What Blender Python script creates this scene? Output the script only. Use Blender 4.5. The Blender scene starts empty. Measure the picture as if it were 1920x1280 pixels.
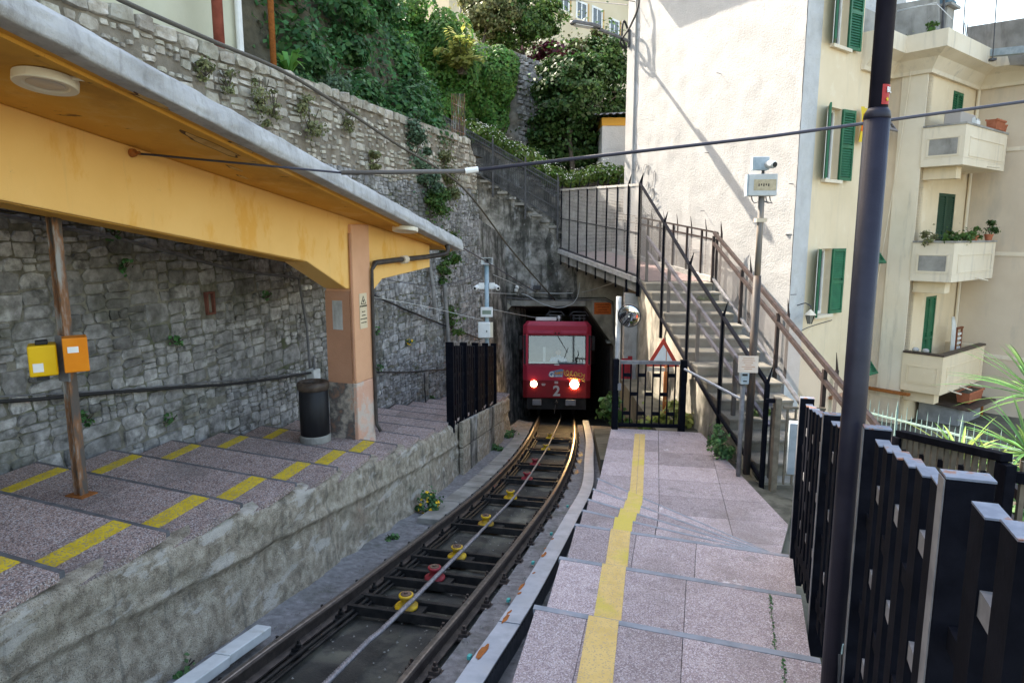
import bpy, math, random
import numpy as np
from mathutils import Vector, Matrix, noise as mn
random.seed(7); RNG = np.random.default_rng(11)
sc = bpy.context.scene
R = math.radians
V = Vector
# ------------------------------------------------------------------ camera
TH = R(8.93); FPX = 1280.0
cd = bpy.data.cameras.new('camera'); cam = bpy.data.objects.new('camera', cd)
sc.collection.objects.link(cam); sc.camera = cam
cd.sensor_width = 36; cd.lens = 24; cd.clip_start = .05; cd.clip_end = 600
cam.location = (0, 0, 0); cam.rotation_euler = (R(90) - TH, 0, 0)
# ------------------------------------------------------------------ sky, sun, exposure
SUN = V((-.52, .475, .705)).normalized()
SUN_EL = math.asin(SUN.z); SUN_AZ = math.atan2(SUN.x, SUN.y)
w = bpy.data.worlds.new('World'); sc.world = w; w.use_nodes = True
nt = w.node_tree; nt.nodes.clear()
sk = nt.nodes.new('ShaderNodeTexSky'); sk.sky_type = 'NISHITA'; sk.sun_disc = False
sk.sun_elevation = SUN_EL; sk.sun_rotation = SUN_AZ; sk.air_density = 1.3; sk.dust_density = 2.5; sk.ozone_density = .6
bg = nt.nodes.new('ShaderNodeBackground'); bg.inputs['Strength'].default_value = .15
wo = nt.nodes.new('ShaderNodeOutputWorld')
nt.links.new(sk.outputs[0], bg.inputs[0]); nt.links.new(bg.outputs[0], wo.inputs[0])
sl = bpy.data.lights.new('sun', 'SUN'); so = bpy.data.objects.new('sun', sl); sc.collection.objects.link(so)
sl.energy = 3.3; sl.angle = R(.5); sl.color = (1, .965, .91)
so.rotation_euler = SUN.to_track_quat('Z', 'Y').to_euler()
sc.view_settings.view_transform = 'Standard'; sc.view_settings.look = 'None'
sc.view_settings.exposure = 2.25; sc.view_settings.use_white_balance = True; sc.view_settings.white_balance_temperature = 7400; sc.view_settings.white_balance_tint = 11; sc.view_settings.gamma = 1
sc.render.engine = 'CYCLES'
sc.cycles.max_bounces = 7; sc.cycles.diffuse_bounces = 4; sc.cycles.transparent_max_bounces = 16

# ------------------------------------------------------------------ helpers: frames and measured points
PSI = R(11.8); D = V((math.sin(PSI), math.cos(PSI), 0)); RR = V((math.cos(PSI), -math.sin(PSI), 0)); G = .163
UP = V((0, 0, 1))
def ray(u, v):
    a = (u - 960) / FPX; b = -(v - 640) / FPX
    return V((a, math.cos(TH) + b * math.sin(TH), -math.sin(TH) + b * math.cos(TH)))
def at(u, v, y): r = ray(u, v); return r * (y / r.y)
def onz(u, v, z): r = ray(u, v); return r * (z / r.z)
def onp(u, v, n, d): r = ray(u, v); return r * (d / n.dot(r))
NT = V((G * D.x, G * D.y, 1))
def onrel(u, v, zr): return onp(u, v, NT, zr)          # point on the sloping plane of the line, zr above it
def SR(s, r, zr=None, z=None):                          # station frame: s down the line, r to the right
    p = D * s + RR * r
    p.z = (zr - G * s) if z is None else z
    return p
def srof(p): return p.dot(D), p.dot(RR)
class Fr:
    def __init__(s, o, x, y, z): s.o, s.x, s.y, s.z = V(o), V(x), V(y), V(z)
    def __call__(s, a, b, c): return s.o + s.x * a + s.y * b + s.z * c
def yawfr(o, deg): a = R(deg); return Fr(o, (math.cos(a), -math.sin(a), 0), (math.sin(a), math.cos(a), 0), (0, 0, 1))
WORLD = Fr((0, 0, 0), (1, 0, 0), (0, 1, 0), (0, 0, 1))

# ------------------------------------------------------------------ materials
MATS = {}
def lin(c):
    return tuple(((x / 255) / 12.92 if x / 255 <= .04045 else ((x / 255 + .055) / 1.055) ** 2.4) for x in c) + (1,)
def M(name, stops, scale=4, detail=6, rough=.85, bump=0, bscale=None, metal=0, rnd=0, stretch=None, spec=.3,
      dirt=None, speck=None, island=0, alpha=None, emit=None, trans=0, coat=0, hue=0):
    if name in MATS: return MATS[name]
    m = bpy.data.materials.new(name); m.use_nodes = True; MATS[name] = m
    t = m.node_tree; N = t.nodes; L = t.links.new
    b = N['Principled BSDF']; out = N['Material Output']
    b.inputs['Roughness'].default_value = rough; b.inputs['Metallic'].default_value = metal
    b.inputs['Specular IOR Level'].default_value = spec; b.inputs['Coat Weight'].default_value = coat
    geo = N.new('ShaderNodeNewGeometry'); mp = N.new('ShaderNodeMapping')
    L(geo.outputs['Position'], mp.inputs[0])
    if stretch: mp.inputs['Scale'].default_value = stretch
    oi = None
    if rnd or hue: oi = N.new('ShaderNodeObjectInfo')
    def nz(sc_, det, ro=.6, src=mp):
        n = N.new('ShaderNodeTexNoise'); n.inputs['Scale'].default_value = sc_; n.inputs['Detail'].default_value = det
        n.inputs['Roughness'].default_value = ro; L(src.outputs[0], n.inputs['Vector']); return n
    def ramp(src, st):
        r = N.new('ShaderNodeValToRGB'); e = r.color_ramp.elements
        while len(e) < len(st): e.new(.5)
        for k, (p, c) in enumerate(st): e[k].position = p; e[k].color = c if len(c) == 4 else tuple(c) + (1,)
        L(src, r.inputs[0]); return r
    def mix(fac, a, c, mode='MIX'):
        x = N.new('ShaderNodeMix'); x.data_type = 'RGBA'; x.blend_type = mode
        if isinstance(fac, (int, float)): x.inputs[0].default_value = fac
        else: L(fac, x.inputs[0])
        for i, s_ in ((6, a), (7, c)):
            if isinstance(s_, tuple): x.inputs[i].default_value = s_
            else: L(s_, x.inputs[i])
        return x.outputs[2]
    n1 = nz(scale, detail)
    col = ramp(n1.outputs[0], stops).outputs[0] if len(stops) > 1 else None
    if col is None:
        rgb = N.new('ShaderNodeRGB'); rgb.outputs[0].default_value = stops[0][1] if len(stops[0][1]) == 4 else tuple(stops[0][1]) + (1,); col = rgb.outputs[0]
    if speck:
        for (c, s_, lo, hi) in speck:
            vz = N.new('ShaderNodeTexVoronoi'); vz.inputs['Scale'].default_value = s_; L(mp.outputs[0], vz.inputs['Vector'])
            sp = N.new('ShaderNodeSeparateColor'); L(vz.outputs['Color'], sp.inputs[0])
            f = ramp(sp.outputs[0], [(lo, (0, 0, 0, 1)), (hi, (1, 1, 1, 1))])
            col = mix(f.outputs[0], col, c)
    if dirt:
        for (c, s_, lo, hi, amt, st) in dirt:
            src = mp
            if st:
                src = N.new('ShaderNodeMapping'); src.inputs['Scale'].default_value = st; L(geo.outputs['Position'], src.inputs[0])
            n2 = nz(s_, 8, .65, src); f = ramp(n2.outputs[0], [(lo, (0, 0, 0, 1)), (hi, (amt, amt, amt, 1))])
            col = mix(f.outputs[0], col, c)
    if rnd or island or hue:
        hs = N.new('ShaderNodeHueSaturation'); L(col, hs.inputs['Color']); col = hs.outputs[0]
        am = rnd or island
        src = None
        if rnd and island:
            ad = N.new('ShaderNodeMath'); ad.operation = 'ADD'; L(oi.outputs['Random'], ad.inputs[0]); L(geo.outputs['Random Per Island'], ad.inputs[1])
            fr = N.new('ShaderNodeMath'); fr.operation = 'FRACT'; L(ad.outputs[0], fr.inputs[0]); src = fr.outputs[0]
        else: src = oi.outputs['Random'] if rnd else geo.outputs['Random Per Island']
        mr = N.new('ShaderNodeMapRange'); L(src, mr.inputs[0]); mr.inputs[3].default_value = 1 - am; mr.inputs[4].default_value = 1 + am
        L(mr.outputs[0], hs.inputs['Value'])
        if hue:
            m2 = N.new('ShaderNodeMath'); m2.operation = 'MULTIPLY'; L(src, m2.inputs[0]); m2.inputs[1].default_value = 7.3
            m3 = N.new('ShaderNodeMath'); m3.operation = 'FRACT'; L(m2.outputs[0], m3.inputs[0])
            m4 = N.new('ShaderNodeMapRange'); L(m3.outputs[0], m4.inputs[0]); m4.inputs[3].default_value = .5 - hue; m4.inputs[4].default_value = .5 + hue
            L(m4.outputs[0], hs.inputs['Hue'])
    L(col, b.inputs['Base Color'])
    if bump:
        nb = nz(bscale or scale * 4, 8, .7); bp = N.new('ShaderNodeBump'); bp.inputs['Strength'].default_value = bump; bp.inputs['Distance'].default_value = .02
        L(nb.outputs[0], bp.inputs['Height']); L(bp.outputs[0], b.inputs['Normal'])
    if emit: b.inputs['Emission Color'].default_value = emit[0] + (1,); b.inputs['Emission Strength'].default_value = emit[1]
    if trans:
        tr = N.new('ShaderNodeBsdfTranslucent'); L(col, tr.inputs[0]); ms = N.new('ShaderNodeMixShader'); ms.inputs[0].default_value = trans
        L(b.outputs[0], ms.inputs[1]); L(tr.outputs[0], ms.inputs[2]); L(ms.outputs[0], out.inputs[0])
    return m
def g(v, a=0): return (v, v, v * (1 + a))
CON = M('concrete', [(.3, (.16, .15, .13)), (.55, (.27, .26, .235)), (.75, (.38, .37, .34))], 3, 10, .9, .5, 40)
CON_L = M('concrete_pale', [(.3, (.32, .31, .29)), (.6, (.46, .45, .43)), (.8, (.55, .54, .52))], 5, 8, .9, .3, 30,
          dirt=[((.16, .155, .15, 1), 2.2, .52, .75, .6, (4, 4, .6))])
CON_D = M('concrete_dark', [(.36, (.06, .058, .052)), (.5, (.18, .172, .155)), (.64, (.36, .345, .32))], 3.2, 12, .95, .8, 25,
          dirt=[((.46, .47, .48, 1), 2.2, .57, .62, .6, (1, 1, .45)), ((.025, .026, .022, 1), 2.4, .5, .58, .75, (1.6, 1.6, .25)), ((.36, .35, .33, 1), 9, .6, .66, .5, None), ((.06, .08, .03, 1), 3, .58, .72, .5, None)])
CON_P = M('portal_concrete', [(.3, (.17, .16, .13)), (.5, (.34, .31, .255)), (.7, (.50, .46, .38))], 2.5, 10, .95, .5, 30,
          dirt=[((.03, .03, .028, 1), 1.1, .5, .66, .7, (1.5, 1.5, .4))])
PLAT_WALL = M('platform_wall_plaster', [(.36, (.215, .175, .13)), (.5, (.375, .32, .245)), (.62, (.50, .44, .35))], 11, 15, .95, 1.0, 75, speck=[((.13, .115, .09, 1), 260, .84, .9), ((.44, .41, .35, 1), 240, .88, .93)],
              dirt=[((.58, .55, .50, 1), 2.0, .56, .60, .6, (1, 1, 3.2)), ((.12, .105, .08, 1), 2.4, .57, .66, .6, (1, 1, 2.4)), ((.12, .115, .10, 1), 2.0, .58, .64, .5, (5, 5, .3)), ((.10, .12, .05, 1), 1.5, .62, .7, .45, (1, 1, 1.4)),
                    ((.235, .16, .115, 1), 1.2, .6, .7, .5, None)])
BED = M('track_bed_oily', [(.3, (.02, .019, .018)), (.48, (.052, .05, .044)), (.6, (.14, .135, .105)), (.75, (.25, .24, .19))], 3.2, 12, .75, .6, 45,
        dirt=[((.012, .012, .012, 1), 1.6, .47, .64, .85, None)])
STRIP = M('trackside_grit', [(.3, (.13, .125, .125)), (.6, (.24, .235, .24)), (.8, (.36, .355, .36))], 14, 12, .95, .8, 80,
          dirt=[((.08, .085, .06, 1), 2, .55, .7, .6, None)])
TILE_L = M('tile_red_granite', [(.3, (.26, .175, .15)), (.6, (.40, .285, .25)), (.8, (.48, .365, .33))], 9, 8, .85, .35, 120, rnd=.16, stretch=(1, 1, 1),
           speck=[((.13, .10, .10, 1), 120, .62, .7), ((.55, .50, .49, 1), 150, .78, .82)], dirt=[((.15, .135, .125, 1), 1.4, .52, .68, .6, None)])
TILE_R = M('tile_pink_granite', [(.3, (.26, .205, .205)), (.6, (.37, .305, .305)), (.8, (.44, .375, .375))], 9, 8, .8, .35, 110, rnd=.2,
           speck=[((.22, .175, .19, 1), 150, .62, .74), ((.50, .45, .47, 1), 170, .72, .86)], dirt=[((.20, .165, .155, 1), 1.1, .5, .66, .6, None), ((.17, .15, .145, 1), 3.5, .6, .66, .5, None), ((.66, .64, .66, 1), 2.3, .67, .72, .7, None)])
JOINT = M('joint_dark', [(.4, (.05, .05, .04)), (.6, (.10, .10, .08))], 6, 6, .95)
NOSE_L = M('nosing_grey', [(.4, (.09, .09, .095)), (.6, (.14, .14, .15))], 8, 6, .8)
NOSE_R = M('nosing_bluegrey', [(.3, (.17, .19, .22)), (.6, (.245, .27, .31))], 8, 6, .7, dirt=[((.36, .3, .3, 1), 5, .55, .65, .6, None)])
YEL = M('yellow_line_paint', [(.35, (.55, .38, .02)), (.6, (.70, .50, .03))], 10, 8, .8, .2, 90, speck=[((.36, .28, .14, 1), 110, .74, .8)],
        dirt=[((.36, .29, .2, 1), 4, .6, .72, .6, None)])
YEL_R = M('yellow_line_paint_worn', [(.35, (.55, .38, .13)), (.6, (.62, .445, .17))], 10, 8, .8, .2, 90, speck=[((.44, .33, .18, 1), 130, .78, .86)],
          dirt=[((.52, .44, .07, 1), .7, .5, .56, .7, None)])
RAIL = M('rail_steel', [(.4, (.055, .045, .042)), (.7, (.11, .09, .08))], 12, 8, .5, .2, 60, metal=.5)
RAILTOP = M('rail_head_polished', [(.4, (.17, .155, .15)), (.6, (.26, .235, .225))], 20, 6, .34, metal=.85, stretch=(1, 1, 1))
DARKSTEEL = M('oily_dark_steel', [(.4, (.012, .012, .013)), (.7, (.035, .033, .032))], 9, 8, .5, .3, 50, metal=.4)
CABLE = M('steel_cable', [(.4, (.20, .19, .20)), (.6, (.30, .285, .30))], 30, 5, .5, metal=.5)
GALV = M('galvanised_trough', [(.35, (.31, .35, .41)), (.6, (.41, .455, .52)), (.75, (.48, .52, .58))], 6, 8, .5, .1, 50, metal=.35, spec=.4,
         dirt=[((.30, .31, .32, 1), 3, .55, .7, .5, None)])
TROUGH_SIDE = M('trough_dark_side', [(.4, (.035, .045, .06)), (.6, (.06, .07, .09))], 14, 6, .7)
RUST = M('rust', [(.35, (.23, .075, .02)), (.6, (.36, .125, .03))], 25, 8, .9, .3, 80)
PULY = M('pulley_yellow', [(.4, (.60, .36, .01)), (.65, (.70, .44, .02))], 12, 6, .5, dirt=[((.07, .05, .03, 1), 14, .5, .68, .8, None), ((.30, .17, .05, 1), 5, .5, .6, .6, None)])
PULR = M('pulley_red', [(.4, (.25, .02, .03)), (.65, (.33, .035, .04))], 12, 6, .55, dirt=[((.04, .025, .025, 1), 9, .55, .68, .8, None)])
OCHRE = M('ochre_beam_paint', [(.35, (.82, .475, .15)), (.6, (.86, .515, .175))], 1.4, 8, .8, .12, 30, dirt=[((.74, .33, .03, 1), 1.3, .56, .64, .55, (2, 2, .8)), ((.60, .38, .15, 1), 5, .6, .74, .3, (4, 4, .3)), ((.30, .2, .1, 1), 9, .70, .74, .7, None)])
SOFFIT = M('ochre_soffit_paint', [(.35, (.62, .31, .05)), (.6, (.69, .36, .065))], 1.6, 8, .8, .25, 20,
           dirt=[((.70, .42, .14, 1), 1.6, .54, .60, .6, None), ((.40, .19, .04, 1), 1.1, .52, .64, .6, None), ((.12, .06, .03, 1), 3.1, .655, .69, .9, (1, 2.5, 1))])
PAINT_SHADE = M('column_paint_shaded', [(.35, (.40, .20, .12)), (.6, (.46, .235, .145))], 2, 8, .85, .25, 30,  # column paint darkened in colour for the shaded near face
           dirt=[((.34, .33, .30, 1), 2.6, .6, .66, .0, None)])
PEEL = M('peeling_foot_shaded', [(.38, (.35, .165, .10)), (.46, (.38, .20, .135)), (.50, (.42, .36, .30)), (.56, (.11, .10, .095)), (.64, (.33, .165, .10))], 1.7, 10, .9, .5, 30)  # peeling foot, darker copy for the shaded near face
PEELP = M('peeling_foot_lit', [(.35, (.60, .33, .22)), (.5, (.62, .36, .26)), (.58, (.55, .47, .40)), (.68, (.63, .42, .32))], 3.0, 9, .9, .4, 30)  # peeling foot, lighter copy for the lit side
PAINT_LIT = M('column_paint_lit', [(.35, (.62, .33, .19)), (.6, (.68, .37, .22))], 2, 8, .85, .2, 30)  # same column paint in its lit tone
FASCIA = M('fascia_concrete', [(.3, (.33, .33, .33)), (.55, (.46, .46, .46)), (.75, (.56, .56, .55))], 3, 10, .9, .6, 26,
           dirt=[((.22, .21, .2, 1), 3, .5, .72, .6, (5, 5, .5))])
PLAST_W = M('white_roughcast', [(.35, (.42, .418, .41)), (.65, (.47, .468, .46))], 2.2, 8, .95, .9, 26, dirt=[((.365, .36, .352, 1), .8, .5, .7, .6, None), ((.36, .35, .34, 1), 1.6, .55, .68, .45, (3, 3, .35)), ((.51, .505, .50, 1), 1.3, .6, .63, .5, None)])
PLAST_G = M('grey_roughcast', [(.35, (.50, .50, .50)), (.65, (.58, .58, .58))], 3, 8, .95, 1.0, 20)
CREAM = M('cream_render', [(.35, (.72, .585, .40)), (.65, (.79, .655, .47))], .8, 8, .9, .15, 40, dirt=[((.56, .47, .34, 1), 1.2, .53, .7, .5, (2, 2, .35)), ((.82, .72, .56, 1), 2.5, .6, .64, .4, None)])
CREAM_D = M('cream_render_worn', [(.35, (.60, .49, .37)), (.65, (.67, .56, .43))], 1, 8, .9, .15, 40, dirt=[((.42, .38, .32, 1), 1.3, .54, .72, .5, (2, 2, .5))])
CREAM_W = M('cream_trim', [(.35, (.72, .625, .48)), (.65, (.78, .69, .55))], 1.5, 8, .9, .15, 40, dirt=[((.46, .41, .34, 1), 1.6, .54, .7, .6, (3, 3, .4))])
GREYCON = M('roof_parapet_grey', [(.3, (.22, .21, .19)), (.6, (.36, .345, .32))], 2.2, 9, .95, .4, 30, dirt=[((.12, .11, .1, 1), 1.5, .52, .7, .7, (2, 2, .4))])
SHUT = M('green_shutter_paint', [(.4, (.012, .115, .055)), (.6, (.018, .15, .07))], 5, 6, .5, spec=.4, rnd=.12)
SHUT_D = M('dark_green_shutter_paint', [(.4, (.02, .06, .035)), (.6, (.03, .08, .05))], 5, 6, .6, rnd=.12)
WHITEP = M('white_paint', [(.4, (.72, .72, .70)), (.6, (.80, .80, .78))], 6, 6, .55, rnd=.03)
WGREY = M('light_grey_box', [(.4, (.48, .50, .50)), (.6, (.56, .58, .58))], 6, 6, .6, dirt=[((.3, .28, .22, 1), 8, .58, .7, .5, None)])
BGREY = M('blue_grey_metal', [(.4, (.30, .37, .42)), (.6, (.40, .47, .52))], 8, 6, .55, dirt=[((.2, .15, .1, 1), 9, .62, .72, .6, None)])
FENCE = M('black_fence_paint', [(.4, (.0035, .0042, .0075)), (.65, (.007, .008, .013))], 10, 6, .85, .1, 50, spec=.06, rnd=.1, dirt=[((.06, .06, .07, 1), 12, .70, .76, .5, None)])
FCAP = M('worn_fence_cap', [(.4, (.10, .125, .18)), (.56, (.16, .19, .25)), (.62, (.20, .085, .05))], 14, 6, .5, spec=.5)
FGREY = M('brushed_edge_metal', [(.4, (.13, .13, .14)), (.6, (.2, .2, .21))], 10, 6, .5)
LAMPP = M('lamp_post_paint', [(.4, (.012, .012, .024)), (.65, (.022, .022, .038))], 5, 6, .48, .08, 60, spec=.3, dirt=[((.02, .02, .03, 1), 2.5, .62, .7, .8, None)])
RAILB = M('brown_handrail_paint', [(.4, (.022, .016, .016)), (.6, (.045, .03, .028))], 8, 6, .6, dirt=[((.12, .05, .03, 1), 6, .62, .72, .5, None)])
RAILV = M('grey_violet_handrail', [(.4, (.10, .095, .12)), (.6, (.15, .145, .18))], 8, 6, .55)
RUSTPOLE = M('rusty_painted_pole', [(.42, (.09, .075, .065)), (.5, (.22, .10, .045)), (.6, (.30, .29, .27))], 5, 8, .85, .2, 50, stretch=(2, 2, .5))
REDPOLE = M('red_rust_pole', [(.4, (.24, .06, .04)), (.6, (.33, .09, .06))], 6, 6, .7)
BINB = M('bin_black', [(.4, (.008, .008, .010)), (.6, (.016, .016, .019))], 7, 6, .55, stretch=(1, 1, .2))
BRONZE = M('bronze_ring', [(.4, (.05, .035, .028)), (.6, (.09, .065, .05))], 10, 6, .5)
PVC = M('dark_drain_pipe', [(.4, (.035, .03, .028)), (.6, (.06, .05, .045))], 8, 6, .5)
TRED = M('tram_red_paint', [(.4, (.44, .026, .058)), (.65, (.52, .038, .072))], 2, 6, .38, spec=.4, dirt=[((.15, .02, .02, 1), 2, .55, .75, .5, None)])
TRED_D = M('tram_dark_red_band', [(.4, (.21, .012, .02)), (.65, (.27, .018, .025))], 3, 6, .45, dirt=[((.09, .02, .02, 1), 3, .52, .72, .6, None)])
TPINK = M('tram_visor_pink', [(.4, (.42, .045, .09)), (.65, (.50, .06, .11))], 3, 6, .4)
BLACK = M('black_rubber', [(.4, (.010, .010, .011)), (.6, (.02, .02, .021))], 6, 5, .6)
DGREY = M('dark_grey_metal', [(.4, (.05, .05, .055)), (.6, (.085, .085, .09))], 7, 6, .55)
LENS = M('lit_headlamp', [(.5, (1, .85, .55))], emit=((1, .66, .28), 60))
LENS2 = M('lit_headlamp_dim', [(.5, (1, .85, .55))], emit=((1, .68, .32), 16))
YBOX = M('validator_yellow', [(.4, (.72, .42, .005)), (.6, (.76, .46, .01))], 4, 5, .4)
OBOX = M('validator_orange', [(.4, (.72, .21, .008)), (.6, (.76, .24, .012))], 4, 5, .4)
ORSIGN = M('orange_notice', [(.4, (.55, .11, .015)), (.6, (.64, .14, .02))], 12, 6, .6)
CREAMSIGN = M('cream_notice', [(.4, (.62, .50, .34)), (.6, (.68, .56, .38))], 9, 6, .7)
INK = M('black_ink', [(.5, (.02, .018, .016))]); REDINK = M('red_ink', [(.5, (.45, .03, .02))]); WINK = M('white_ink', [(.5, (.75, .75, .74))], rough=.6)
BLUEINK = M('logo_blue', [(.5, (.16, .26, .42))], rough=.5); ORINK = M('logo_orange', [(.5, (.70, .30, .06))], rough=.5); GOLD = M('gold_spray', [(.5, (.55, .38, .10))], rough=.6)
BLUEWALL = M('teal_fence_paint', [(.4, (.16, .25, .235)), (.6, (.23, .33, .31))], 9, 6, .6, dirt=[((.2, .15, .1, 1), 9, .6, .7, .5, None)])
TERRA = M('terracotta', [(.4, (.36, .11, .055)), (.6, (.44, .15, .08))], 8, 6, .8, rnd=.15)
WOOD = M('bark', [(.35, (.05, .04, .032)), (.6, (.12, .10, .08))], 9, 8, .95, .6, 30, stretch=(1, 1, .3))
SOIL = M('hill_soil', [(.35, (.05, .045, .03)), (.6, (.11, .095, .065))], 3, 9, .95, .6, 20)
GROUND = M('garden_ground', [(.35, (.06, .06, .045)), (.6, (.15, .14, .11))], 1.5, 9, .95, .4, 20)
ROCK = M('upper_wall_stone', [(.3, (.13, .12, .105)), (.55, (.26, .245, .225)), (.7, (.36, .35, .34))], 2.5, 10, .95, .9, 12,
         dirt=[((.05, .06, .03, 1), 1.6, .52, .68, .7, None)])
STAIR = M('stair_stone', [(.3, (.15, .14, .115)), (.55, (.245, .23, .195)), (.75, (.33, .315, .275))], 4, 9, .92, .4, 50, rnd=.08, dirt=[((.12, .13, .09, 1), 2.5, .55, .7, .6, None)])
REDPAV = M('red_walkway_paving', [(.35, (.28, .20, .19)), (.6, (.36, .26, .25))], 6, 7, .9, .2, 60)
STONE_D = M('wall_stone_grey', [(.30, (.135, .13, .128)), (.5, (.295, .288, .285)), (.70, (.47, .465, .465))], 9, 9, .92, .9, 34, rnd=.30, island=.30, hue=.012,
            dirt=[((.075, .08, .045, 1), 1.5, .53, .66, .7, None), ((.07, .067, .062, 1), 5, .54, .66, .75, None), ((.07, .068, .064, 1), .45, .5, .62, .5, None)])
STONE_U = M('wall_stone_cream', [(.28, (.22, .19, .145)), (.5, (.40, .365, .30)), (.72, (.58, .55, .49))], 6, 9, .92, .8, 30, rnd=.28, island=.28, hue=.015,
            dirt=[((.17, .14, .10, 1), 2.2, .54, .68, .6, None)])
MORT_D = M('mortar_dark', [(.3, (.09, .085, .068)), (.5, (.18, .17, .14)), (.7, (.29, .275, .235))], 9, 11, .95, 1.0, 30, dirt=[((.045, .065, .02, 1), 1.3, .5, .64, .75, None)])
MORT_U = M('mortar_tan', [(.3, (.15, .125, .095)), (.55, (.24, .205, .16)), (.75, (.34, .30, .24))], 4, 11, .95, 1.0, 30)
def LEAF(name, c1, c2, tr=.3, isl=.45, hue=.03): return M(name, [(.4, c1), (.6, c2)], 1.2, 3, .55, island=isl, hue=hue, trans=tr, spec=.35)
IVY = LEAF('ivy_leaf', (.040, .125, .036), (.066, .185, .05), .33)
IVY2 = LEAF('ivy_leaf_bright', (.055, .15, .026), (.095, .21, .04), .32)
LF_DARK = LEAF('leaf_dark', (.030, .075, .020), (.058, .12, .030), .25)
LF_MID = LEAF('leaf_mid', (.055, .115, .025), (.085, .16, .035), .3)
LF_OLIVE = LEAF('leaf_olive', (.15, .165, .07), (.22, .23, .10), .3)
LF_GREY = LEAF('leaf_greygreen', (.085, .15, .085), (.13, .21, .12), .25)
LF_LIME = LEAF('leaf_yellow', (.22, .27, .06), (.36, .38, .12), .4)  # sunlit yellow of shrub and gate plants put into the leaf colour
LF_JAS = LEAF('jasmine_leaf', (.09, .16, .03), (.15, .23, .05), .35)
PETAL_W = M('white_petal', [(.5, (.80, .80, .70))], rough=.7, trans=.3); PETAL_Y = M('yellow_petal', [(.5, (.75, .45, .02))], rough=.7); PETAL_P = M('pink_petal', [(.5, (.6, .13, .25))], rough=.7)
PETAL_V = M('violet_petal', [(.5, (.14, .11, .5))], rough=.7)
LF_WEED = LEAF('weed_leaf', (.06, .16, .05), (.10, .22, .08), .3)
LF_RED = LEAF('leaf_darkred', (.07, .012, .018), (.11, .02, .03), .2)

def mesh_mat(name, pitch, wire, col, kind):       # expanded-metal sheet: fine openings too small to model, cut by the sheet's own coordinates
    m = bpy.data.materials.new(name); m.use_nodes = True; t = m.node_tree; N = t.nodes; L = t.links.new
    b = N['Principled BSDF']; b.inputs['Base Color'].default_value = col + (1,); b.inputs['Roughness'].default_value = .6
    uv = N.new('ShaderNodeUVMap'); sp = N.new('ShaderNodeSeparateXYZ'); L(uv.outputs[0], sp.inputs[0])
    def mth(op, a, b_=None):
        n = N.new('ShaderNodeMath'); n.operation = op
        for i, x in enumerate((a, b_)):
            if x is None: continue
            if isinstance(x, (int, float)): n.inputs[i].default_value = x
            else: L(x, n.inputs[i])
        return n.outputs[0]
    x, y = sp.outputs[0], sp.outputs[1]
    if kind == 'diamond': a, c = mth('ADD', x, mth('MULTIPLY', y, 1.7)), mth('SUBTRACT', x, mth('MULTIPLY', y, 1.7))
    else: a, c = x, y
    def line(q): return mth('LESS_THAN', mth('PINGPONG', q, pitch / 2), wire / 2)
    f = mth('MAXIMUM', line(a), line(c))
    tr = N.new('ShaderNodeBsdfTransparent'); ms = N.new('ShaderNodeMixShader'); L(f, ms.inputs[0]); L(tr.outputs[0], ms.inputs[1]); L(b.outputs[0], ms.inputs[2])
    L(ms.outputs[0], N['Material Output'].inputs[0]); return m
MESH_G = mesh_mat('expanded_metal_grey', .036, .0095, (.16, .15, .15), 'diamond')
MESH_D = mesh_mat('expanded_metal_dark', .03, .0075, (.03, .03, .032), 'diamond')
MESH_L = mesh_mat('expanded_metal_light', .036, .011, (.40, .39, .38), 'square')
GLASS = bpy.data.materials.new('window_glass'); GLASS.use_nodes = True
_b = GLASS.node_tree.nodes['Principled BSDF']; _b.inputs['Base Color'].default_value = (.05, .06, .065, 1); _b.inputs['Roughness'].default_value = .06; _b.inputs['Specular IOR Level'].default_value = .6
WGLASS = bpy.data.materials.new('windscreen_glass'); WGLASS.use_nodes = True
_t = WGLASS.node_tree; _b = _t.nodes['Principled BSDF']; _tr = _t.nodes.new('ShaderNodeBsdfTransparent'); _gl = _t.nodes.new('ShaderNodeBsdfGlossy'); _ms = _t.nodes.new('ShaderNodeMixShader')
_tr.inputs[0].default_value = (.85, .9, .88, 1); _gl.inputs['Roughness'].default_value = .03; _ms.inputs[0].default_value = .13
_t.links.new(_tr.outputs[0], _ms.inputs[1]); _t.links.new(_gl.outputs[0], _ms.inputs[2]); _t.links.new(_ms.outputs[0], _t.nodes['Material Output'].inputs[0])
MIRROR = bpy.data.materials.new('mirror_face'); MIRROR.use_nodes = True
_b = MIRROR.node_tree.nodes['Principled BSDF']; _b.inputs['Base Color'].default_value = (.8, .82, .84, 1); _b.inputs['Metallic'].default_value = 1; _b.inputs['Roughness'].default_value = .05

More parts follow.
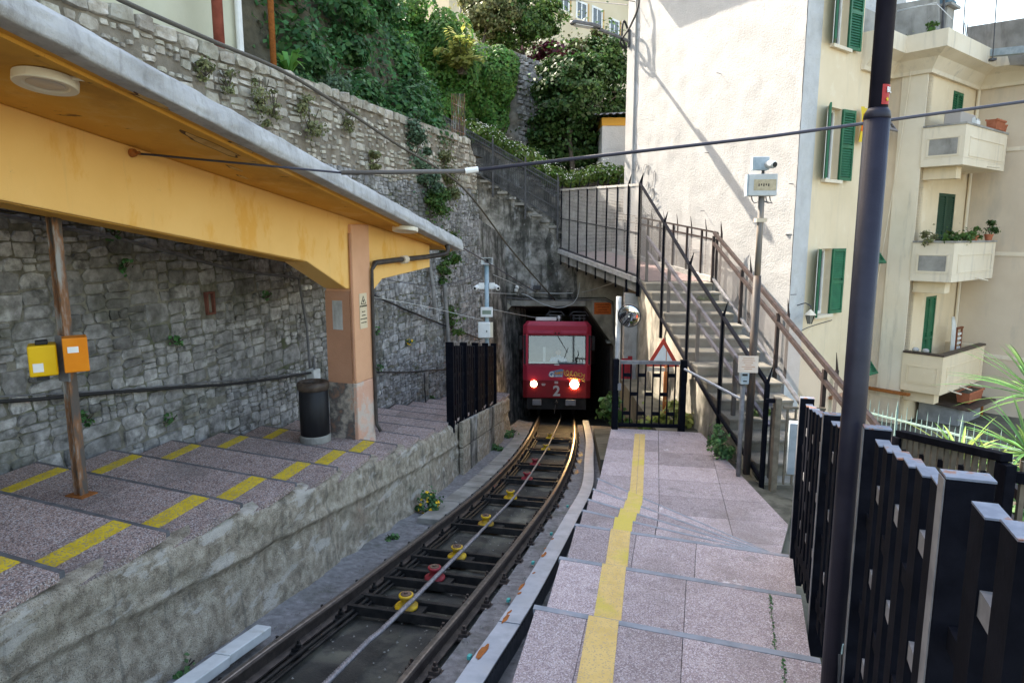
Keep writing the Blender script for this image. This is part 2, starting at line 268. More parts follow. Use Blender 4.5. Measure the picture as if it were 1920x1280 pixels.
# ------------------------------------------------------------------ mesh builder and scene tree
COL = sc.collection
WLOC = {}
class MB:
    def __init__(s, fr=WORLD): s.v = []; s.f = []; s.fr = fr; s.uv = None
    def add(s, vs, fs, raw=False):
        o = len(s.v); s.v += [V(p) if raw else s.fr(*p) for p in vs]; s.f += [tuple(i + o for i in q) for q in fs]; return s
    def box(s, x0, x1, y0, y1, z0, z1):
        return s.add([(x0, y0, z0), (x1, y0, z0), (x1, y1, z0), (x0, y1, z0), (x0, y0, z1), (x1, y0, z1), (x1, y1, z1), (x0, y1, z1)],
                     [(0, 3, 2, 1), (4, 5, 6, 7), (0, 1, 5, 4), (1, 2, 6, 5), (2, 3, 7, 6), (3, 0, 4, 7)])
    def cbox(s, c, d): return s.box(c[0] - d[0] / 2, c[0] + d[0] / 2, c[1] - d[1] / 2, c[1] + d[1] / 2, c[2] - d[2] / 2, c[2] + d[2] / 2)
    def bar(s, p, q, w, h, up=UP):
        p, q = s.fr(*p), s.fr(*q); d = (q - p).normalized(); x = d.cross(up)
        if x.length < 1e-4: x = d.cross(V((1, 0, 0)))
        x.normalize(); y = x.cross(d); vs = []
        for e in (p, q):
            for a, b in ((-1, -1), (1, -1), (1, 1), (-1, 1)): vs.append(e + x * (a * w / 2) + y * (b * h / 2))
        return s.add(vs, [(0, 1, 2, 3), (7, 6, 5, 4), (0, 4, 5, 1), (1, 5, 6, 2), (2, 6, 7, 3), (3, 7, 4, 0)], True)
    def tube(s, pts, r, n=8, cap=True):
        P = [s.fr(*p) for p in pts]; m = len(P); rs = r if isinstance(r, (list, tuple)) else [r] * m
        vs = []; fs = []; up = None
        for i in range(m):
            d = (P[min(i + 1, m - 1)] - P[max(i - 1, 0)]).normalized()
            if up is None:
                up = d.cross(UP)
                if up.length < 1e-3: up = V((1, 0, 0))
            x = (up - d * up.dot(d)).normalized(); up = x; y = d.cross(x)
            for k in range(n):
                a = 2 * math.pi * k / n; vs.append(P[i] + (x * math.cos(a) + y * math.sin(a)) * rs[i])
        for i in range(m - 1):
            for k in range(n): fs.append((i * n + k, i * n + (k + 1) % n, (i + 1) * n + (k + 1) % n, (i + 1) * n + k))
        if cap: fs.append(tuple(range(n - 1, -1, -1))); fs.append(tuple((m - 1) * n + k for k in range(n)))
        return s.add(vs, fs, True)
    def lathe(s, c, prof, n=16, ax=None):
        z = V(ax).normalized() if ax else UP; x = z.cross(V((0, 1, 0)))
        if x.length < 1e-3: x = V((1, 0, 0))
        x.normalize(); y = z.cross(x); c = s.fr(*c); vs = []; fs = []
        for (r, h) in prof:
            for k in range(n): a = 2 * math.pi * k / n; vs.append(c + z * h + (x * math.cos(a) + y * math.sin(a)) * r)
        for i in range(len(prof) - 1):
            for k in range(n): fs.append((i * n + k, i * n + (k + 1) % n, (i + 1) * n + (k + 1) % n, (i + 1) * n + k))
        fs.append(tuple(range(n - 1, -1, -1))); fs.append(tuple((len(prof) - 1) * n + k for k in range(n)))
        return s.add(vs, fs, True)
    def ext(s, poly, vec, raw=True):
        P = [V(p) if raw else s.fr(*p) for p in poly]; n = len(P); vec = V(vec)
        if not raw: vec = s.fr.x * vec.x + s.fr.y * vec.y + s.fr.z * vec.z
        nr = V((0, 0, 0))
        for i in range(n): nr += P[i].cross(P[(i + 1) % n])
        if nr.dot(vec) > 0: P = P[::-1]
        vs = P + [p + vec for p in P]
        fs = [tuple(range(n)), tuple(range(2 * n - 1, n - 1, -1))] + [(i, i + n, (i + 1) % n + n, (i + 1) % n) for i in range(n)]
        return s.add(vs, fs, True)
    def prof(s, path, prof2, ups=None):           # sweep a closed 2D profile (side, up) along a path
        P = [s.fr(*p) for p in path]; m = len(P); n = len(prof2); vs = []; fs = []
        for i in range(m):
            d = (P[min(i + 1, m - 1)] - P[max(i - 1, 0)]).normalized(); x = d.cross(UP).normalized(); y = x.cross(d)
            for (a, b) in prof2: vs.append(P[i] + x * a + y * b)
        for i in range(m - 1):
            for k in range(n): fs.append((i * n + k, (i + 1) * n + k, (i + 1) * n + (k + 1) % n, i * n + (k + 1) % n))
        fs.append(tuple(range(n))); fs.append(tuple((m - 1) * n + k for k in range(n - 1, -1, -1)))
        return s.add(vs, fs, True)
    def grid(s, fn, nu, nv):
        vs = [fn(i / nu, j / nv) for j in range(nv + 1) for i in range(nu + 1)]
        fs = [(j * (nu + 1) + i, j * (nu + 1) + i + 1, (j + 1) * (nu + 1) + i + 1, (j + 1) * (nu + 1) + i) for j in range(nv) for i in range(nu)]
        return s.add(vs, fs, True)
    def build(s, name, mat, parent=None, smooth=False, bevel=0, kind=None, label=None, cat=None, group=None, fixn=False):
        me = bpy.data.meshes.new(name)
        off = WLOC.get(parent.name, V((0, 0, 0))) if parent else V((0, 0, 0))
        me.from_pydata([tuple(p - off) for p in s.v], [], s.f)
        if s.uv: 
            ul = me.uv_layers.new(name='UVMap'); k = 0
            for pl in me.polygons:
                for li in pl.loop_indices: ul.data[li].uv = s.uv[me.loops[li].vertex_index]
        me.update()
        return link(name, me, mat, parent, smooth, bevel, kind, label, cat, group)
def tag(o, label=None, cat=None, group=None, kind=None):
    if label: o['label'] = label
    if cat: o['category'] = cat
    if group: o['group'] = group
    if kind: o['kind'] = kind
    return o
def link(name, me, mat, parent=None, smooth=False, bevel=0, kind=None, label=None, cat=None, group=None):
    if mat is not None and not me.materials:
        me.materials.append(mat)
    o = bpy.data.objects.new(name, me); COL.objects.link(o)
    if parent: o.parent = parent; WLOC[o.name] = WLOC.get(parent.name, V((0, 0, 0)))
    if smooth:
        for p in me.polygons: p.use_smooth = True
    if bevel:
        b = o.modifiers.new('bevel', 'BEVEL'); b.width = bevel; b.segments = 2; b.limit_method = 'ANGLE'; b.angle_limit = R(40)
    return tag(o, label, cat, group, kind)
def empty(name, loc, label=None, cat=None, group=None, kind=None):
    o = bpy.data.objects.new(name, None); COL.objects.link(o); o.location = V(loc); o.empty_display_size = .1; WLOC[o.name] = V(loc)
    return tag(o, label, cat, group, kind)
def copy_tree(o, delta, parent=None, label=None):     # copy a thing with its parts, moved by delta
    c = o.copy(); COL.objects.link(c)
    if parent: c.parent = parent; WLOC[c.name] = WLOC[parent.name]
    else: c.location = o.location + V(delta); WLOC[c.name] = WLOC.get(o.name, V((0, 0, 0))) + V(delta)
    if label: c['label'] = label
    for ch in [x for x in COL.objects if x.parent == o]: copy_tree(ch, (0, 0, 0), c)
    return c
def text(name, body, size, o, x, y, mat, parent, bold=0, align='CENTER', shear=0):
    cu = bpy.data.curves.new(name, 'FONT'); cu.body = body; cu.size = size; cu.align_x = align; cu.align_y = 'CENTER'; cu.offset = bold; cu.extrude = .0015; cu.shear = shear; cu.resolution_u = 3
    ob = bpy.data.objects.new('tmp', cu); COL.objects.link(ob)
    dg = bpy.context.evaluated_depsgraph_get(); me = bpy.data.meshes.new_from_object(ob.evaluated_get(dg)); bpy.data.objects.remove(ob)
    x, y = V(x).normalized(), V(y).normalized(); z = x.cross(y); off = WLOC.get(parent.name, V((0, 0, 0)))
    for vv in me.vertices: p = vv.co.copy(); vv.co = V(o) + x * p.x + y * p.y + z * p.z - off
    me.materials.clear(); me.update()
    return link(name, me, mat, parent)
def leaves(pts, nrm, size, rag=.5, aspect=1.3, droop=0):     # many small folded leaves: returns an MB-like mesh
    n = len(pts); pts = np.asarray(pts, float); nrm = np.asarray(nrm, float) + RNG.normal(0, rag, (n, 3)); nrm /= np.linalg.norm(nrm, axis=1)[:, None] + 1e-9
    a = RNG.normal(0, 1, (n, 3)); a[:, 2] -= droop; x = np.cross(nrm, a); x /= np.linalg.norm(x, axis=1)[:, None] + 1e-9; y = np.cross(nrm, x)
    sz = (size * RNG.uniform(.6, 1.35, n))[:, None]
    P = np.stack([pts - y * sz * aspect * .5, pts + x * sz * .42 + nrm * sz * .12, pts + y * sz * aspect * .5, pts - x * sz * .42 + nrm * sz * .12], 1).reshape(-1, 3)
    return P, n
def leafobj(name, pts, nrm, size, mat, parent=None, **kw):
    tk = {k: kw.pop(k) for k in ('label', 'cat', 'group', 'kind') if k in kw}
    P, n = leaves(pts, nrm, size, **kw); off = WLOC.get(parent.name, V((0, 0, 0))) if parent else V((0, 0, 0)); P = P - np.array(off)
    me = bpy.data.meshes.new(name); me.vertices.add(4 * n); me.vertices.foreach_set('co', P.ravel())
    me.loops.add(4 * n); me.loops.foreach_set('vertex_index', np.arange(4 * n, dtype=np.int32)); me.polygons.add(n)
    me.polygons.foreach_set('loop_start', np.arange(0, 4 * n, 4, dtype=np.int32)); me.polygons.foreach_set('loop_total', np.full(n, 4, dtype=np.int32))
    me.update(calc_edges=True); return link(name, me, mat, parent, **tk)
def blob(c, rad, n, lumps=9, seed=0, fill=.35):        # points through an uneven crown with clumps and gaps
    rg = np.random.default_rng(seed + 5); c = np.array(c, float); rad = np.array(rad, float); P = []; Nn = []
    for k in range(lumps):
        d = rg.normal(0, 1, 3); d /= np.linalg.norm(d); cc = d * rad * rg.uniform(.2, 1.0) ** .6; rr = rad.mean() * rg.uniform(.14, .36) * (1.6 if lumps < 10 else 1)
        m = max(8, int(n / lumps * rg.uniform(.6, 1.4))); q = rg.normal(0, 1, (m, 3)); q /= np.linalg.norm(q, axis=1)[:, None]; h = rg.uniform(fill, 1.15, m); sq = np.array([rg.uniform(.8, 1.5), rg.uniform(.8, 1.5), rg.uniform(.5, .9)])
        P.append(c + cc + q * rr * h[:, None] * sq); Nn.append(q * .7 + d * .5 + np.array([0, 0, .4]))
    m = n // 9; q = rg.normal(0, .5, (m, 3)); P.append(c + q * rad); Nn.append(q + np.array([0, 0, .4]))
    return np.concatenate(P), np.concatenate(Nn)
def catmull(P, step):
    out = []
    P = [V(p) for p in P]; Q = [P[0] * 2 - P[1]] + P + [P[-1] * 2 - P[-2]]
    for i in range(1, len(Q) - 2):
        n = max(1, int((Q[i + 1] - Q[i]).length / step))
        for k in range(n):
            t = k / n; a, b, c, d = Q[i - 1], Q[i], Q[i + 1], Q[i + 2]
            out.append(.5 * ((2 * b) + (c - a) * t + (2 * a - 5 * b + 4 * c - d) * t * t + (3 * b - a - 3 * c + d) * t ** 3))
    return out + [P[-1]]
# ================================================================== SETTING: ground, line, platforms
MB().ext([(-120, -40, -8), (160, -40, -8), (160, 200, -8), (-120, 200, -8)], (0, 0, -.5)).build('ground', GROUND, kind='structure')
TRK = [(-2.5, -2.03), (1, -2.03), (3.5, -2.02), (5, -1.96), (7, -1.90), (9, -1.87), (10.5, -1.9), (12.5, -2.0), (15, -2.21), (17, -2.43), (19.2, -2.7), (23, -3.25), (28, -4.1), (36, -5.6)]
trk = catmull([(s, r, 0) for s, r in TRK], .3)
def tr_r(s):
    for a, b in zip(trk, trk[1:]):
        if a.x <= s <= b.x: return a.y + (b.y - a.y) * (s - a.x) / (b.x - a.x)
    return trk[-1].y
def trpath(o, zr): return [SR(p.x, p.y + o, zr) for p in trk]
mb = MB()
L_ = [SR(p.x, p.y - 1.6, -2.36) for p in trk]; R_ = [SR(p.x, p.y + 2.2, -2.36) for p in trk]; n = len(trk)
mb.add([tuple(q) for q in L_ + R_] + [tuple(q - UP * .6) for q in L_ + R_], [(i, i + n, i + n + 1, i + 1) for i in range(n - 1)] + [(0, 2 * n, 3 * n, n)], True)
mb.build('track_bed', BED, kind='structure')
def redge(s): return -3.05 - (0 if s < 8.5 else .06 * (s - 8.5))
mb = MB(); ss = [x * .35 for x in range(-6, 62)]
def strip(u, v):
    s = -2 + u * 21; r0 = redge(s) - .08; r1 = tr_r(s) - .66
    return SR(s, r0 + (r1 - r0) * v, -2.30 + .02 * mn.noise(V((s * 3, v * 4, 1))) + .05 * (1 - v) ** 3)
mb.grid(lambda u, v: strip(u, v), 120, 6); mb.build('trackside_strip', STRIP, kind='structure', smooth=True)
mb = MB()
def strip2(u, v):
    s = -2 + u * 21; r0 = tr_r(s) + .62; r1 = -.6 if s < 11 else tr_r(s) + 2.1
    return SR(s, r0 + (r1 - r0) * v, -2.31 + .018 * mn.noise(V((s * 4, v * 6, 5))))
mb.grid(lambda u, v: strip2(u, v), 120, 6); mb.build('trackside_strip', STRIP, kind='structure', smooth=True)

# ---- rails, fastenings, cross frames
line_ = empty('railway_track', SR(5, -1.95, -2.3), 'narrow single railway track with steel cross frames curving into the tunnel', 'railway track')
PRAIL = [(-.055, -.135), (.055, -.135), (.055, -.12), (.012, -.105), (.012, -.04), (.030, -.03), (.030, -.012), (.022, -.001), (-.022, -.001), (-.030, -.012), (-.030, -.03), (-.012, -.04), (-.012, -.105), (-.055, -.12)]
PHEAD = [(-.024, -.006), (.024, -.006), (.022, .002), (.014, .006), (-.014, .006), (-.022, .002)]
for o in (-.525, .525):
    rl = MB().prof([tuple(p) for p in trpath(o, -2.18)], PRAIL).build('rail', RAIL, line_, smooth=False)
    MB().prof([tuple(p) for p in trpath(o, -2.18)], PHEAD).build('rail_head', RAILTOP, rl)
MB().tube([tuple(p) for p in trpath(-.40, -2.29)][3:60], .018, 6).build('side_cable', DARKSTEEL, line_, smooth=True)
MB().tube([tuple(p) for p in trpath(-.36, -2.31)][3:60], .014, 6).build('side_cable', DARKSTEEL, line_, smooth=True)
PUL = [(762, 1138, 0), (815, 1084, 1), (857, 1044, 0), (911, 983, 0), (957, 934, 0), (1003, 871, 1), (988, 898, 1), (1023, 843, 0), (1031, 822, 0)]
pul_s = []
for (u, v, k) in PUL:
    p = onrel(u, v, -2.27); s, r = srof(p); pul_s.append((s, r, k))
def trframe(s, zr):
    a, b = SR(s - .2, tr_r(s - .2), zr), SR(s + .2, tr_r(s + .2), zr); y = (b - a).normalized(); x = y.cross(UP).normalized(); return Fr(SR(s, tr_r(s), zr), x, y, x.cross(y))
fr_s = sorted([s for s, r, k in pul_s] + [2.1, 3.0, 1.2])
for s in fr_s:
    f = trframe(s, -2.29); m = MB(f)
    for dy in (-.13, .13): m.box(-.46, .46, dy - .025, dy + .025, -.04, .035)
    m.box(-.47, -.43, -.105, .105, -.03, .03); m.box(.43, .47, -.105, .105, -.03, .03); m.box(-.12, .16, -.105, .105, -.035, .01)
    m.build('cross_frame', DARKSTEEL, line_, bevel=.004)
s = 1.0
while s < 17:
    for sd in (-1, 1):
        m = MB(trframe(s, -2.31)); o = sd * .525
        m.box(o - .13, o + .13, -.07, .07, -.012, .006)
        for e in (-1, 1):
            x = o + e * .085; m.box(x - .035, x + .035, -.035, .035, .005, .03); m.lathe((x, 0, .03), [(.022, 0), (.022, .03), (.012, .032), (.012, .06)], 6)
        m.build('rail_fastening', DARKSTEEL if sd < 0 else RAIL, line_)
    s += .62
for k in range(14):
    s = 2 + k * .9
    m = MB(trframe(s, -2.33)); m.box(.65, .73, -.34, .30, -.02, .012); m.build('tie_plate', RAIL, line_)
TEAL = M('teal_plastic_clip', [(.5, (.05, .38, .36))], rough=.5)
for s in (4.35, 5.45, 6.5, 7.6, 9.0):
    MB(trframe(s, -2.27)).cbox((.78, 0, 0), (.03, .05, .03)).build('cable_clip', TEAL, line_, bevel=.006)
# ---- guide rollers and haul cable
names = {0: 'yellow', 1: 'red'}
order = sorted(range(len(pul_s)), key=lambda i: pul_s[i][0])
desc = ['nearest yellow cable roller on a black steel cross frame', 'dull red cable roller just behind the nearest yellow one', 'third roller from the camera, yellow with a worn brown top',
        'fourth roller from the camera, bright yellow, beside the cable', 'fifth roller from the camera, bright yellow with a dark top', 'nearer of the two small red rollers in the middle of the curve',
        'farther of the two small red rollers in the middle of the curve', 'small yellow roller second from the tram', 'small yellow roller nearest the tram']
for q, i in enumerate(order):
    s, r, k = pul_s[i]; p = SR(s, r, -2.275)
    e = empty('cable_roller', p, desc[q], 'cable roller', 'cable rollers along the track')
    m_ = PULR if k else PULY
    MB().lathe(p, [(.088, 0), (.098, .008), (.098, .024), (.082, .034), (.056, .044), (.044, .062), (.043, .08), (.055, .102), (.062, .108), (.062, .122), (.054, .126)], 24).build('spool', m_, e, smooth=True)
    MB().lathe(p + UP * .125, [(.046, 0), (.046, .006), (.02, .008), (.018, .02)], 12).build('hub_cap', M('brown_hub', [(.4, (.10, .06, .04)), (.6, (.16, .10, .07))], 20, 5, .7), e)
cp = [(613, 1278), (711.6, 1184), (805, 1092.5), (919, 978), (970, 924), (1007.5, 869), (1026, 839), (1039, 811), (1050.6, 783)]
cpts = [srof(onrel(u, v, -2.19)) for u, v in cp]
cpts = [(-2.5, cpts[0][1] - .02)] + cpts + [(22, tr_r(22) + .1), (30, tr_r(30))]
cpath = [tuple(SR(p.x, p.y, -2.19)) for p in catmull([(a, b, 0) for a, b in cpts], .25)]
hc = empty('haul_cable', SR(3, -1.85, -2.19), 'thick twisted steel haul cable running up the middle of the track', 'cable')
MB().tube(cpath, .0165, 8).build('core', CABLE, hc, smooth=True)
P = [V(p) for p in cpath]; fine = []
for a, b in zip(P, P[1:]):
    k = max(2, int((b - a).length / .02))
    if (a.length < 8): fine += [a.lerp(b, i / k) for i in range(k)]
for st in range(6):
    pts = []
    for i, p in enumerate(fine):
        d = (fine[min(i + 1, len(fine) - 1)] - fine[max(i - 1, 0)]).normalized(); x = d.cross(UP).normalized(); y = x.cross(d); a = i * .02 / .16 * 2 * math.pi + st * math.pi / 3
        pts.append(tuple(p + (x * math.cos(a) + y * math.sin(a)) * .0135))
    MB().tube(pts, .0085, 5).build('strand', CABLE, hc, smooth=True)

# ---- cable trough beside the track
TL = catmull([(0, -1.16, 0), (2, -1.16, 0), (3.6, -1.13, 0), (4.85, -1.06, 0), (6.2, -1.02, 0), (8, -.99, 0), (9.8, -.98, 0), (12, -1.16, 0), (14.8, -1.41, 0), (18.6, -1.87, 0)], .3)
tro = empty('cable_trough', SR(4, -1, -2.3), 'blue grey metal cable trough with orange rust spots beside the right rail', 'cable trough')
cut = [0, 4.62, 4.92, 8.05, 10.9, 13.5, 18.6]
for a, b in zip(cut, cut[1:]):
    pp = [SR(p.x, p.y + .09, -2.12) for p in TL if a + .01 <= p.x <= b - .01]
    ends = [min(TL, key=lambda q: abs(q.x - t)) for t in (a, b)]
    def rt(t):
        for x, y in zip(TL, TL[1:]):
            if x.x <= t <= y.x: return x.y + (y.y - x.y) * (t - x.x) / (y.x - x.x)
        return TL[-1].y
    pp = [SR(a + .004, rt(a + .004) + .09, -2.12)] + pp + [SR(b - .004, rt(b - .004) + .09, -2.12)]
    lift = .004 if (a, b) == (4.62, 4.92) else 0
    MB().prof([tuple(p) for p in pp], [(-.085, -.012), (.078, -.012), (.078, lift), (-.085, lift)]).build('lid', GALV, tro)
pp = [tuple(SR(p.x, p.y + .09, -2.132)) for p in TL]
MB().prof(pp, [(-.078, -.2), (.07, -.2), (.07, -.001), (-.078, -.001)]).build('channel', TROUGH_SIDE, tro)
for k in range(90):
    s = 1.2 + k * .06
    f = Fr(SR(s, rt(s) + .09 + .0705, -2.165), RR, D, UP); MB(f).box(-.001, .001, -.02, .02, -.006, .006).build('slot', BLACK, tro)
for (u, v, w_, l_) in [(905, 1222, .045, .13), (948, 1160, .03, .1), (955, 1148, .02, .05), (978, 1100, .026, .1), (974, 1112, .02, .04), (1020, 1040, .034, .08), (1022, 1028, .015, .03), (1036, 1010, .02, .04), (1001, 1074, .018, .03)]:
    s, r = srof(onrel(u, v, -2.12)); q = []
    for k in range(14):
        a = 2 * math.pi * k / 14; rr_ = 1 + .45 * mn.noise(V((math.cos(a) * 1.6 + u, math.sin(a) * 1.6, v)))
        q.append(SR(s + l_ * .95 * math.sin(a) * rr_, r + w_ * .55 * math.cos(a) * rr_ + .008 * math.sin(a), -2.12 + .0055))
    MB().ext(q, (0, 0, -.001)).build('rust_patch', RUST, tro)
# ---- pale duct at the left rail
du = empty('cable_duct', SR(3.5, -2.85, -2.25), 'white box duct lying between the left rail and the platform wall', 'cable duct')
for (a, b) in ((-1, 2.4), (2.41, 3.68), (3.69, 4.17)):
    MB().prof([tuple(SR(a, -2.745, -2.16)), tuple(SR(b, -2.735, -2.16))], [(-.06, -.07), (.06, -.07), (.06, 0), (-.06, 0)]).build('cover', WGREY, du, bevel=.006)
# ---- flat kerb slabs beside the far left rail
ks = empty('kerb_slabs', SR(11, -2.9, -2.3), 'row of pale concrete slabs beside the far left rail', 'kerb')
for k in range(9):
    s = 7.6 + k * .98; q = [SR(s + a, tr_r(s + a) + b, -2.225) for a, b in ((0, -.9), (.95, -.9), (.95, -.62), (0, -.62))]
    MB().ext(q, (0, 0, -.1)).build('slab', CON, ks, bevel=.01)

# ================================================================== LEFT PLATFORM
W0 = V((-4.04, 7.07, 0)); WD = V((math.sin(R(17)), math.cos(R(17)), 0)); WN = V((math.cos(R(17)), -math.sin(R(17)), 0))
def wallpt(t, z, o=0): return W0 + WD * t + WN * (o - .05 * (z + 2.3)) + UP * z
def rwall(s): return -5.40 + .091 * (s - 6.1)
lp = empty('left_platform', SR(4, -4, -1.4)); tag(lp, kind='structure')
def lpt(s, r, z): return SR(s + .205 * (-3.05 - r), r, z=z)
body = MB()
S0 = 2.85 - 6 * .8
for k in range(24):
    s1 = S0 + k * .8; s0 = s1 - .8; z = -1.31 - G * s1
    def pl(s, f, dz=0):
        ra = redge(s) - .14; r = ra + f * (rwall(s) - .1 - ra); return lpt(s, r, z + dz)
    body.ext([pl(s0, 0, -.045), pl(s1, 0, -.045), pl(s1, 1, -.045), pl(s0, 1, -.045)], (0, 0, -1.6))
    if s1 < .5: continue
    r0 = redge(s1); rw = rwall(s1) + .12
    cols = [r0 + .012, r0 - .55, r0 - 1.1, r0 - 1.65, rw]
    for a, b in zip(cols, cols[1:]):
        MB().ext([lpt(s0 + .004, a - .004, z), lpt(s1 - .027, a - .004, z), lpt(s1 - .027, b + .004, z), lpt(s0 + .004, b + .004, z)], (0, 0, -.044)).build('tile', TILE_L, lp)
    MB().ext([lpt(s1 - .024, r0 + .008, z + .001), lpt(s1 + .008, r0 + .008, z + .001), lpt(s1 + .008, rw, z + .001), lpt(s1 - .024, rw, z + .001)], (0, 0, -.035)).build('nosing', NOSE_L, lp)
    for (a, b) in ((r0 - .30, r0 - .47), (rw + .46, rw + .32)):
        if s1 > 8: continue
        MB().ext([lpt(s0 + .01, a, z + .004), lpt(s1 - .03, a, z + .004), lpt(s1 - .03, b, z + .004), lpt(s0 + .01, b, z + .004)], (0, 0, -.003)).build('yellow_line', YEL, lp)
body.build('platform_body', JOINT, lp)
# rough plastered platform wall towards the track
def pwall(u, v):
    s = -2.2 + u * 18.6; r0 = redge(s)
    prof = [(-.13, -1.385), (-.02, -1.40), (.02, -1.44), (.035, -1.55), (.03, -1.66), (.045, -1.72), (.01, -1.78), (.03, -1.95), (.045, -2.15), (.07, -2.33), (.09, -2.5)]
    i = min(int(v * 10), 9); f = v * 10 - i; a, b = prof[i], prof[i + 1]; o = a[0] + (b[0] - a[0]) * f; z = a[1] + (b[1] - a[1]) * f
    nn = mn.fractal(V((s * 1.6, z * 3, 2)), .8, 2, 5) * .035 + mn.noise(V((s * 7, z * 9, 4))) * .008
    return SR(s, r0 + o + nn, z + (.03 * mn.noise(V((s * 2.3, 0, 9))) if v < .35 else 0))
MB().grid(lambda u, v: pwall(u, v), 420, 40).build('platform_wall', PLAT_WALL, lp, smooth=True)
# concrete blocks at the end of the platform wall, below the dark fence
for k in range(7):
    s = 10.6 + k * .62
    for j, (za, zb) in enumerate(((-1.36, -1.80), (-1.82, -2.4))):
        q = [SR(s + a, redge(s + a) + .055 + b, z_) for a, b, z_ in ((.012, 0, za), (.608, 0, za), (.608, 0, zb), (.012, 0, zb))]
        MB().ext(q, RR * .07).build('block', CON_D if k % 3 == 1 else PLAT_WALL, lp, bevel=.015)

# ================================================================== RIGHT PLATFORM
rp = empty('right_platform', SR(5, .3, -1.5)); tag(rp, kind='structure')
NL = [(-1.9, -1.34), (-.75, -1.36), (.4, -1.58), (1.55, -1.80), (2.7, -2.02), (3.85, -2.26), (5.0, -2.5), (6.07, -2.69), (6.73, -2.82), (7.36, -2.95), (8.03, -3.08), (8.73, -3.20)]
FEN = [(1.116, 1.6), (1.575, 2.85), (1.984, 4.1), (2.396, 5.4)]
NLp = [SR(s, -.65, z=0) for s, z in NL]
dn = V((1.49, -.53, 0)).normalized()
def fenx(y): return 1.116 + (y - 1.6) * (2.396 - 1.116) / 3.8 - .05
NRp = []
for i, p in enumerate(NLp):
    if i <= 6:
        t = 0
        for _ in range(30):
            q = p + dn * t; t += (fenx(q.y) - q.x) * .8
        NRp.append(p + dn * t)
    else: NRp.append(V([(2.38, 5.43), (2.5, 5.62), (2.6, 5.85), (2.68, 6.1), (2.76, 6.35)][i - 7] + (0,)))
MOSS = []
body = MB()
def quadtile(q, z, mat, name, th=.04, gap=.003):
    c = sum(q, V((0, 0, 0))) / len(q); pts = []
    for p in q:
        d = c - p; d.z = 0; pts.append(p + d.normalized() * gap * 1.4)
    pts = [V((p.x, p.y, z)) for p in pts]; return MB().ext(pts, (0, 0, -th)).build(name, mat, rp)
def lerp2(a, b, c, d, u, v): return a.lerp(b, u).lerp(d.lerp(c, u), v)     # a-b near edge, d-c far edge
ylw = (.585, .785)
for i in range(1, len(NLp)):
    a, b, c, d = NLp[i - 1], NRp[i - 1], NRp[i], NLp[i]; z = NL[i][1]
    body.ext([V((p.x, p.y, z - .041)) for p in (a, b, c, d)], (0, 0, -3.2))
    if i < 2: continue
    depth = (d - a).length; nv = .038 / depth
    e = min(nv, .3)
    if i <= 6: vs = [0, .14, 1 - e]; us = [0, .20, .55, .88, 1]
    elif i == 7: vs = [0, .14, 1 - e]; us = [0, .3, .58, 1]
    else: vs = [0, 1 - e]; us = [0, .38, 1]
    for v0, v1 in zip(vs, vs[1:]):
        for u0, u1 in zip(us, us[1:]):
            quadtile([lerp2(a, b, c, d, u0, v0), lerp2(a, b, c, d, u1, v0), lerp2(a, b, c, d, u1, v1), lerp2(a, b, c, d, u0, v1)], z, TILE_R, 'tile')
    q = [lerp2(a, b, c, d, 0, 1 - e), lerp2(a, b, c, d, 1, 1 - e), lerp2(a, b, c, d, 1, 1), lerp2(a, b, c, d, 0, 1)]
    MB().ext([V((p.x, p.y, z + .002)) - (RR * .015 if k_ in (0, 3) else RR * 0) + (D * .012 if k_ > 1 else D * 0) for k_, p in enumerate(q)], (0, 0, -.036)).build('nosing', NOSE_R, rp)
    if i in (5, 6):
        for k in range(150): MOSS.append(tuple(V(lerp2(a, b, c, d, .88 + random.gauss(0, .004), random.uniform(.05, .95))) + UP * (z + .004)))
        for k in range(110): MOSS.append(tuple(V(lerp2(a, b, c, d, random.uniform(.58, .98) if i == 6 else random.uniform(.75, 1), .14 + random.gauss(0, .006))) + UP * (z + .004)))
    # yellow line along the edge, a piece on each tread
    def yp(u_, v_):
        la, lb = lerp2(a, b, c, d, 0, v_), lerp2(a, b, c, d, 1, v_); ra, rb = srof(la)[1], srof(lb)[1]
        s = srof(la)[0]; r_ = -.325 + (0 if s < 6.6 else min(.085, (s - 6.6) * .05)) + u_ * .18; return la.lerp(lb, (r_ - ra) / (rb - ra))
    q = [yp(0, 0.0), yp(1, 0.0), yp(1, 1), yp(0, 1)]
    MB().ext([V((p.x, p.y, z + .006)) for p in q], (0, 0, -.003)).build('yellow_line', YEL_R, rp)
# landing
zl = -3.32
land = [NLp[-1], NRp[-1], V((2.75, 6.6, 0)), V((3.62, 8.3, 0)), V((3.4, 8.62, 0)), V((3.17, 9.1, 0)), V((3.2, 11.35, 0)), SR(11.35, -.66, z=0)]
body.ext([V((p.x, p.y, zl - .041)) for p in land], (0, 0, -2.2)); body.build('platform_body', JOINT, rp)
def clip(poly, a, b):                     # keep the part left of a->b
    out = []
    for i in range(len(poly)):
        p, q = poly[i], poly[(i + 1) % len(poly)]
        f = lambda x: (b.x - a.x) * (x.y - a.y) - (b.y - a.y) * (x.x - a.x)
        fp, fq = f(p), f(q)
        if fp >= 0: out.append(p)
        if fp * fq < 0: out.append(p.lerp(q, fp / (fp - fq)))
    return out
cuts = [(NLp[-1] + D * .01, NRp[-1] + D * .01), (V((2.75, 6.6, 0)), V((3.62, 8.3, 0)))]
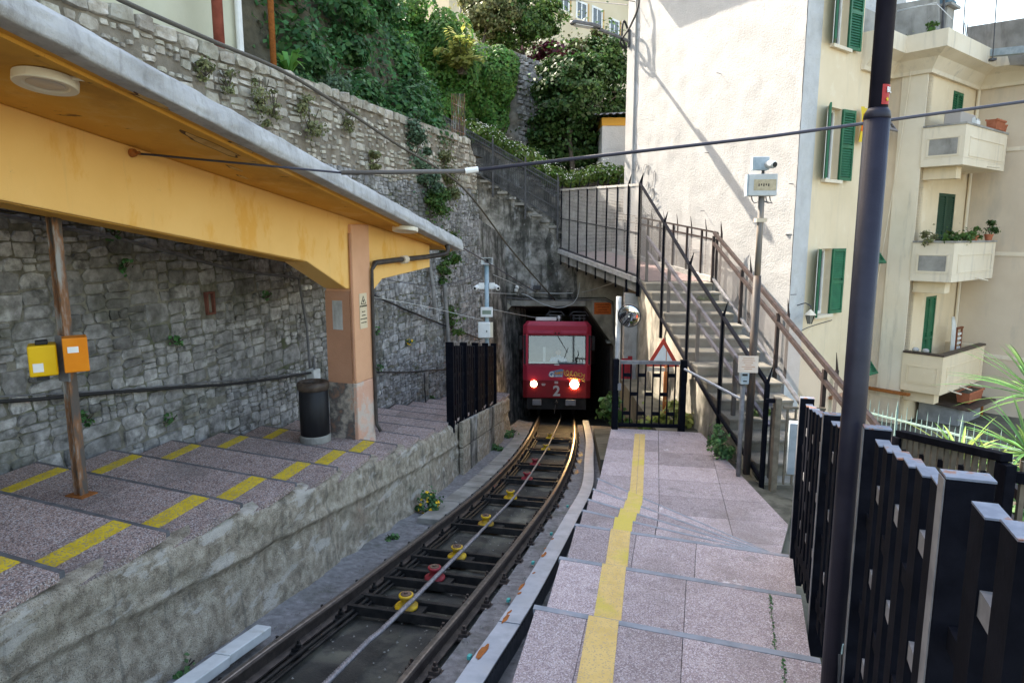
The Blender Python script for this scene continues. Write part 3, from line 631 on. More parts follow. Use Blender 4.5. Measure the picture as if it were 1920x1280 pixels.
for i in range(9):
    for j in range(5):
        s0, r0 = 6.2 + i * .6, -.66 + j * .8
        q = [SR(s0, r0, z=0), SR(s0, r0 + .8, z=0), SR(s0 + .6, r0 + .8, z=0), SR(s0 + .6, r0, z=0)]
        for a, b in cuts + [(V((3.2, 9.0, 0)), V((3.2, 12, 0)))] : q = clip(q, a, b) if q else q
        q = [p for p in q] if q else q
        if q and len(q) > 2 and max(p.x for p in q) > 2.9 and sum(p.y for p in q) / len(q) < 8.95:
            q = clip(q, V((3.62, 8.3, 0)), V((3.17, 9.1, 0)))
        if len(q) > 2:
            ar = abs(sum(q[k].x * q[(k + 1) % len(q)].y - q[(k + 1) % len(q)].x * q[k].y for k in range(len(q)))) / 2
            if ar > .02: quadtile(q, zl, TILE_R, 'tile')
def yl2(s, o): p = SR(s, -.235 + o - (s - 8.7) * .006, z=zl + .006); return p
for o in (0, .089):
    MB().ext([yl2(8.5, o), yl2(8.5, o + .084), yl2(11.3, o + .084), yl2(11.3, o)], (0, 0, -.003)).build('yellow_line', YEL_R, rp)
# rough ground at the foot of the stair and garden level beyond the fence
MB().ext([(2.5, 5.4, -3.42), (5.4, 5.4, -3.42), (5.4, 16, -3.42), (2.6, 16, -3.42)], (0, 0, -2)).build('stair_foot_ground', GROUND, kind='structure')
MB().ext([(.5, -2, -4.3), (14, -2, -4.3), (14, 30, -4.9), (5.4, 30, -4.9), (5.4, 5.4, -4.4), (2.42, 5.3, -4.35)], (0, 0, -2)).build('garden_terrace', GROUND, kind='structure')

# loose grit, chippings and dead leaves on the track bed
rg0 = np.random.default_rng(21); gm = MB(); lf0 = MB()
for k in range(1500):
    s = rg0.uniform(1.5, 13); sd = rg0.random()
    if sd < .45: r = tr_r(s) - .60 - rg0.uniform(0, .45)
    elif sd < .75: r = tr_r(s) + .6 + rg0.uniform(0, .35)
    else: r = tr_r(s) + rg0.uniform(-.45, .45)
    zr = -2.345 if sd >= .75 else -2.295; a = rg0.uniform(.004, .012); p = SR(s, r, zr); q = rg0.uniform(.6, 1.3, 6)
    gm.add([(p.x + a * q[0], p.y, p.z), (p.x, p.y + a * q[1], p.z), (p.x - a * q[2], p.y, p.z), (p.x, p.y - a * q[3], p.z), (p.x, p.y, p.z + a * q[4])], [(0, 1, 4), (1, 2, 4), (2, 3, 4), (3, 0, 4)], True)
gm.build('grit', CON, kind='stuff', label='loose pale grit scattered beside and between the rails', cat='grit')
# ================================================================== STONE RETAINING WALL
wall = empty('retaining_wall', wallpt(2, -2.4), 'tall rubble stone retaining wall behind the left platform', 'stone wall')
T0, T1, ZTOP = -7.5, 11.3, 2.32
ZS = 1.05                                                # above this the newer, cream coloured part
def wtop(t): return ZTOP if t < 10.9 else ZTOP - (t - 10.9) * 1.2
MB().ext([wallpt(T0, -6), wallpt(T1, -6), wallpt(T1, ZS), wallpt(T0, ZS)], WN * -.6).build('mortar_core', MORT_D, wall)
MB().ext([wallpt(T0, ZS + .002), wallpt(T1, ZS + .002), wallpt(T1, wtop(T1)), wallpt(10.9, ZTOP), wallpt(T0, ZTOP)], WN * -.6).build('mortar_core', MORT_U, wall)
MB().ext([wallpt(T1 + .001, -6), wallpt(T1 + 4, -6), wallpt(T1 + 4, -.5), wallpt(T1 + .001, .4)], WN * -.6).build('wall_end', CON_D, wall)
def stone_geo(sd, nseg=8):
    rg = random.Random(sd); ang = [2 * math.pi * (k + rg.uniform(-.25, .25)) / nseg for k in range(nseg)]
    ring = []
    for a in ang:
        c, s_ = math.cos(a), math.sin(a); p = rg.uniform(4, 11); rr_ = (abs(c) ** p + abs(s_) ** p) ** (-1 / p) * rg.uniform(.86, 1.04); ring.append((c * rr_ * .5, s_ * rr_ * .5))
    i1 = rg.uniform(.80, .92); cx, cy = rg.uniform(-.06, .06), rg.uniform(-.06, .06)
    vs = [(x, -.6, y) for x, y in ring] + [(x * .97, .45, y * .97) for x, y in ring] + [(x * i1 + cx, rg.uniform(.7, 1.15), y * i1 + cy) for x, y in ring] + [(cx, rg.uniform(.85, 1.15), cy)]
    n = nseg; fs = []
    for r_ in range(2):
        for k in range(n): fs.append((r_ * n + k, r_ * n + (k + 1) % n, (r_ + 1) * n + (k + 1) % n, (r_ + 1) * n + k))
    for k in range(n): fs.append((2 * n + k, 2 * n + (k + 1) % n, 3 * n))
    return vs, fs
SG = [stone_geo(i) for i in range(28)]
smesh = {}
def stone_mesh(i, mat):
    if (i, mat.name) not in smesh:
        me = bpy.data.meshes.new('stone'); me.from_pydata(SG[i][0], [], SG[i][1]); me.materials.append(mat); smesh[(i, mat.name)] = me
        for p in me.polygons: p.use_smooth = False
    return smesh[(i, mat.name)]
rs = random.Random(3); cells = []
def split(t0, t1, z0, z1, mx):
    w_, h_ = t1 - t0, z1 - z0
    if w_ > mx * rs.uniform(.8, 1.5): m = t0 + w_ * rs.uniform(.35, .65); split(t0, m, z0, z1, mx); split(m, t1, z0, z1, mx); return
    if h_ > mx * rs.uniform(.36, .72): m = z0 + h_ * rs.uniform(.35, .65); split(t0, t1, z0, m, mx); split(t0, t1, m, z1, mx); return
    cells.append((t0, t1, z0, z1))
z = -4.9
while z < ZTOP - .19:
    h = rs.uniform(.26, .46); h = min(h, ZTOP - .17 - z)
    if h < .08: break
    t = T0
    while t < T1:
        w_ = rs.uniform(.5, 1.3); split(t, min(t + w_, T1), z, z + h, rs.choice((.2, .26, .34, .44)) if z < ZS else rs.choice((.2, .27, .36))); t += w_
    z += h
t = T0
while t < 10.9: w_ = rs.uniform(.16, .42); cells.append((t, min(t + w_, 10.9), ZTOP - .17, ZTOP + rs.uniform(-.02, .03))); t += w_
SLOT = onp(387, 568, WN, WN.dot(wallpt(0, -.2)))
stones = []
for (t0, t1, z0, z1) in cells:
    tm, zm = (t0 + t1) / 2, (z0 + z1) / 2; zm += .05 * mn.noise(V((tm * .8, z0 * .6, 0)))
    c = wallpt(tm, zm); s = srof(c)[0]
    if zm < -1.45 - G * s - .3 or z1 > wtop(tm) + .06: continue
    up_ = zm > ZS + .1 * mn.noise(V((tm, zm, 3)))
    gap = rs.uniform(.0, .014) if not up_ else rs.uniform(.012, .04)
    coping = z1 > ZTOP - .05
    if coping: gap = .012
    if up_ and not coping and rs.random() < .10: continue
    if (c - SLOT).length < .19: continue
    w_, h_ = t1 - t0 - gap, z1 - z0 - gap
    if w_ < .05 or h_ < .04: continue
    dep = rs.uniform(.010, .036) if not up_ else rs.uniform(.02, .04)
    if coping: dep = .06
    a = rs.uniform(-.06, .06)
    d = c.length; area = w_ * h_ / (d * d) * max(.05, (-c).normalized().dot(WN))
    pv = 640 - FPX * ((c.y * math.sin(TH) + c.z * math.cos(TH)) / (c.y * math.cos(TH) - c.z * math.sin(TH))) if c.y > .4 else 9999
    pu = 960 + FPX * c.x / (c.y * math.cos(TH) - c.z * math.sin(TH)) if c.y > .4 else -999
    hid = not (-20 < pu < 960 and 0 < pv < 900)
    if not hid and pu < 870:                       # the band of wall behind the shelter roof and beam is out of view
        top_ = -8 + pu * .49 if pu < 868 else 0; bot_ = 375 + pu * .205
        if top_ < pv < (bot_ if pu < 600 else 420 + (pu - 600) * .1): hid = True
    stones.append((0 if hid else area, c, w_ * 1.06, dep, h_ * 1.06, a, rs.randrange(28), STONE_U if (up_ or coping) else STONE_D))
stones.sort(key=lambda q: -q[0])
rest = {STONE_U.name: MB(), STONE_D.name: MB()}
for i, (ar, c, w_, dep, h_, a, k, m_) in enumerate(stones):
    if i < 300:
        o = bpy.data.objects.new('stone', stone_mesh(k, m_)); COL.objects.link(o); o.parent = wall
        mt = Matrix.Translation(c - WLOC[wall.name]) @ Matrix((WD.to_4d() * 0 + V((WD.x, WN.x, 0, 0)), V((WD.y, WN.y, 0, 0)), V((0, -.05, 1, 0)), V((0, 0, 0, 1)))) @ Matrix.Rotation(a, 4, 'Y') @ Matrix.Diagonal((w_, dep, h_, 1))
        o.matrix_local = mt
    else:
        f = rest[m_.name]; ca, sa = math.cos(a), math.sin(a)
        f.add([c + WD * (x * w_ * ca + y * h_ * sa) + WN * (d_ * dep) + UP * (-x * w_ * sa + y * h_ * ca) for x, d_, y in SG[k][0]], SG[k][1], True)
for nme, f in rest.items():
    if f.v: f.build('stone_masonry', MATS[nme], wall, kind='stuff')
# drain slot in the wall
p = wallpt(0, 0)
q = onp(387, 568, WN, WN.dot(wallpt(0, -.2)));
fw = Fr(q, WD, WN, UP)
mm = MB(fw); mm.box(-.07, -.045, -.02, .08, -.14, .14); mm.box(.045, .07, -.02, .08, -.14, .14); mm.box(-.045, .045, -.02, .08, .115, .14); mm.box(-.045, .045, -.02, .08, -.14, -.115)
mm.build('drain_slot', M('dark_brick', [(.4, (.13, .045, .035)), (.6, (.18, .07, .05))], 9, 6, .9), wall, bevel=.006)
# cables and pipes on the wall
def wallcable(px, r_, name, mat, label, o=.09, cat='cable', group='cables fixed along the stone wall'):
    pts = []
    for (u, v) in px:
        n_ = WN + UP * .05; p = onp(u, v, n_, n_.dot(wallpt(0, -2.3, o))); pts.append(p)
    pts = catmull(pts, .25); pts = [p + UP * .012 * mn.noise(p * 2.2) for p in pts]
    m = MB().tube([tuple(p) for p in pts], r_, 6); return m.build(name, mat, None, smooth=True, label=label, cat=cat, group=group)
PIPEG = M('grey_cable', [(.4, (.10, .10, .11)), (.6, (.17, .17, .18))], 5, 5, .7); PIPEB = M('black_cable', [(.5, (.02, .02, .022))], rough=.6)
wallcable([(-60, 392), (60, 415), (230, 450), (330, 476), (430, 503), (520, 517), (560, 522), (566, 560), (575, 610), (581, 690)], .02, 'wall_cable', PIPEG, 'thick grey cable sagging along the stone wall under the canopy', .1)
wallcable([(-60, 385), (200, 425), (400, 462), (600, 505)], .008, 'wall_cable', PIPEB, 'thin black cable above the thick grey cable on the stone wall', .09)
wallcable([(-40, 754), (70, 748), (200, 736), (330, 727), (450, 718), (540, 706), (590, 697)], .018, 'wall_cable', PIPEB, 'black cable running low along the stone wall left of the column', .1)
wallcable([(-40, 745), (150, 735), (330, 722), (560, 700)], .008, 'wall_cable', PIPEG, 'thin grey wire beside the low black cable on the stone wall', .09)
wallcable([(696, 552), (760, 580), (826, 607), (900, 635)], .02, 'wall_cable', PIPEB, 'black cable slanting down the stone wall right of the column', .1)
wallcable([(697, 697), (760, 698), (820, 693), (856, 696)], .018, 'wall_cable', PIPEB, 'black cable low on the stone wall right of the column', .1)
wallcable([(795, 698), (797, 735), (799, 760)], .012, 'wall_cable', PIPEB, 'short black cable drop low on the stone wall right of the column', .1)
wallcable([(803, 480), (812, 540), (815, 590)], .045, 'wall_pipe', M('old_grey_pipe', [(.4, (.17, .16, .15)), (.6, (.27, .26, .25))], 5, 6, .9), 'grey vertical pipe on the stone wall below the canopy end', .12, 'pipe', 'pipes on the stone wall')
wallcable([(833, 525), (838, 600), (846, 700), (850, 745)], .05, 'wall_pipe', M('old_grey_pipe', [(.5, (.2, .2, .2))]), 'mossy grey vertical pipe on the stone wall near the dark fence', .12, 'pipe', 'pipes on the stone wall')

# ================================================================== SHELTER
sh = empty('platform_shelter', SR(7.5, -3.6, z=-2.45), 'ochre concrete platform shelter with sloping flat roof on one column', 'shelter')
def beamline(s): return -4.17 + (s - 3.8) * .137        # front face of the beam, running with the wall
SE0, SE1 = -3.0, 10.55
# roof slab: pale fascia on top, painted soffit below
zs = 1.46
roof = [(SE0, -3.02), (SE1, -3.02), (SE1, rwall(SE1) + .05), (SE0, rwall(SE0) + .05)]
def slab(u, v):
    s = SE0 + (SE1 - SE0) * u
    pr = [(-3.16, zs), (-3.05, zs - .005), (-3.0, zs), (-2.99, zs + .05), (-3.0, zs + .12), (-3.02, zs + .165), (-3.08, zs + .175), (rwall(s) + .05, zs + .19)]
    i = min(int(v * 7), 6); f = v * 7 - i; a, b = pr[i], pr[i + 1]
    return SR(s, a[0] + (b[0] - a[0]) * f + (.014 * mn.fractal(V((s * 4, v * 6, 0)), .8, 2, 4) if v < .85 else 0), a[1] + (b[1] - a[1]) * f + (.008 * mn.noise(V((s * 6, v * 3, 7))) if .5 < v < .95 else 0))
MB().grid(slab, 260, 21).build('roof_slab', FASCIA, sh, smooth=True)
MB().ext([SR(SE1 - .002, -3.02, zs + .002), SR(SE1 - .002, -3.02, zs + .16), SR(SE1 - .002, rwall(SE1) + .05, zs + .18), SR(SE1 - .002, rwall(SE1) + .05, zs + .002)], D * -.1).build('roof_end', FASCIA, sh)
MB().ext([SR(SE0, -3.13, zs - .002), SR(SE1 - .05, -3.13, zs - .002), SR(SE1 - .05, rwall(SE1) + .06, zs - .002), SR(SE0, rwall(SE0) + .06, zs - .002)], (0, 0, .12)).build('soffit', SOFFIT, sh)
MB().prof([tuple(SR(SE0, -3.2, zs - .014)), tuple(SR(SE1 - .1, -3.2, zs - .014))], [(-.03, -.012), (.03, -.012), (.03, .011), (-.03, .011)]).build('drip_edge', SOFFIT, sh)
# beam with haunches at the column
bw = .32
poly = [(SE0, .83), (6.92, .83), (7.65, .60), (8.23, .60), (8.5, .80), (9.9, 1.12), (9.9, zs - .003), (SE0, zs - .003)]
bd = (SR(9, beamline(9), z=0) - SR(0, beamline(0), z=0)).normalized(); bn = bd.cross(UP).normalized()
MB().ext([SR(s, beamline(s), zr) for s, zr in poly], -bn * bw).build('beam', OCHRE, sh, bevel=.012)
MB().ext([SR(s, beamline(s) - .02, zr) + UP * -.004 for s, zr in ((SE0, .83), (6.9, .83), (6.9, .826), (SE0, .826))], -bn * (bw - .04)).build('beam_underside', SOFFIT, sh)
cf = Fr(SR(7.93, beamline(7.93) + .045, z=0), bn, bd, UP)
zb = -1.31 - G * 7.65 - .03; ztop = .6 - G * 7.9
ci = MB(cf); ci.box(-.40, .0, -.2, .2, zb + .75, zs - G * 7.93 - .05); col = ci.build('column', PAINT_LIT, sh, bevel=.012)
MB(cf).box(-.402, -.0005 - .05, -.212, -.20, zb + .75, ztop + .0).build('column_face', PAINT_SHADE, sh)  # near face overlaid with the shaded tone of the column paint
MB(cf).box(-.403, .003, -.203, .203, zb - .25, zb + .75).build('column_foot', PEELP, sh, bevel=.012)
MB(cf).box(-.404, -.045, -.2135, -.2035, zb - .1, zb + .748).build('column_foot_face', PEEL, sh)  # shaded tone laid over the near face of the foot
MB(cf).box(-.30, -.16, -.218, -.213, zb + 1.42, zb + 1.78).build('repair_patch', CON_L, sh)
MB(cf).tube([(-.02, -.214, zb + 2.6), (-.02, -.214, zb + .8)], .012, 6).build('conduit', PAINT_SHADE, sh)
# downpipe: from the soffit end back along the bracket, down the column corner
dp = [at(838, 462, 10.2), at(838, 474, 10.1), at(825, 478, 9.9)]
cpt = cf(.03, .19, 0); q1 = V((cpt.x, cpt.y, at(700, 497, cpt.y).z)); q2 = V((cpt.x, cpt.y, zb + .05))
dA = onp(838, 459, NT, zs - .01); dC = dA + V((-.25, -.12, -.17))
pts = [dA, dA - UP * .12, dC, q1 + UP * .02 + (dC - q1).normalized() * .08, q1 - UP * .06, q2 + UP * .08, q2 + V((.06, -.05, 0))]
dpp = catmull(pts[:3], .06) + catmull(pts[2:], .12)[1:]
dpm = MB().tube([tuple(p) for p in dpp], [.036 if p.z > q1.z + .0 else .022 for p in dpp], 10).build('downpipe', PVC, sh, smooth=True)
mp_ = (pts[2] + pts[3]) / 2; MB().tube([tuple(mp_ - (pts[3] - pts[2]).normalized() * .06), tuple(mp_ + (pts[3] - pts[2]).normalized() * .06)], .056, 10).build('pipe_collar', CREAM_D, dpm)
# hook where the span wire is fixed
# ceiling lamps
for (u, v, lab) in ((88, 160, 'nearer round cream lamp under the canopy, large at the left'), (760, 433, 'far small round cream lamp under the canopy beside the column')):
    p = onp(u, v, NT, zs - .05); s, r = srof(p); p = SR(s, r, zs)
    e = empty('ceiling_lamp', p, lab, 'lamp', 'round lamps under the canopy'); ax = tuple(-NT)
    k = 1.0
    LAMPC = M('lamp_cream', [(.5, (.70, .64, .52))], rough=.5)
    MB().lathe(p, [(.125 * k, .0), (.165 * k, .008), (.165 * k, .055), (.16 * k, .06), (.12 * k, .055), (.11 * k, .045), (.105 * k, .047)], 40, ax).build('housing', LAMPC, e, smooth=False)
    MB().lathe(p + V(ax).normalized() * .046, [(.10, 0), (.09, .004), (.02, .005)], 32, ax).build('diffuser', M('lamp_glass', [(.5, (.55, .48, .42))], rough=.35), e, smooth=True)
    q = SR(s + .15, r, zs - .006); MB().tube([tuple(p + V(ax) * .012 + RR * .1), tuple(SR(s + .05, -3.22, zs - .012))], .012, 6).build('conduit', LAMPC, e)
# ---- notices on the column
sg = empty('warning_notice', cf(.006, 0, zb + 1.6), 'small cream warning notice with black triangle on the column side', 'sign')
MB(cf).box(.002, .007, -.085, .085, zb + 1.42, zb + 1.86).build('plate', CREAMSIGN, sg)
f2 = Fr(cf(.009, 0, zb + 1.77), cf.y, cf.x, UP)
MB(f2).ext([(-.06, 0, -.045), (.06, 0, -.045), (0, 0, .06)], (0, .001, 0), raw=False).build('triangle', INK, sg)
MB(f2).ext([(-.043, .0015, -.036), (.043, .0015, -.036), (0, .0015, .042)], (0, .001, 0), raw=False).build('triangle_field', CREAMSIGN, sg)
MB(f2).bar((-.012, .004, -.025), (.008, .004, .015), .012, .004).bar((.008, .004, .0), (-.02, .004, -.005), .01, .004).build('pictogram', INK, sg)
text('lettering', 'ATTENZIONE', .026, cf(.009, 0, zb + 1.70), cf.y, UP, INK, sg, .001)
for k, tx in enumerate(('PERICOLO', 'DI CADUTA', 'NON OLTREPASSARE', 'LA LINEA GIALLA')): text('lettering', tx, .016, cf(.009, 0, zb + 1.63 - k * .045), cf.y, UP, INK, sg)
PEELO = M('bare_soffit_patch', [(.4, (.66, .43, .17)), (.6, (.52, .30, .09))], 9, 7, .9, .4, 40); CRACK = M('soffit_crack', [(.5, (.12, .06, .03))])
for (u, v, a_, b_) in ((286, 191, .10, .03), (395, 272, .22, .05), (452, 277, .10, .03), (440, 316, .07, .025), (455, 332, .05, .02), (330, 330, .06, .02)):
    pp0 = onp(u, v, NT, zs - .003); s0_, r0_ = srof(pp0)
    for mt_, k_, dz_ in ((CRACK, 1.0, -.003), (PEELO, .86, -.0045)):
        q = []
        for k in range(16):
            an = 2 * math.pi * k / 16; w_ = k_ * (1 + .5 * mn.noise(V((math.cos(an) * 2 + u, math.sin(an) * 2, v)))); q.append(SR(s0_ + a_ * 1.6 * math.sin(an) * w_ + .01 * (k_ < 1), r0_ + b_ * 1.2 * math.cos(an) * w_ + .004 * (k_ < 1), zs + dz_))
        MB().ext(q, (0, 0, .001)).build('peeled_patch', mt_, sh)
# ---- litter bin
pb = onz(592, 826, -1.31 - G * 7.65)
e = empty('litter_bin', pb, 'black cylindrical litter bin with bronze rim beside the column', 'bin')
KB = 1.12
def bl_(pr): return [(a * KB, b * KB) for a, b in pr]
MB().lathe(pb, bl_([(.165, 0), (.17, .01), (.17, .07), (.15, .085)]), 36).build('base', CON, e, smooth=False)
MB().lathe(pb, bl_([(.15, .08), (.158, .085), (.16, .3), (.158, .585), (.15, .59)]), 36).build('drum', BINB, e, smooth=True)
mb = MB(); mb.lathe(pb, bl_([(.155, .585), (.172, .60), (.176, .64), (.168, .672), (.145, .682), (.125, .675), (.118, .655), (.118, .60)]), 36); mb.build('rim', BRONZE, e, smooth=True)
MB().lathe(pb, bl_([(.119, .60), (.119, .62), (.02, .621)]), 24).build('liner', BLACK, e)
MB().bar(tuple(pb + V((-.13, 0, .745))), tuple(pb + V((.13, 0, .745))), .014, .01).bar(tuple(pb + V((0, -.13, .745))), tuple(pb + V((0, .13, .745))), .014, .01).build('cross_bar', BRONZE, e)
# grey box and little lights on the wall behind the bin
q = onp(590, 704, WN, WN.dot(wallpt(0, -1.4, .14))); e = empty('junction_box', q, 'small white junction box on the wall above the bin', 'box')
MB(Fr(q, WD, WN, UP)).box(-.09, .09, -.1, .05, -.1, .1).build('case', WGREY, e, bevel=.015); MB(Fr(q, WD, WN, UP)).tube([(0, 0, .1), (0, 0, .3)], .015, 6).build('conduit', PIPEG, e)
q = onp(575, 539, WN, WN.dot(wallpt(0, -.1, .12))); e = empty('wall_lamps', q, 'pair of small white spot lamps on the stone wall by the column', 'lamp')
for dx in (-.05, .06): MB(Fr(q, WD, WN, UP)).lathe((dx, 0, 0), [(.02, -.06), (.035, -.05), (.035, .03), (.03, .035)], 12, tuple(WN)).build('spot', WHITEP, e, smooth=True)
# ---- ticket post with validators
pz = -1.31 - G * 4.47; pp = onz(153, 928, pz); e = empty('ticket_post', pp, 'rusty square steel post standing under the beam on the left platform', 'post')
fp = Fr(pp, bn, bd, UP)
mb = MB(fp); mb.box(-.035, -.025, -.035, .035, 0, 2.32); mb.box(.025, .035, -.035, .035, 0, 2.32); mb.box(-.025, .025, -.006, .006, 0, 2.32); mb.build('shaft', RUSTPOLE, e)
MB(fp).box(-.09, .09, -.07, .07, 0, .012).build('foot_plate', RUST, e); MB(fp).box(-.07, .07, -.05, .05, 2.3, 2.33).build('head_plate', RUST, e)
MB(fp).box(-.05, .06, -.05, -.036, .93, 1.28).build('bracket', FGREY, e)
by = empty('ticket_validator', fp(-.05, -.14, 1.15), 'yellow ticket validator box on the rusty post', 'ticket machine')
y_ = Fr(fp(-.055, -.15, 1.0), (fp.x * .80 - fp.y * .60).normalized(), (fp.y * .80 + fp.x * .60).normalized(), UP)
MB(y_).box(-.095, .0955, -.09, .09, 0, .23).build('case', YBOX, by, bevel=.012); MB(y_).box(-.05, .05, -.0925, -.0905, .16, .175).build('slot', BLACK, by)
MB(y_).box(.096, .0975, -.065, -.0, .035, .10).build('label_plate', WHITEP, by); MB(y_).box(-.03, .06, -.04, .04, .232, .26).build('cap', BLACK, by, bevel=.006); MB(y_).box(-.0, .09, -.05, .03, -.03, -.002).build('base_block', BLACK, by)
MB(y_).box(-.07, .03, -.0925, -.091, .10, .14).build('slot', BLACK, by)
ob = empty('ticket_box', fp(.12, .0, 1.15), 'orange ticket box on the far side of the rusty post', 'ticket machine')
o_ = Fr(fp(.15, -.02, 1.0), (fp.x * .8 - fp.y * .6).normalized(), (fp.y * .8 + fp.x * .6).normalized(), UP)
MB(o_).ext([(-.075, -.1, .02), (.075, -.1, .02), (.085, -.1, .28), (-.085, -.1, .28)], (0, .16, 0), raw=False).build('case', OBOX, ob, bevel=.008); MB(o_).box(.082, .0845, -.07, .0, .17, .215).build('label_plate', WHITEP, ob)
# ================================================================== TUNNEL PORTAL
PY = 19.9
po = empty('tunnel_portal', (1.3, PY, -5.4), 'dark stained concrete tunnel portal with an angular opening', 'tunnel')
def fl2(x): return .12 + (1.4 - x) * .65            # underside line of the upper stair flight (x world)
opn = [(3.0, -7), (3.0, -3.25), (2.15, -2.07), (-.02, -2.07), (-.46, -2.62), (-.46, -7)]
outer = [(-.46 - .001, -7), (-2.6, -7), (-2.6, fl2(-2.6)), (2.2, fl2(2.2)), (3.45, -1.0), (3.45, -7)]
# left part dark, right part paler
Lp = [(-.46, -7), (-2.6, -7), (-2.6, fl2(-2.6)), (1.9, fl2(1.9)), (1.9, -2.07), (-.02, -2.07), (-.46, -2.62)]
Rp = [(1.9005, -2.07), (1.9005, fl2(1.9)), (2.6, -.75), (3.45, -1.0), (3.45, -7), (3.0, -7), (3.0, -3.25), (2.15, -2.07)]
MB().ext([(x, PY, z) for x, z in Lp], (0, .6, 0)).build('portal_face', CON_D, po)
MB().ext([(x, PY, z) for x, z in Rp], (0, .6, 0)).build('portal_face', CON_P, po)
tun = MB(); rings = []
for k in range(9):
    y = PY + .3 + k * 2.2; dx = .04 * k + .0 * k; dz = -.163 * (y - PY)
    rings.append([(x + dx, y, z + dz) for x, z in opn])
vs = [p for r_ in rings for p in r_]; n = len(opn)
for (a, b), mt_ in zip(zip(opn, opn[1:]), (CON_P, CON_P, CON, CON_P, CON)):
    d_ = (V((b[0] - a[0], 0, b[1] - a[1]))).normalized(); o__ = V((d_.z, 0, -d_.x)) * -1
    if o__.dot(V(((a[0] + b[0]) / 2 - 1.27, 0, (a[1] + b[1]) / 2 + 4.2))) < 0: o__ = -o__
    A_, B_ = V((a[0], PY - .03, a[1])), V((b[0], PY - .03, b[1])); MB().ext([A_, B_, B_ + o__ * .16 , A_ + o__ * .16], (0, .029, 0)).build('opening_rim', mt_, po)
tun.add(vs, [(i * n + k, i * n + k + 1, (i + 1) * n + k + 1, (i + 1) * n + k) for i in range(8) for k in range(n - 1)] + [tuple(8 * n + k for k in range(n))], True)
tun.build('tunnel_lining', M('dark_concrete_lining', [(.35, (.08, .078, .072)), (.6, (.18, .172, .155))], 3, 8, .9, .4, 20), po)  # dark grey concrete tone over the whole lining
for k, x in enumerate((-.2,)): pass
# things fixed to the portal
q = at(1130, 578, PY - .03); e = empty('portal_notice', q, 'orange notice plate with dark lettering on the tunnel portal', 'sign')
MB().cbox(tuple(q), (.50, .02, .34)).build('plate', ORSIGN, e)
DK = M('dark_red_ink', [(.5, (.12, .02, .01))])
for k, tx in enumerate(('SEVERAMENTE VIETATO', 'A TUTTI GLI ESTRANEI', 'ATTRAVERSARE', 'LA LINEA FERROVIARIA')): text('lettering', tx, .036, q + V((0, -.013, .11 - .075 * k)), (1, 0, 0), UP, DK, e, .0012)
q = at(968, 543, PY - .15); e = empty('dome_camera', q, 'small white camera on a bracket above the tunnel mouth', 'camera')
MB().lathe(tuple(q), [(.05, -.06), (.06, -.05), (.06, .02), (.03, .03)], 14).build('base', WHITEP, e, smooth=True); MB().lathe(tuple(q + V((.03, -.05, .07))), [(.0, -.07), (.045, -.05), (.055, .0), (.04, .04), (.0, .05)], 14, (.5, -.6, -.4)).build('head', WHITEP, e, smooth=True)
q = at(1008, 538, PY - .1); e = empty('flood_lamp', q, 'small dark flood lamp above the tunnel mouth', 'lamp')
MB(yawfr(q, 10)).box(-.12, .1, -.14, .0, -.07, .05).build('housing', DGREY, e, bevel=.02); MB(yawfr(q, 10)).box(-.03, .03, .0, .12, -.05, .0).build('bracket', DGREY, e)
e = empty('portal_conduits', at(1000, 562, PY - .03), 'dark conduits running above the tunnel opening', 'cable')
for dz, r_ in ((0, .018), (.06, .014)):
    pts = [at(902, 590, PY - .04), at(904, 560, PY - .04), at(925, 556, PY - .04), at(990, 561, PY - .04), at(1060, 563, PY - .04), at(1135, 562, PY - .04), at(1149, 570, PY - .04), at(1150, 620, PY - .04), at(1155, 645, PY - .04)]
    MB().tube([tuple(p + UP * dz) for p in catmull(pts, .2)], r_, 6).build('conduit', PIPEB if dz else PIPEG, e, smooth=True)
e = empty('portal_wire', at(1000, 560, PY - .1), 'pale drooping wire across the front of the tunnel mouth', 'cable')
for pts in ([at(905, 548, 17), at(960, 551, PY - .1), at(985, 552, PY - .1), at(1010, 566, PY - .15), at(1045, 577, PY - .2), at(1075, 568, PY - .15), at(1085, 548, PY - .1), at(1087, 530, PY - .1)], [at(992, 548, PY - .05), at(1050, 550, PY - .08), at(1100, 546, PY - .1), at(1150, 530, 18)]):
    MB().tube([tuple(p) for p in catmull(pts, .15)], .011, 6).build('wire', WGREY, e, smooth=True)

# ================================================================== TRAM
tf = yawfr((1.29, 19.3, -2.18 - G * 19.1), 3.0); tf.y = tf.y + UP * -.163          # the car follows the gradient, its front stays upright
tr = empty('tram', tf.o, 'red funicular tram number 2 coming out of the tunnel', 'tram')
FW, CH = .86, .13; ZB, ZT = .60, 2.80
def tramsec(z0, z1, nm, mat, w=.98, par=tr, ln=9):
    pts = [(-FW, 0, 0), (FW, 0, 0), (w, CH, 0), (w, ln, 0), (-w, ln, 0), (-w, CH, 0)]
    return MB(tf).ext([tf(x, y, z0) for x, y, z in pts], (0, 0, z1 - z0)).build(nm, mat, par, bevel=.015)
tramsec(ZB, 1.12, 'lower_body', TRED_D); mid = tramsec(1.122, 1.56, 'middle_body', TRED)
tramsec(2.47, 2.72, 'upper_body', TRED)
rf = MB(tf); 
rf.add([tf(*p) for p in [(-FW, 0, 2.722), (FW, 0, 2.722), (.98, CH, 2.722), (.98, 9, 2.722), (-.98, 9, 2.722), (-.98, CH, 2.722), (-.80, .08, 2.84), (.80, .08, 2.84), (.86, .2, 2.86), (.86, 9, 2.86), (-.86, 9, 2.86), (-.86, .2, 2.86)]],
       [(0, 1, 7, 6), (1, 2, 8, 7), (2, 3, 9, 8), (3, 4, 10, 9), (4, 5, 11, 10), (5, 0, 6, 11), (6, 7, 8, 9, 10, 11), (5, 4, 3, 2, 1, 0)], True)
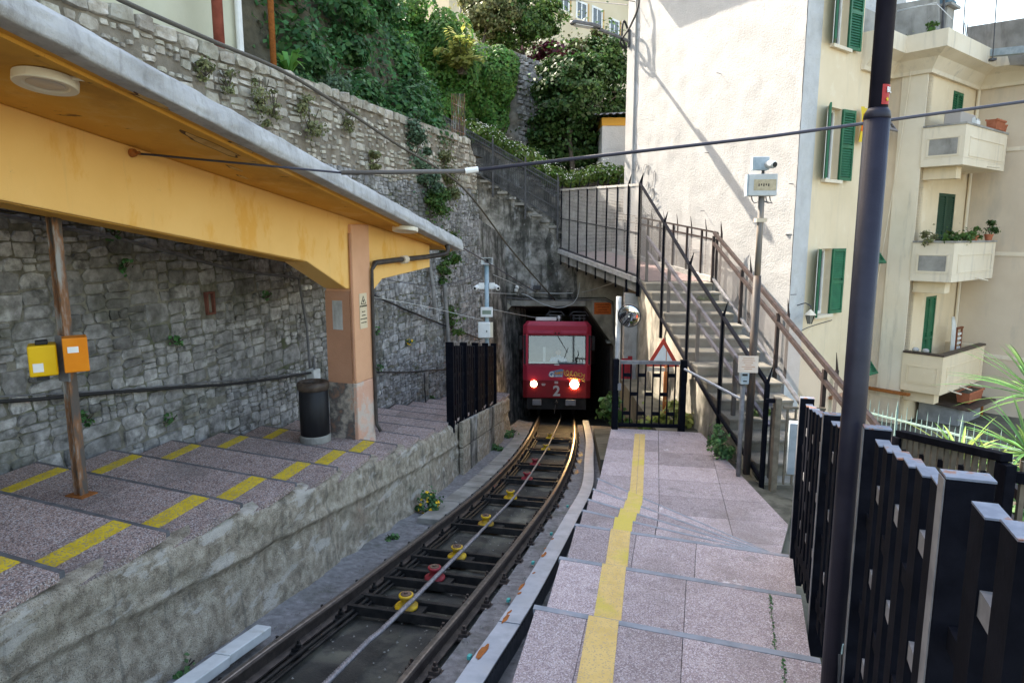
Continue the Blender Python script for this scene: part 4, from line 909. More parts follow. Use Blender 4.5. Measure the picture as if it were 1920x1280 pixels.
roof_ = rf.build('roof', TRED, tr)
# window band: pillars and glass, dark cab behind
for x in (-FW, FW): MB(tf).bar((x, .025, 1.56), (x, .025, 2.47), .075, .075).build('pillar', TRED, tr, bevel=.01)
for x in (-.95, .95):
    MB(tf).box(x - .03, x + .03, .14, .22, 1.56, 2.47).build('pillar', TRED, tr); 
    for yy in (1.6, 3.2, 4.8): MB(tf).box(x - .03, x + .03, yy, yy + .1, 1.56, 2.47).build('pillar', TRED, tr)
ws = MB(tf).add([(-.82, .004, 1.60), (.82, .004, 1.60), (.82, .15, 2.44), (-.82, .15, 2.44)], [(0, 1, 2, 3)]).build('windscreen', WGLASS, tr)
MB(tf).box(-.83, .83, .0, .05, 1.561, 1.60).build('sill', TPINK, tr); MB(tf).box(-.83, .83, .0, .05, 2.44, 2.469).build('header', TRED, tr)
for q_ in ((-.83, -.815, 1.60, 2.44), (.815, .83, 1.60, 2.44), (-.815, .815, 1.60, 1.615), (-.815, .815, 2.425, 2.44)): MB(tf).box(q_[0], q_[1], -.006, .035, q_[2], q_[3]).build('window_seal', BLACK, tr)
for z_ in (1.121, 1.561): MB(tf).box(-.855, .855, -.002, .004, z_ - .004, z_ + .004).build('panel_seam', TRED_D, tr)
for x_ in (-.60, .60): MB(tf).box(x_ - .003, x_ + .003, -.002, .004, .62, 1.11).build('panel_seam', BLACK, tr)
MB(tf).tube([(.55, -.04, 1.62), (.62, -.03, 1.9), (.6, -.02, 2.0)], .008, 5).build('wiper', BLACK, tr)
MB(tf).lathe((0, -.02, .46), [(.05, -.06), (.05, .06), (.03, .07)], 12, tuple(-tf.y)).build('coupling', DARKSTEEL, tr)
for a, b in ((-.82, -.10), (.10, .82)): MB(tf).box(a, b, -.05, .0, 2.48, 2.57).build('visor', TPINK, tr, bevel=.01)
for x in (-.05, .05): MB(tf).box(x - .02, x + .02, -.03, 0, 2.47, 2.52).build('wiper_motor', BLACK, tr)
MB(tf).bar((.0, .0, 2.45), (.30, .0, 1.95), .02, .015).bar((.33, -.01, 2.1), (.2, -.01, 1.75), .02, .012).build('wiper', BLACK, tr)
for sx in (-1, 1):
    MB(tf).add([(sx * .885, .035, 1.6), (sx * .965, .115, 1.6), (sx * .965, .115, 2.44), (sx * .885, .035, 2.44)], [(0, 1, 2, 3) if sx > 0 else (3, 2, 1, 0)]).build('corner_window', GLASS, tr)
    MB(tf).add([(sx * .955, .22, 1.6), (sx * .955, 8.5, 1.6), (sx * .955, 8.5, 2.44), (sx * .955, .22, 2.44)], [(0, 1, 2, 3)]).build('side_window', GLASS, tr)
    mr = MB(tf).box(sx * 1.04 - .05, sx * 1.04 + .05, .0, .05, 2.02, 2.42).build('mirror', BLACK, tr, bevel=.02); MB(tf).bar((sx * .97, .1, 2.4), (sx * 1.04, .03, 2.44), .02, .02).bar((sx * .97, .1, 2.05), (sx * 1.04, .03, 2.0), .02, .02).build('mirror_arm', BLACK, mr)
MB(tf).box(-.78, .78, .9, 1.0, 1.56, 2.45).build('cab_partition', M('cab_grey', [(.4, (.05, .055, .055)), (.6, (.09, .095, .09))], 4, 4, .7), tr)
MB(tf).box(-.80, .80, .06, .45, 1.5, 1.66).build('dashboard', M('dash_blue_grey', [(.4, (.22, .27, .32)), (.6, (.30, .35, .40))], 5, 4, .5), tr)
MB(tf).box(-.40, -.33, .3, .36, 1.62, 2.1).build('cab_column', WGREY, tr)
for x, w_, l_ in ((-.66, .20, LENS2), (.51, .26, LENS)):
    h = MB(tf).box(x - w_ / 2 - .02, x + w_ / 2 + .02, -.02, .01, .94, 1.09).build('headlight', DGREY, tr, bevel=.01)
    MB(tf).lathe((x, -.021, 1.015), [(w_ * .46, 0), (w_ * .46, .006), (w_ * .3, .012), (.01, .014)], 20, tuple(V((-tf.y.x, -tf.y.y, 0)))).build('lens', l_, h, smooth=True)
text('fleet_number', '2', .42, tf(-.0, -.004, .80), tf.x, UP, M('grey_number', [(.5, (.45, .45, .46))]), tr, .012)
MB(tf).box(-.06, .04, -.006, -.002, 1.03, 1.10).build('crest', M('crest_grey', [(.5, (.45, .35, .35))]), tr)
f_ = Fr(tf(-.38, -.005, 1.01), tf.x, tf.y, UP); MB(f_).ext([(-.07, 0, .02), (-.035, 0, 0), (-.02, 0, .035), (0, 0, 0), (.02, 0, .035), (.035, 0, 0), (.07, 0, .02), (.04, 0, -.045), (-.04, 0, -.045)], (0, -.003, 0), raw=False).build('crest', M('crest_grey', [(.5, (.45, .35, .35))]), tr)
lg = MB(tf).ext([tf(-.24, -.003, 1.27), tf(-.20, -.003, 1.22), tf(.17, -.003, 1.22), tf(.19, -.003, 1.44), tf(.12, -.003, 1.46), tf(-.20, -.003, 1.38)], tf.y * -.003).build('operator_logo', BLUEINK, tr)
pts = [tf(-.14 + .065 * math.cos(a), -.009, 1.30 + .065 * math.sin(a)) for a in [R(40 + 20 * k) for k in range(15)]]
MB().tube([tuple(p) for p in pts] + [tuple(tf(-.12, -.009, 1.27)), tuple(tf(-.10, -.009, 1.31))], .016, 6).build('logo_ring', WINK, lg)
text('lettering', 'AMT', .125, tf(.055, -.008, 1.335), tf.x, UP, ORINK, lg, .004); text('lettering', 'GENOVA', .05, tf(.055, -.008, 1.255), tf.x, UP, WINK, lg, .001)
MB(tf).box(-.07, .07, -.004, .0, 1.57, 1.595).build('plate', WINK, tr)
gf = MB()
def scr(pts, r_=.011): gf.tube([tuple(tf(x, -.006, z)) for x, z in [(p.x, p.y) for p in catmull([(a, b, 0) for a, b in pts], .02)]], r_, 5)
scr([(.20, 1.44), (.22, 1.32), (.28, 1.26), (.34, 1.32), (.31, 1.42), (.26, 1.36), (.33, 1.27), (.38, 1.22)])
scr([(.38, 1.26), (.40, 1.38), (.44, 1.40), (.42, 1.31), (.47, 1.27), (.51, 1.33)])
scr([(.53, 1.25), (.50, 1.33), (.55, 1.38), (.58, 1.30), (.54, 1.25)]); scr([(.60, 1.26), (.62, 1.36)]); scr([(.63, 1.42), (.645, 1.43)])
scr([(.66, 1.35), (.63, 1.27), (.70, 1.24), (.73, 1.31), (.69, 1.36), (.76, 1.28), (.80, 1.32), (.78, 1.22), (.72, 1.17), (.62, 1.19), (.5, 1.22)])
scr([(.72, 1.16), (.78, 1.18), (.80, 1.08), (.76, 1.12), (.70, 1.14)]); scr([(.30, 1.19), (.45, 1.2), (.62, 1.15)])
gf.build('graffiti', GOLD, tr)
for a, b in ((-.70, -.44), (.26, .56)): MB(tf).box(a, b, -.03, .03, .38, .56).build('buffer_plate', M('buffer_grey', [(.4, (.16, .165, .18)), (.6, (.22, .225, .24))], 6, 5, .6), tr, bevel=.02)
MB(tf).box(-.86, .86, .08, 8.8, .26, .598).build('underframe', BLACK, tr)
for sx in (-1, 1):
    for yy in (.9, 2.4): MB(tf).lathe((sx * .525, yy, .24), [(.24, -.05), (.24, .05)], 20, tuple(tf.x)).build('wheel', DARKSTEEL, tr)
MB(tf).tube([(0, -.01, .55), (-.03, -.03, .35), (-.06, -.02, .15)], .012, 6).build('hose', DGREY, tr)
rg_ = MB(tf).box(-.62, -.02, .25, .9, 2.87, 2.97).build('roof_box', WHITEP, roof_, bevel=.01)
mb = MB(tf)
for x0, x1 in ((-.32, .22), (.36, .92)):
    for z_ in (2.95, 3.04): mb.bar((x0 + .08, .5, z_), (x1 - .08, .5, z_), .03, .03)
    for t_ in (.12, .3, .42): mb.bar((x0 + t_, .5, 2.86), (x0 + t_, .5, 3.05), .03, .03)
    mb.tube([(x0, .55, 3.02), (x0 + .1, .55, 3.14), (x1 - .1, .55, 3.14), (x1, .55, 3.02)], .018, 6)
mb.build('pantograph_frame', DGREY, roof_)
MB(tf).lathe((.05, .3, 2.87), [(.02, 0), (.02, .05), (.04, .06), (.04, .12), (.02, .14)], 10).build('insulator', WHITEP, roof_)
# driver
dv = empty('person', tf(.05, .6, 1.5), 'driver in pale blue shirt with tie sitting behind the windscreen', 'person')
def skin(name, verts, edges, mat, par, sub=2):
    o_ = WLOC[par.name]; me = bpy.data.meshes.new(name); me.from_pydata([tuple(V(v[:3]) - o_) for v in verts], edges, [])
    ob = link(name, me, mat, par); ob.modifiers.new('skin', 'SKIN')
    for i, v in enumerate(verts): me.skin_vertices[0].data[i].radius = (v[3], v[3] if len(v) < 5 else v[4]); me.skin_vertices[0].data[i].use_root = (i == 0)
    s_ = ob.modifiers.new('sub', 'SUBSURF'); s_.levels = sub; s_.render_levels = sub
    return ob
SKIN = M('skin', [(.5, (.45, .26, .18))], rough=.6); SHIRT = M('pale_blue_shirt', [(.5, (.42, .52, .68))], rough=.8); HAIR = M('dark_hair', [(.5, (.03, .02, .018))], rough=.7)
def w3(x, y, z, *r_): p = tf(x, y, z); return (p.x, p.y, p.z) + r_
skin('body', [w3(.05, .62, 1.35, .16, .12), w3(.05, .62, 1.55, .16, .11), w3(.05, .62, 1.72, .16, .10), w3(.05, .61, 1.80, .06), w3(.05, .60, 1.86, .052), w3(.05, .59, 1.92, .075, .085), w3(.05, .585, 2.0, .078, .09), w3(.05, .59, 2.06, .05),
              w3(-.13, .62, 1.74, .065), w3(-.20, .52, 1.60, .05), w3(-.17, .36, 1.66, .042), w3(-.15, .30, 1.68, .04), w3(.23, .62, 1.74, .065), w3(.30, .5, 1.60, .05), w3(.25, .36, 1.66, .042), w3(.22, .30, 1.68, .04)],
     [(0, 1), (1, 2), (2, 3), (3, 4), (4, 5), (5, 6), (6, 7), (2, 8), (8, 9), (9, 10), (10, 11), (2, 12), (12, 13), (13, 14), (14, 15)], SHIRT, dv)
MB(tf).lathe((.05, .585, 1.965), [(.0, -.125), (.05, -.105), (.075, -.05), (.082, .0), (.078, .05), (.05, .09), (.0, .105)], 18).build('head', SKIN, dv, smooth=True)
MB(tf).lathe((.05, .60, 1.99), [(.088, -.02), (.092, .03), (.075, .075), (.04, .10), (.0, .105)], 16).build('hair', HAIR, dv, smooth=True)
MB(tf).ext([(.035, .49, 1.94), (.065, .49, 1.94), (.05, .47, 1.94)], (0, 0, .04), raw=False).build('nose', SKIN, dv)
for sx in (-.032, .032): MB(tf).cbox((.05 + sx, .503, 1.985), (.022, .006, .01)).build('eye', INK, dv)
MB(tf).cbox((.05, .508, 1.905), (.045, .006, .008)).build('mouth', M('lip', [(.5, (.3, .1, .09))]), dv)
MB(tf).ext([(.03, .5, 1.74), (.07, .5, 1.74), (.06, .5, 1.5), (.05, .5, 1.47), (.04, .5, 1.5)], (0, -.01, 0), raw=False).build('tie', M('navy_tie', [(.5, (.03, .05, .14))]), dv)

# ================================================================== STAIR, WALKWAY, RAILINGS
SX0, SX1 = 2.98, 4.55
def sx(y): return 2.98 + (15.97 - y) * .062          # near edge of the stair, splayed a little towards the foot
st = empty('stone_staircase', (3.7, 9.5, -3.32), 'broad grey stone staircase climbing from the landing to the walkway', 'staircase')
NST = 13; RISE = (3.32 - 1.09) / NST; Y0s, Y1s = 9.15, 15.95; TRD = (Y1s - Y0s) / NST
for k in range(NST):
    y = Y0s + k * TRD; z = -3.32 + (k + 1) * RISE
    MB().box(sx(y) + .02, SX1 - .02, y, y + TRD + .05, z - RISE - .03, z - .05).build('riser', STAIR, st)
    MB().box(sx(y), SX1 + .06 * ((k * 7) % 3 - 1) * .3, y - .035, y + TRD + .03, z - .048, z).build('tread', STAIR, st, bevel=.012)
prof = [(9.0, -5.6), (9.0, -3.36), (Y1s, -1.36), (Y1s + .3, -1.36), (Y1s + .3, -5.6)]
MB().ext([(SX0 + .5, y, z - .02) for y, z in prof], (SX1 - SX0 - .56, 0, 0)).build('stair_body', CON, st)
mb = MB()
def sidewall(u, v):
    y = 8.9 + u * 7.6; zt = -3.34 + max(0, (y - 9.1)) / 6.85 * 2.2 - .06; z = zt + (-5.8 - zt) * v
    return V((sx(y) + .02 - .06 * mn.fractal(V((y * 1.3, z * 1.6, 0)), .8, 2, 4) + .02, y, z))
mb.grid(sidewall, 60, 24); mb.build('side_wall', CON_P, st, smooth=True)
# wall right of the portal, below the walkway
sw = empty('track_side_wall', (3.1, 17, -5), 'short rough wall right of the tunnel with red graffiti behind the gate', 'wall')
MB().ext([(3.22, 16.3, -6), (3.22, PY, -6), (3.22, PY, -1.25), (3.22, 16.3, -1.3)], (.3, 0, 0)).build('wall_face', CON_P, sw)
MB().ext([(2.7, 16.25, -6), (3.2, 16.25, -6), (3.2, 16.25, -1.4), (2.7, 16.25, -1.4)], (0, .25, 0)).build('buttress', CON_L, sw)
RG = M('red_graffiti', [(.5, (.40, .03, .04))], rough=.6)
for (u0, u1, v0, v1) in ((1166, 1176, 672, 790), (1178, 1183, 668, 785)):
    a, b = at(u0, v0, 16.2), at(u1, v1, 16.2); MB().box(a.x, b.x, 16.235, 16.245, b.z, a.z).build('graffiti', RG, sw)
# walkway deck
Wf0, Wf1, Wb0, Wb1 = V((2.95, 15.97, 0)), V((1.38, 19.9, 0)), V((4.75, 15.97, 0)), V((2.95, 19.95, 0))
def wz(f): return -1.09 + f * .58
wk = empty('walkway', (3, 17, -1.3)); tag(wk, kind='structure')
def deck(z_, th, ins=0): return [V((Wf0.x + ins, Wf0.y, wz(0) + z_)), V((Wf1.x + ins, Wf1.y, wz(1) + z_)), V((Wb1.x - ins, Wb1.y, wz(1) + z_)), V((Wb0.x - ins, Wb0.y, wz(0) + z_))]
MB().ext(deck(-.004, 0), (0, 0, -.26)).build('deck', CON, wk); MB().ext(deck(.012, 0, .16), (0, 0, -.014)).build('paving', REDPAV, wk)
MB().bar(tuple(Wf0 + UP * (wz(0) + .03)), tuple(Wf1 + UP * (wz(1) + .03)), .14, .12).build('kerb', CON_L, wk); MB().bar(tuple(Wb0 + UP * (wz(0) + .03)), tuple(Wb1 + UP * (wz(1) + .03)), .14, .12).build('kerb', CON_L, wk)
def sheet(name, a, b, za0, za1, zb0, zb1, mat, par):       # mesh sheet between two ground points, bottom/top heights at each end
    m = MB(); m.add([(a.x, a.y, za0), (b.x, b.y, zb0), (b.x, b.y, zb1), (a.x, a.y, za1)], [(0, 1, 2, 3)], True); L0 = (b - a).length; m.uv = [(0, za0), (L0, zb0), (L0, zb1), (0, za1)]; return m.build(name, mat, par)
def spike(m, p, z0, z1, w_=.045, tip=.22, lean=V((0, 0, 0))):
    p = V((p.x, p.y, 0)); m.bar(tuple(p + UP * z0), tuple(p + UP * z1), w_, w_)
    m.tube([tuple(p + UP * z1), tuple(p + UP * (z1 + tip) + lean)], [w_ * .55, .004], 4)
# tall fence along the front of the walkway
wf = empty('walkway_fence', Wf0 + UP * wz(0), 'tall grey mesh fence with spiked posts on the walkway edge above the track', 'fence')
N_ = 9
for k in range(N_):
    f = k / (N_ - 1) * .98; p = Wf0.lerp(Wf1, f); big = k < 2
    m = MB(); spike(m, p, wz(f) - .35, 1.13 + f * .12, .06 if big else .04, .25, V((.05, .0, 0))); m.build('post', FENCE, wf)
for z_ in (0, 1):
    a, b = Wf0 + UP * (wz(0) + .12 if z_ == 0 else 1.12), Wf1 + UP * (wz(1) + .12 if z_ == 0 else 1.24); MB().bar(tuple(a), tuple(b), .04, .05).build('rail', CON_L if z_ == 1 else DGREY, wf)
MB().bar(tuple(Wf0 + UP * .02), tuple(Wf1 + UP * .45), .03, .03).build('rail', DGREY, wf)
sheet('mesh_panel', Wf0, Wf1, wz(0) + .12, 1.11, wz(1) + .12, 1.23, MESH_L, wf)
# railing along the back of the walkway
wb = empty('walkway_railing', Wb0 + UP * wz(0), 'low rusty railing with mesh along the back of the walkway by the white wall', 'railing')
for k in range(9):
    f = k / 8; p = Wb0.lerp(Wb1, f); MB().bar(tuple(p + UP * (wz(f))), tuple(p + UP * (wz(f) + 1.12)), .05, .05).build('post', RAILB, wb)
    m = MB(); spike(m, p + V((.12, .05, 0)), wz(f), wz(f) + 1.1, .03, .28, V((-.04, 0, 0))); m.build('spike', RAILB, wb)
for dz in (.95, 1.12): MB().bar(tuple(Wb0 + UP * (wz(0) + dz)), tuple(Wb1 + UP * (wz(1) + dz)), .04, .04).build('rail', RAILB, wb)
sheet('mesh_panel', Wb0, Wb1, wz(0) + .08, wz(0) + .95, wz(1) + .08, wz(1) + .95, MESH_L, wb)
# left side of the stair: tall mesh fence and a double handrail
lf = empty('stair_fence', (SX0, 9, -3.3), 'tall black mesh fence with spiked posts down the near side of the stair', 'fence')
def sz(y): return -3.32 + max(0, min(1, (y - Y0s) / (Y1s - Y0s))) * 2.23
PST = [(15.97, 1.14), (13.9, .22), (12.2, -.55), (10.5, -1.27), (8.82, -1.95)]
for (y, zt) in PST:
    m = MB(); spike(m, V((sx(y) - .05, y, 0)), sz(y) - .35, zt, .055, .24, V((.07, .02, 0))); m.build('post', FENCE, lf)
for (y0, z0), (y1, z1) in zip(PST, PST[1:]):
    a, b = V((sx(y0) - .05, y0, 0)), V((sx(y1) - .05, y1, 0))
    MB().bar(tuple(a + UP * z0), tuple(b + UP * z1), .045, .045).build('rail', FENCE, lf); MB().bar(tuple(a + UP * (sz(y0) + .06)), tuple(b + UP * (sz(y1) + .04)), .045, .045).build('rail', FENCE, lf)
    sheet('mesh_panel', a, b, sz(y0) + .06, z0, sz(y1) + .04, z1, MESH_D, lf)
lh = empty('stair_handrail', (SX0 + .12, 9, -3.3), 'double grey violet handrail inside the tall stair fence', 'handrail')
yy = [15.9, 14.1, 12.2, 10.4, 9.0]
for y in yy: MB().bar((sx(y) + .14, y, sz(y)), (sx(y) + .14, y, sz(y) + 1.0), .06, .06).build('post', DGREY, lh)
for dz, w_ in ((1.02, .06), (.72, .045)): MB().bar((sx(15.95) + .14, 15.95, sz(15.95) + dz), (sx(9.1) + .14, 9.1, sz(9.1) + dz), .05, w_).build('rail', RAILV, lh)
# right side of the stair: brown handrail with mesh
rh = empty('stair_railing', (SX1 + .1, 9, -3.3), 'brown handrail with mesh panels down the right side of the stair', 'railing')
yy = [15.97, 13.9, 11.9, 10.0, 8.1]
for y in yy:
    z_ = sz(y) if y > 9 else -3.32 - (9 - y) * .33
    MB().bar((SX1 + .12, y, z_ - .2), (SX1 + .12, y, z_ + 1.05), .06, .06).build('post', RAILB, rh)
    m = MB(); spike(m, V((SX1 + .28, y - .05, 0)), z_ - .2, z_ + 1.05, .04, .26, V((-.03, 0, 0))); m.build('spike', RAILB, rh)
zz = lambda y, d: (-3.32 + (y - Y0s) / (Y1s - Y0s) * 2.23) + d
for dz, w_, x_, mt in ((1.12, .075, .12, RAILB), (.88, .07, .12, RAILB), (.06, .045, .14, FGREY)): MB().bar((SX1 + x_, 15.97, zz(15.97, dz)), (SX1 + x_, 7.6, zz(7.6, dz)), .055, w_).build('rail', mt, rh)
sheet('mesh_panel', V((SX1 + .2, 15.9, 0)), V((SX1 + .2, 7.6, 0)), zz(15.9, .06), zz(15.9, 1.0), zz(7.6, .06), zz(7.6, 1.0), MESH_G, rh)

# ---- upper stair flight in front of the portal top, with its dark fence
us = empty('upper_stair_flight', (0, PY, 0), 'worn concrete stair flight rising to the left above the tunnel', 'staircase')
X0u, X1u = 2.3, -2.6; nst = 20
for k in range(nst):
    x = X0u + (X1u - X0u) * k / nst; z = fl2(x) + .05
    MB().box(x - .27, x + .02, PY - .12, PY + 1.3, z - .05, z + .02 + .0).build('step', CON_D if k % 2 else CON, us)
MB().ext([(X0u, PY - .03, fl2(X0u) - .25), (X0u, PY - .03, fl2(X0u) + .04), (X1u, PY - .03, fl2(X1u) + .04), (X1u, PY - .03, fl2(X1u) - .25)], (0, .028, 0)).build('stringer', CON_D, us)
MB().ext([(X0u, PY + 1.3, -2), (X0u, PY + 1.3, fl2(X0u) + .9), (X1u, PY + 1.3, fl2(X1u) + 1.0), (X1u, PY + 1.3, -2)], (0, .3, 0)).build('inner_wall', CON_D, us)
uf = empty('upper_stair_fence', (0, PY - .1, 0), 'dense dark bar fence along the upper stair flight', 'fence')
def ftop(x): return fl2(x) + 1.28 - (1.4 - x) * .09
for k in range(5):
    x = 1.3 - k * .92; m = MB(); spike(m, V((x, PY - .14, 0)), fl2(x) - .35, ftop(x) + .1, .05, .12); m.build('post', DGREY, uf)
m = MB()
for k in range(64):
    x = 1.3 - k * .06; m.bar((x, PY - .13, fl2(x) + .15), (x, PY - .13, ftop(x)), .012, .012)
m.build('bars', DGREY, uf)
for d_ in (0, -.14, -.75, -1.05): MB().bar((1.35, PY - .13, ftop(1.35) + d_), (-2.4, PY - .13, ftop(-2.4) + d_), .02, .03).build('rail', DGREY, uf)
sheet('mesh_panel', V((1.35, PY - .10, 0)), V((-2.4, PY - .10, 0)), fl2(1.35) + .12, ftop(1.35), fl2(-2.4) + .12, ftop(-2.4), MESH_D, uf)  # dark sheet added behind the bars to make the fence read dense and dark

# ================================================================== GATES AND FENCES
def gatebars(par, A, B, z0, z1, nb, levels, mat, bw=.022):
    d = (B - A).normalized(); L0 = (B - A).length
    for k in range(nb): p = A.lerp(B, (k + .5) / nb); MB(Fr((p.x, p.y, 0), d, d.cross(UP) * -1, UP)).box(-bw / 2, bw / 2, -.02, .02, z0, z1).build('bar', mat, par)
    for li, lv in enumerate(levels):
        for k in range(nb - 1):
            if (k + li) % 2: continue
            p, q = A.lerp(B, (k + .5) / nb), A.lerp(B, (k + 1.5) / nb); MB().bar(tuple(V((p.x, p.y, lv))), tuple(V((q.x, q.y, lv))), .035, .06).build('spacer', mat, par)
ga = empty('platform_gate', SR(11.1, .3, z=zl), 'black barred gate closing the far end of the right platform', 'gate')
A = onz(1152, 803, zl); B = onz(1277, 806, zl); A.z = B.z = 0
for p, w_ in ((A, .12), (B, .12)): MB().bar(tuple(p + UP * (zl - .1)), tuple(p + UP * (zl + 1.22)), w_, .10).build('post', FENCE, ga, bevel=.006)
for dz, h_ in ((1.17, .06), (.07, .06)): MB().bar(tuple(A.lerp(B, .06) + UP * (zl + dz)), tuple(A.lerp(B, .95) + UP * (zl + dz)), .05, h_).build('rail', FGREY if dz > 1 else FENCE, ga)
gatebars(ga, A.lerp(B, .06), B.lerp(A, .06), zl + .09, zl + 1.15, 8, (zl + .28, zl + .62, zl + .95), FENCE)
MB().cbox(tuple(A + V((.06, -.05, zl + .75))), (.06, .03, .12)).build('lock', FGREY, ga)
sg2 = empty('side_gate', V((3.4, 8.7, zl)), 'small grey brown barred gate at the foot of the stair', 'gate')
A = V((3.46, 8.66, 0)); B = V((4.05, 8.58, 0)); BR = M('bronze_paint', [(.4, (.10, .085, .065)), (.6, (.16, .135, .105))], 8, 5, .5)
MB().bar(tuple(A + UP * (zl - .05)), tuple(A + UP * (zl + 1.22)), .10, .08).build('post', BR, sg2, bevel=.006)
MB().bar(tuple(A + V((-.16, 0, zl + 1.18))), tuple(A + V((.02, 0, zl + 1.18))), .05, .05).build('hinge_bar', FENCE, sg2); 
gatebars(sg2, A + V((.08, -.01, 0)), B, zl + .05, zl + 1.08, 5, (zl + .25, zl + .55, zl + .92), BR)
MB().bar(tuple(A + V((.08, -.01, zl + 1.09))), tuple(B + UP * (zl + 1.09)), .04, .03).build('rail', BR, sg2)
# handrail from the gate to the ticket post
hr = empty('grey_handrail', onz(1280, 800, zl), 'thin grey handrail sloping from the gate to the grey ticket post', 'handrail')
a_, b_ = at(1284, 692, 10.9), at(1388, 747, 9.15); MB().tube([tuple(a_), tuple(b_)], .02, 8).build('tube', GALV, hr)

rf_ = empty('platform_fence', V((1.6, 2.9, -2.2)), 'black steel fence of stepped vertical bars along the right platform', 'fence')
FT = [(1.116, 1.6, -.582), (1.575, 2.85, -.82), (1.984, 4.1, -1.095), (2.396, 5.4, -1.308)]
FT = [(FT[0][0] - .44 * k, FT[0][1] - 1.24 * k, FT[0][2] + .235 * k) for k in (1,)] + FT
for i, (x, y, zt) in enumerate(FT):
    if i: d = (V((x, y, 0)) - V((FT[i - 1][0], FT[i - 1][1], 0))).normalized()
    else: d = (V((FT[1][0], FT[1][1], 0)) - V((x, y, 0))).normalized()
    f = Fr((x, y, 0), d.cross(UP), d, UP)
    pst = MB(f).box(-.052, .052, -.03, .03, zt - 1.62, zt - .006).build('post', FENCE, rf_, bevel=.004); MB(f).box(-.053, .053, -.031, .031, zt - .006, zt).build('post_cap', FCAP, pst)
    MB(f).box(-.056, -.0525, -.026, .026, zt - 1.6, zt - .01).build('edge_strip', FGREY, pst)
    if i == 0: continue
    x0, y0, z0 = FT[i - 1]; nb = 6
    for k in range(nb):
        t_ = (k + 1) / (nb + 1); px, py, pz_ = x0 + (x - x0) * t_, y0 + (y - y0) * t_, z0 + (zt - z0) * t_ - .05
        f = Fr((px, py, 0), d.cross(UP), d, UP); b_ = MB(f).box(-.025, .025, -.048, .048, pz_ - 1.34, pz_ - .005).build('bar', FENCE, rf_); MB(f).box(-.026, .026, -.049, .049, pz_ - .005, pz_).build('bar_cap', FCAP, b_)
        for j, lv in enumerate((.2, .36, .56, .76, .96, 1.14)):
            if (k + j) % 2 == 0: MB(f).box(-.02, .02, .0485, .142, pz_ - lv - .06, pz_ - lv).build('spacer', FGREY if j % 2 == 0 else FENCE, b_)
    a_, b2 = V((x0, y0, z0 - 1.25)), V((x, y, zt - 1.25)); MB().bar(tuple(a_), tuple(b2), .05, .08).build('rail', FENCE, rf_)
gb = empty('meter_box', at(1491, 840, 5.55), 'narrow grey metal cabinet fixed beside the far end of the platform fence', 'cabinet')
MB(yawfr(at(1489, 838, 5.62), 18)).box(-.05, .04, -.05, .05, -.23, .22).build('case', BGREY, gb, bevel=.006)

# second fence panel beyond, with mesh steps behind
pn = empty('fence_panel', at(1780, 900, 4), 'black framed fence panel with fine bars beyond the platform fence', 'fence')
A, B = at(1688, 812, 4.5), at(1888, 858, 3.55); 
MB().bar(tuple(A), tuple(B), .07, .045).build('top_rail', FENCE, pn, bevel=.004)
for p in (A, B): MB().bar(tuple(p + UP * -.03), tuple(p + UP * -1.5), .09, .06).build('post', FENCE, pn, bevel=.004)
d = (B - A); nb = 15
for k in range(nb): p = A.lerp(B, (k + .8) / (nb + .6)); MB().bar(tuple(p + UP * -.02), tuple(p + UP * -1.4), .018, .03).build('bar', BR, pn)
for li, lv in enumerate((.13, .30, .62, .9)):
    for k in range(nb - 1):
        if (k + li) % 3: continue
        p, q = A.lerp(B, (k + .8) / (nb + .6)), A.lerp(B, (k + 1.8) / (nb + .6)); MB().bar(tuple(p - UP * lv), tuple(q - UP * lv), .03, .05).build('spacer', FENCE, pn)
a2, b2 = A + V((.25, .5, -.35)), B + V((.5, .6, -.30)); sheet('mesh_panel', V((a2.x, a2.y, 0)), V((b2.x, b2.y, 0)), a2.z - 1.2, a2.z, b2.z - 1.2, b2.z, MESH_L, pn)
for k in range(2): MB().bar(tuple(A.lerp(B, .55 + .35 * k) + V((.2, .3, -.15))), tuple(A.lerp(B, .9 + .35 * k) + V((.4, .1, -.62))), .04, .05).build('brace', RAILB, pn)
sp = empty('fence_panel', B + V((.3, -.25, -1.2)), 'short black bar fence at the right edge beside the mesh', 'fence')
for k in range(3): p = B + V((.10 + .09 * k, -.08 * k, 0)); MB().bar(tuple(p + UP * (-.02)), tuple(p + UP * -1.4), .02, .03).build('bar', BR, sp)
for lv in (.10, .42): MB().bar(tuple(B + V((.04, -.02, -lv))), tuple(B + V((.34, -.26, -lv))), .03, .06).build('spacer', FENCE, sp)

# teal picket fence of the garden
tl = empty('garden_fence', at(1750, 880, 8.5), 'pale teal iron picket fence round the garden below the apartment building', 'fence')
A, B = at(1600, 766, 9.6), at(1960, 856, 6.6); nb = 34
for k in range(nb + 1):
    p = A.lerp(B, k / nb); big = k % 12 == 10
    hgt = .16 if k % 2 == 0 else .07
    m = MB(); m.tube([tuple(p - UP * 1.1), tuple(p + UP * hgt * .6), tuple(p + UP * (hgt * (1.2 if not big else 1.6)))], [.006 if not big else .018, .006 if not big else .018, .002], 5); m.build('picket' if not big else 'post', BLUEWALL, tl)
for dz in (0, -.9): MB().bar(tuple(A + UP * dz), tuple(B + UP * dz), .018, .024).build('rail', BLUEWALL, tl)

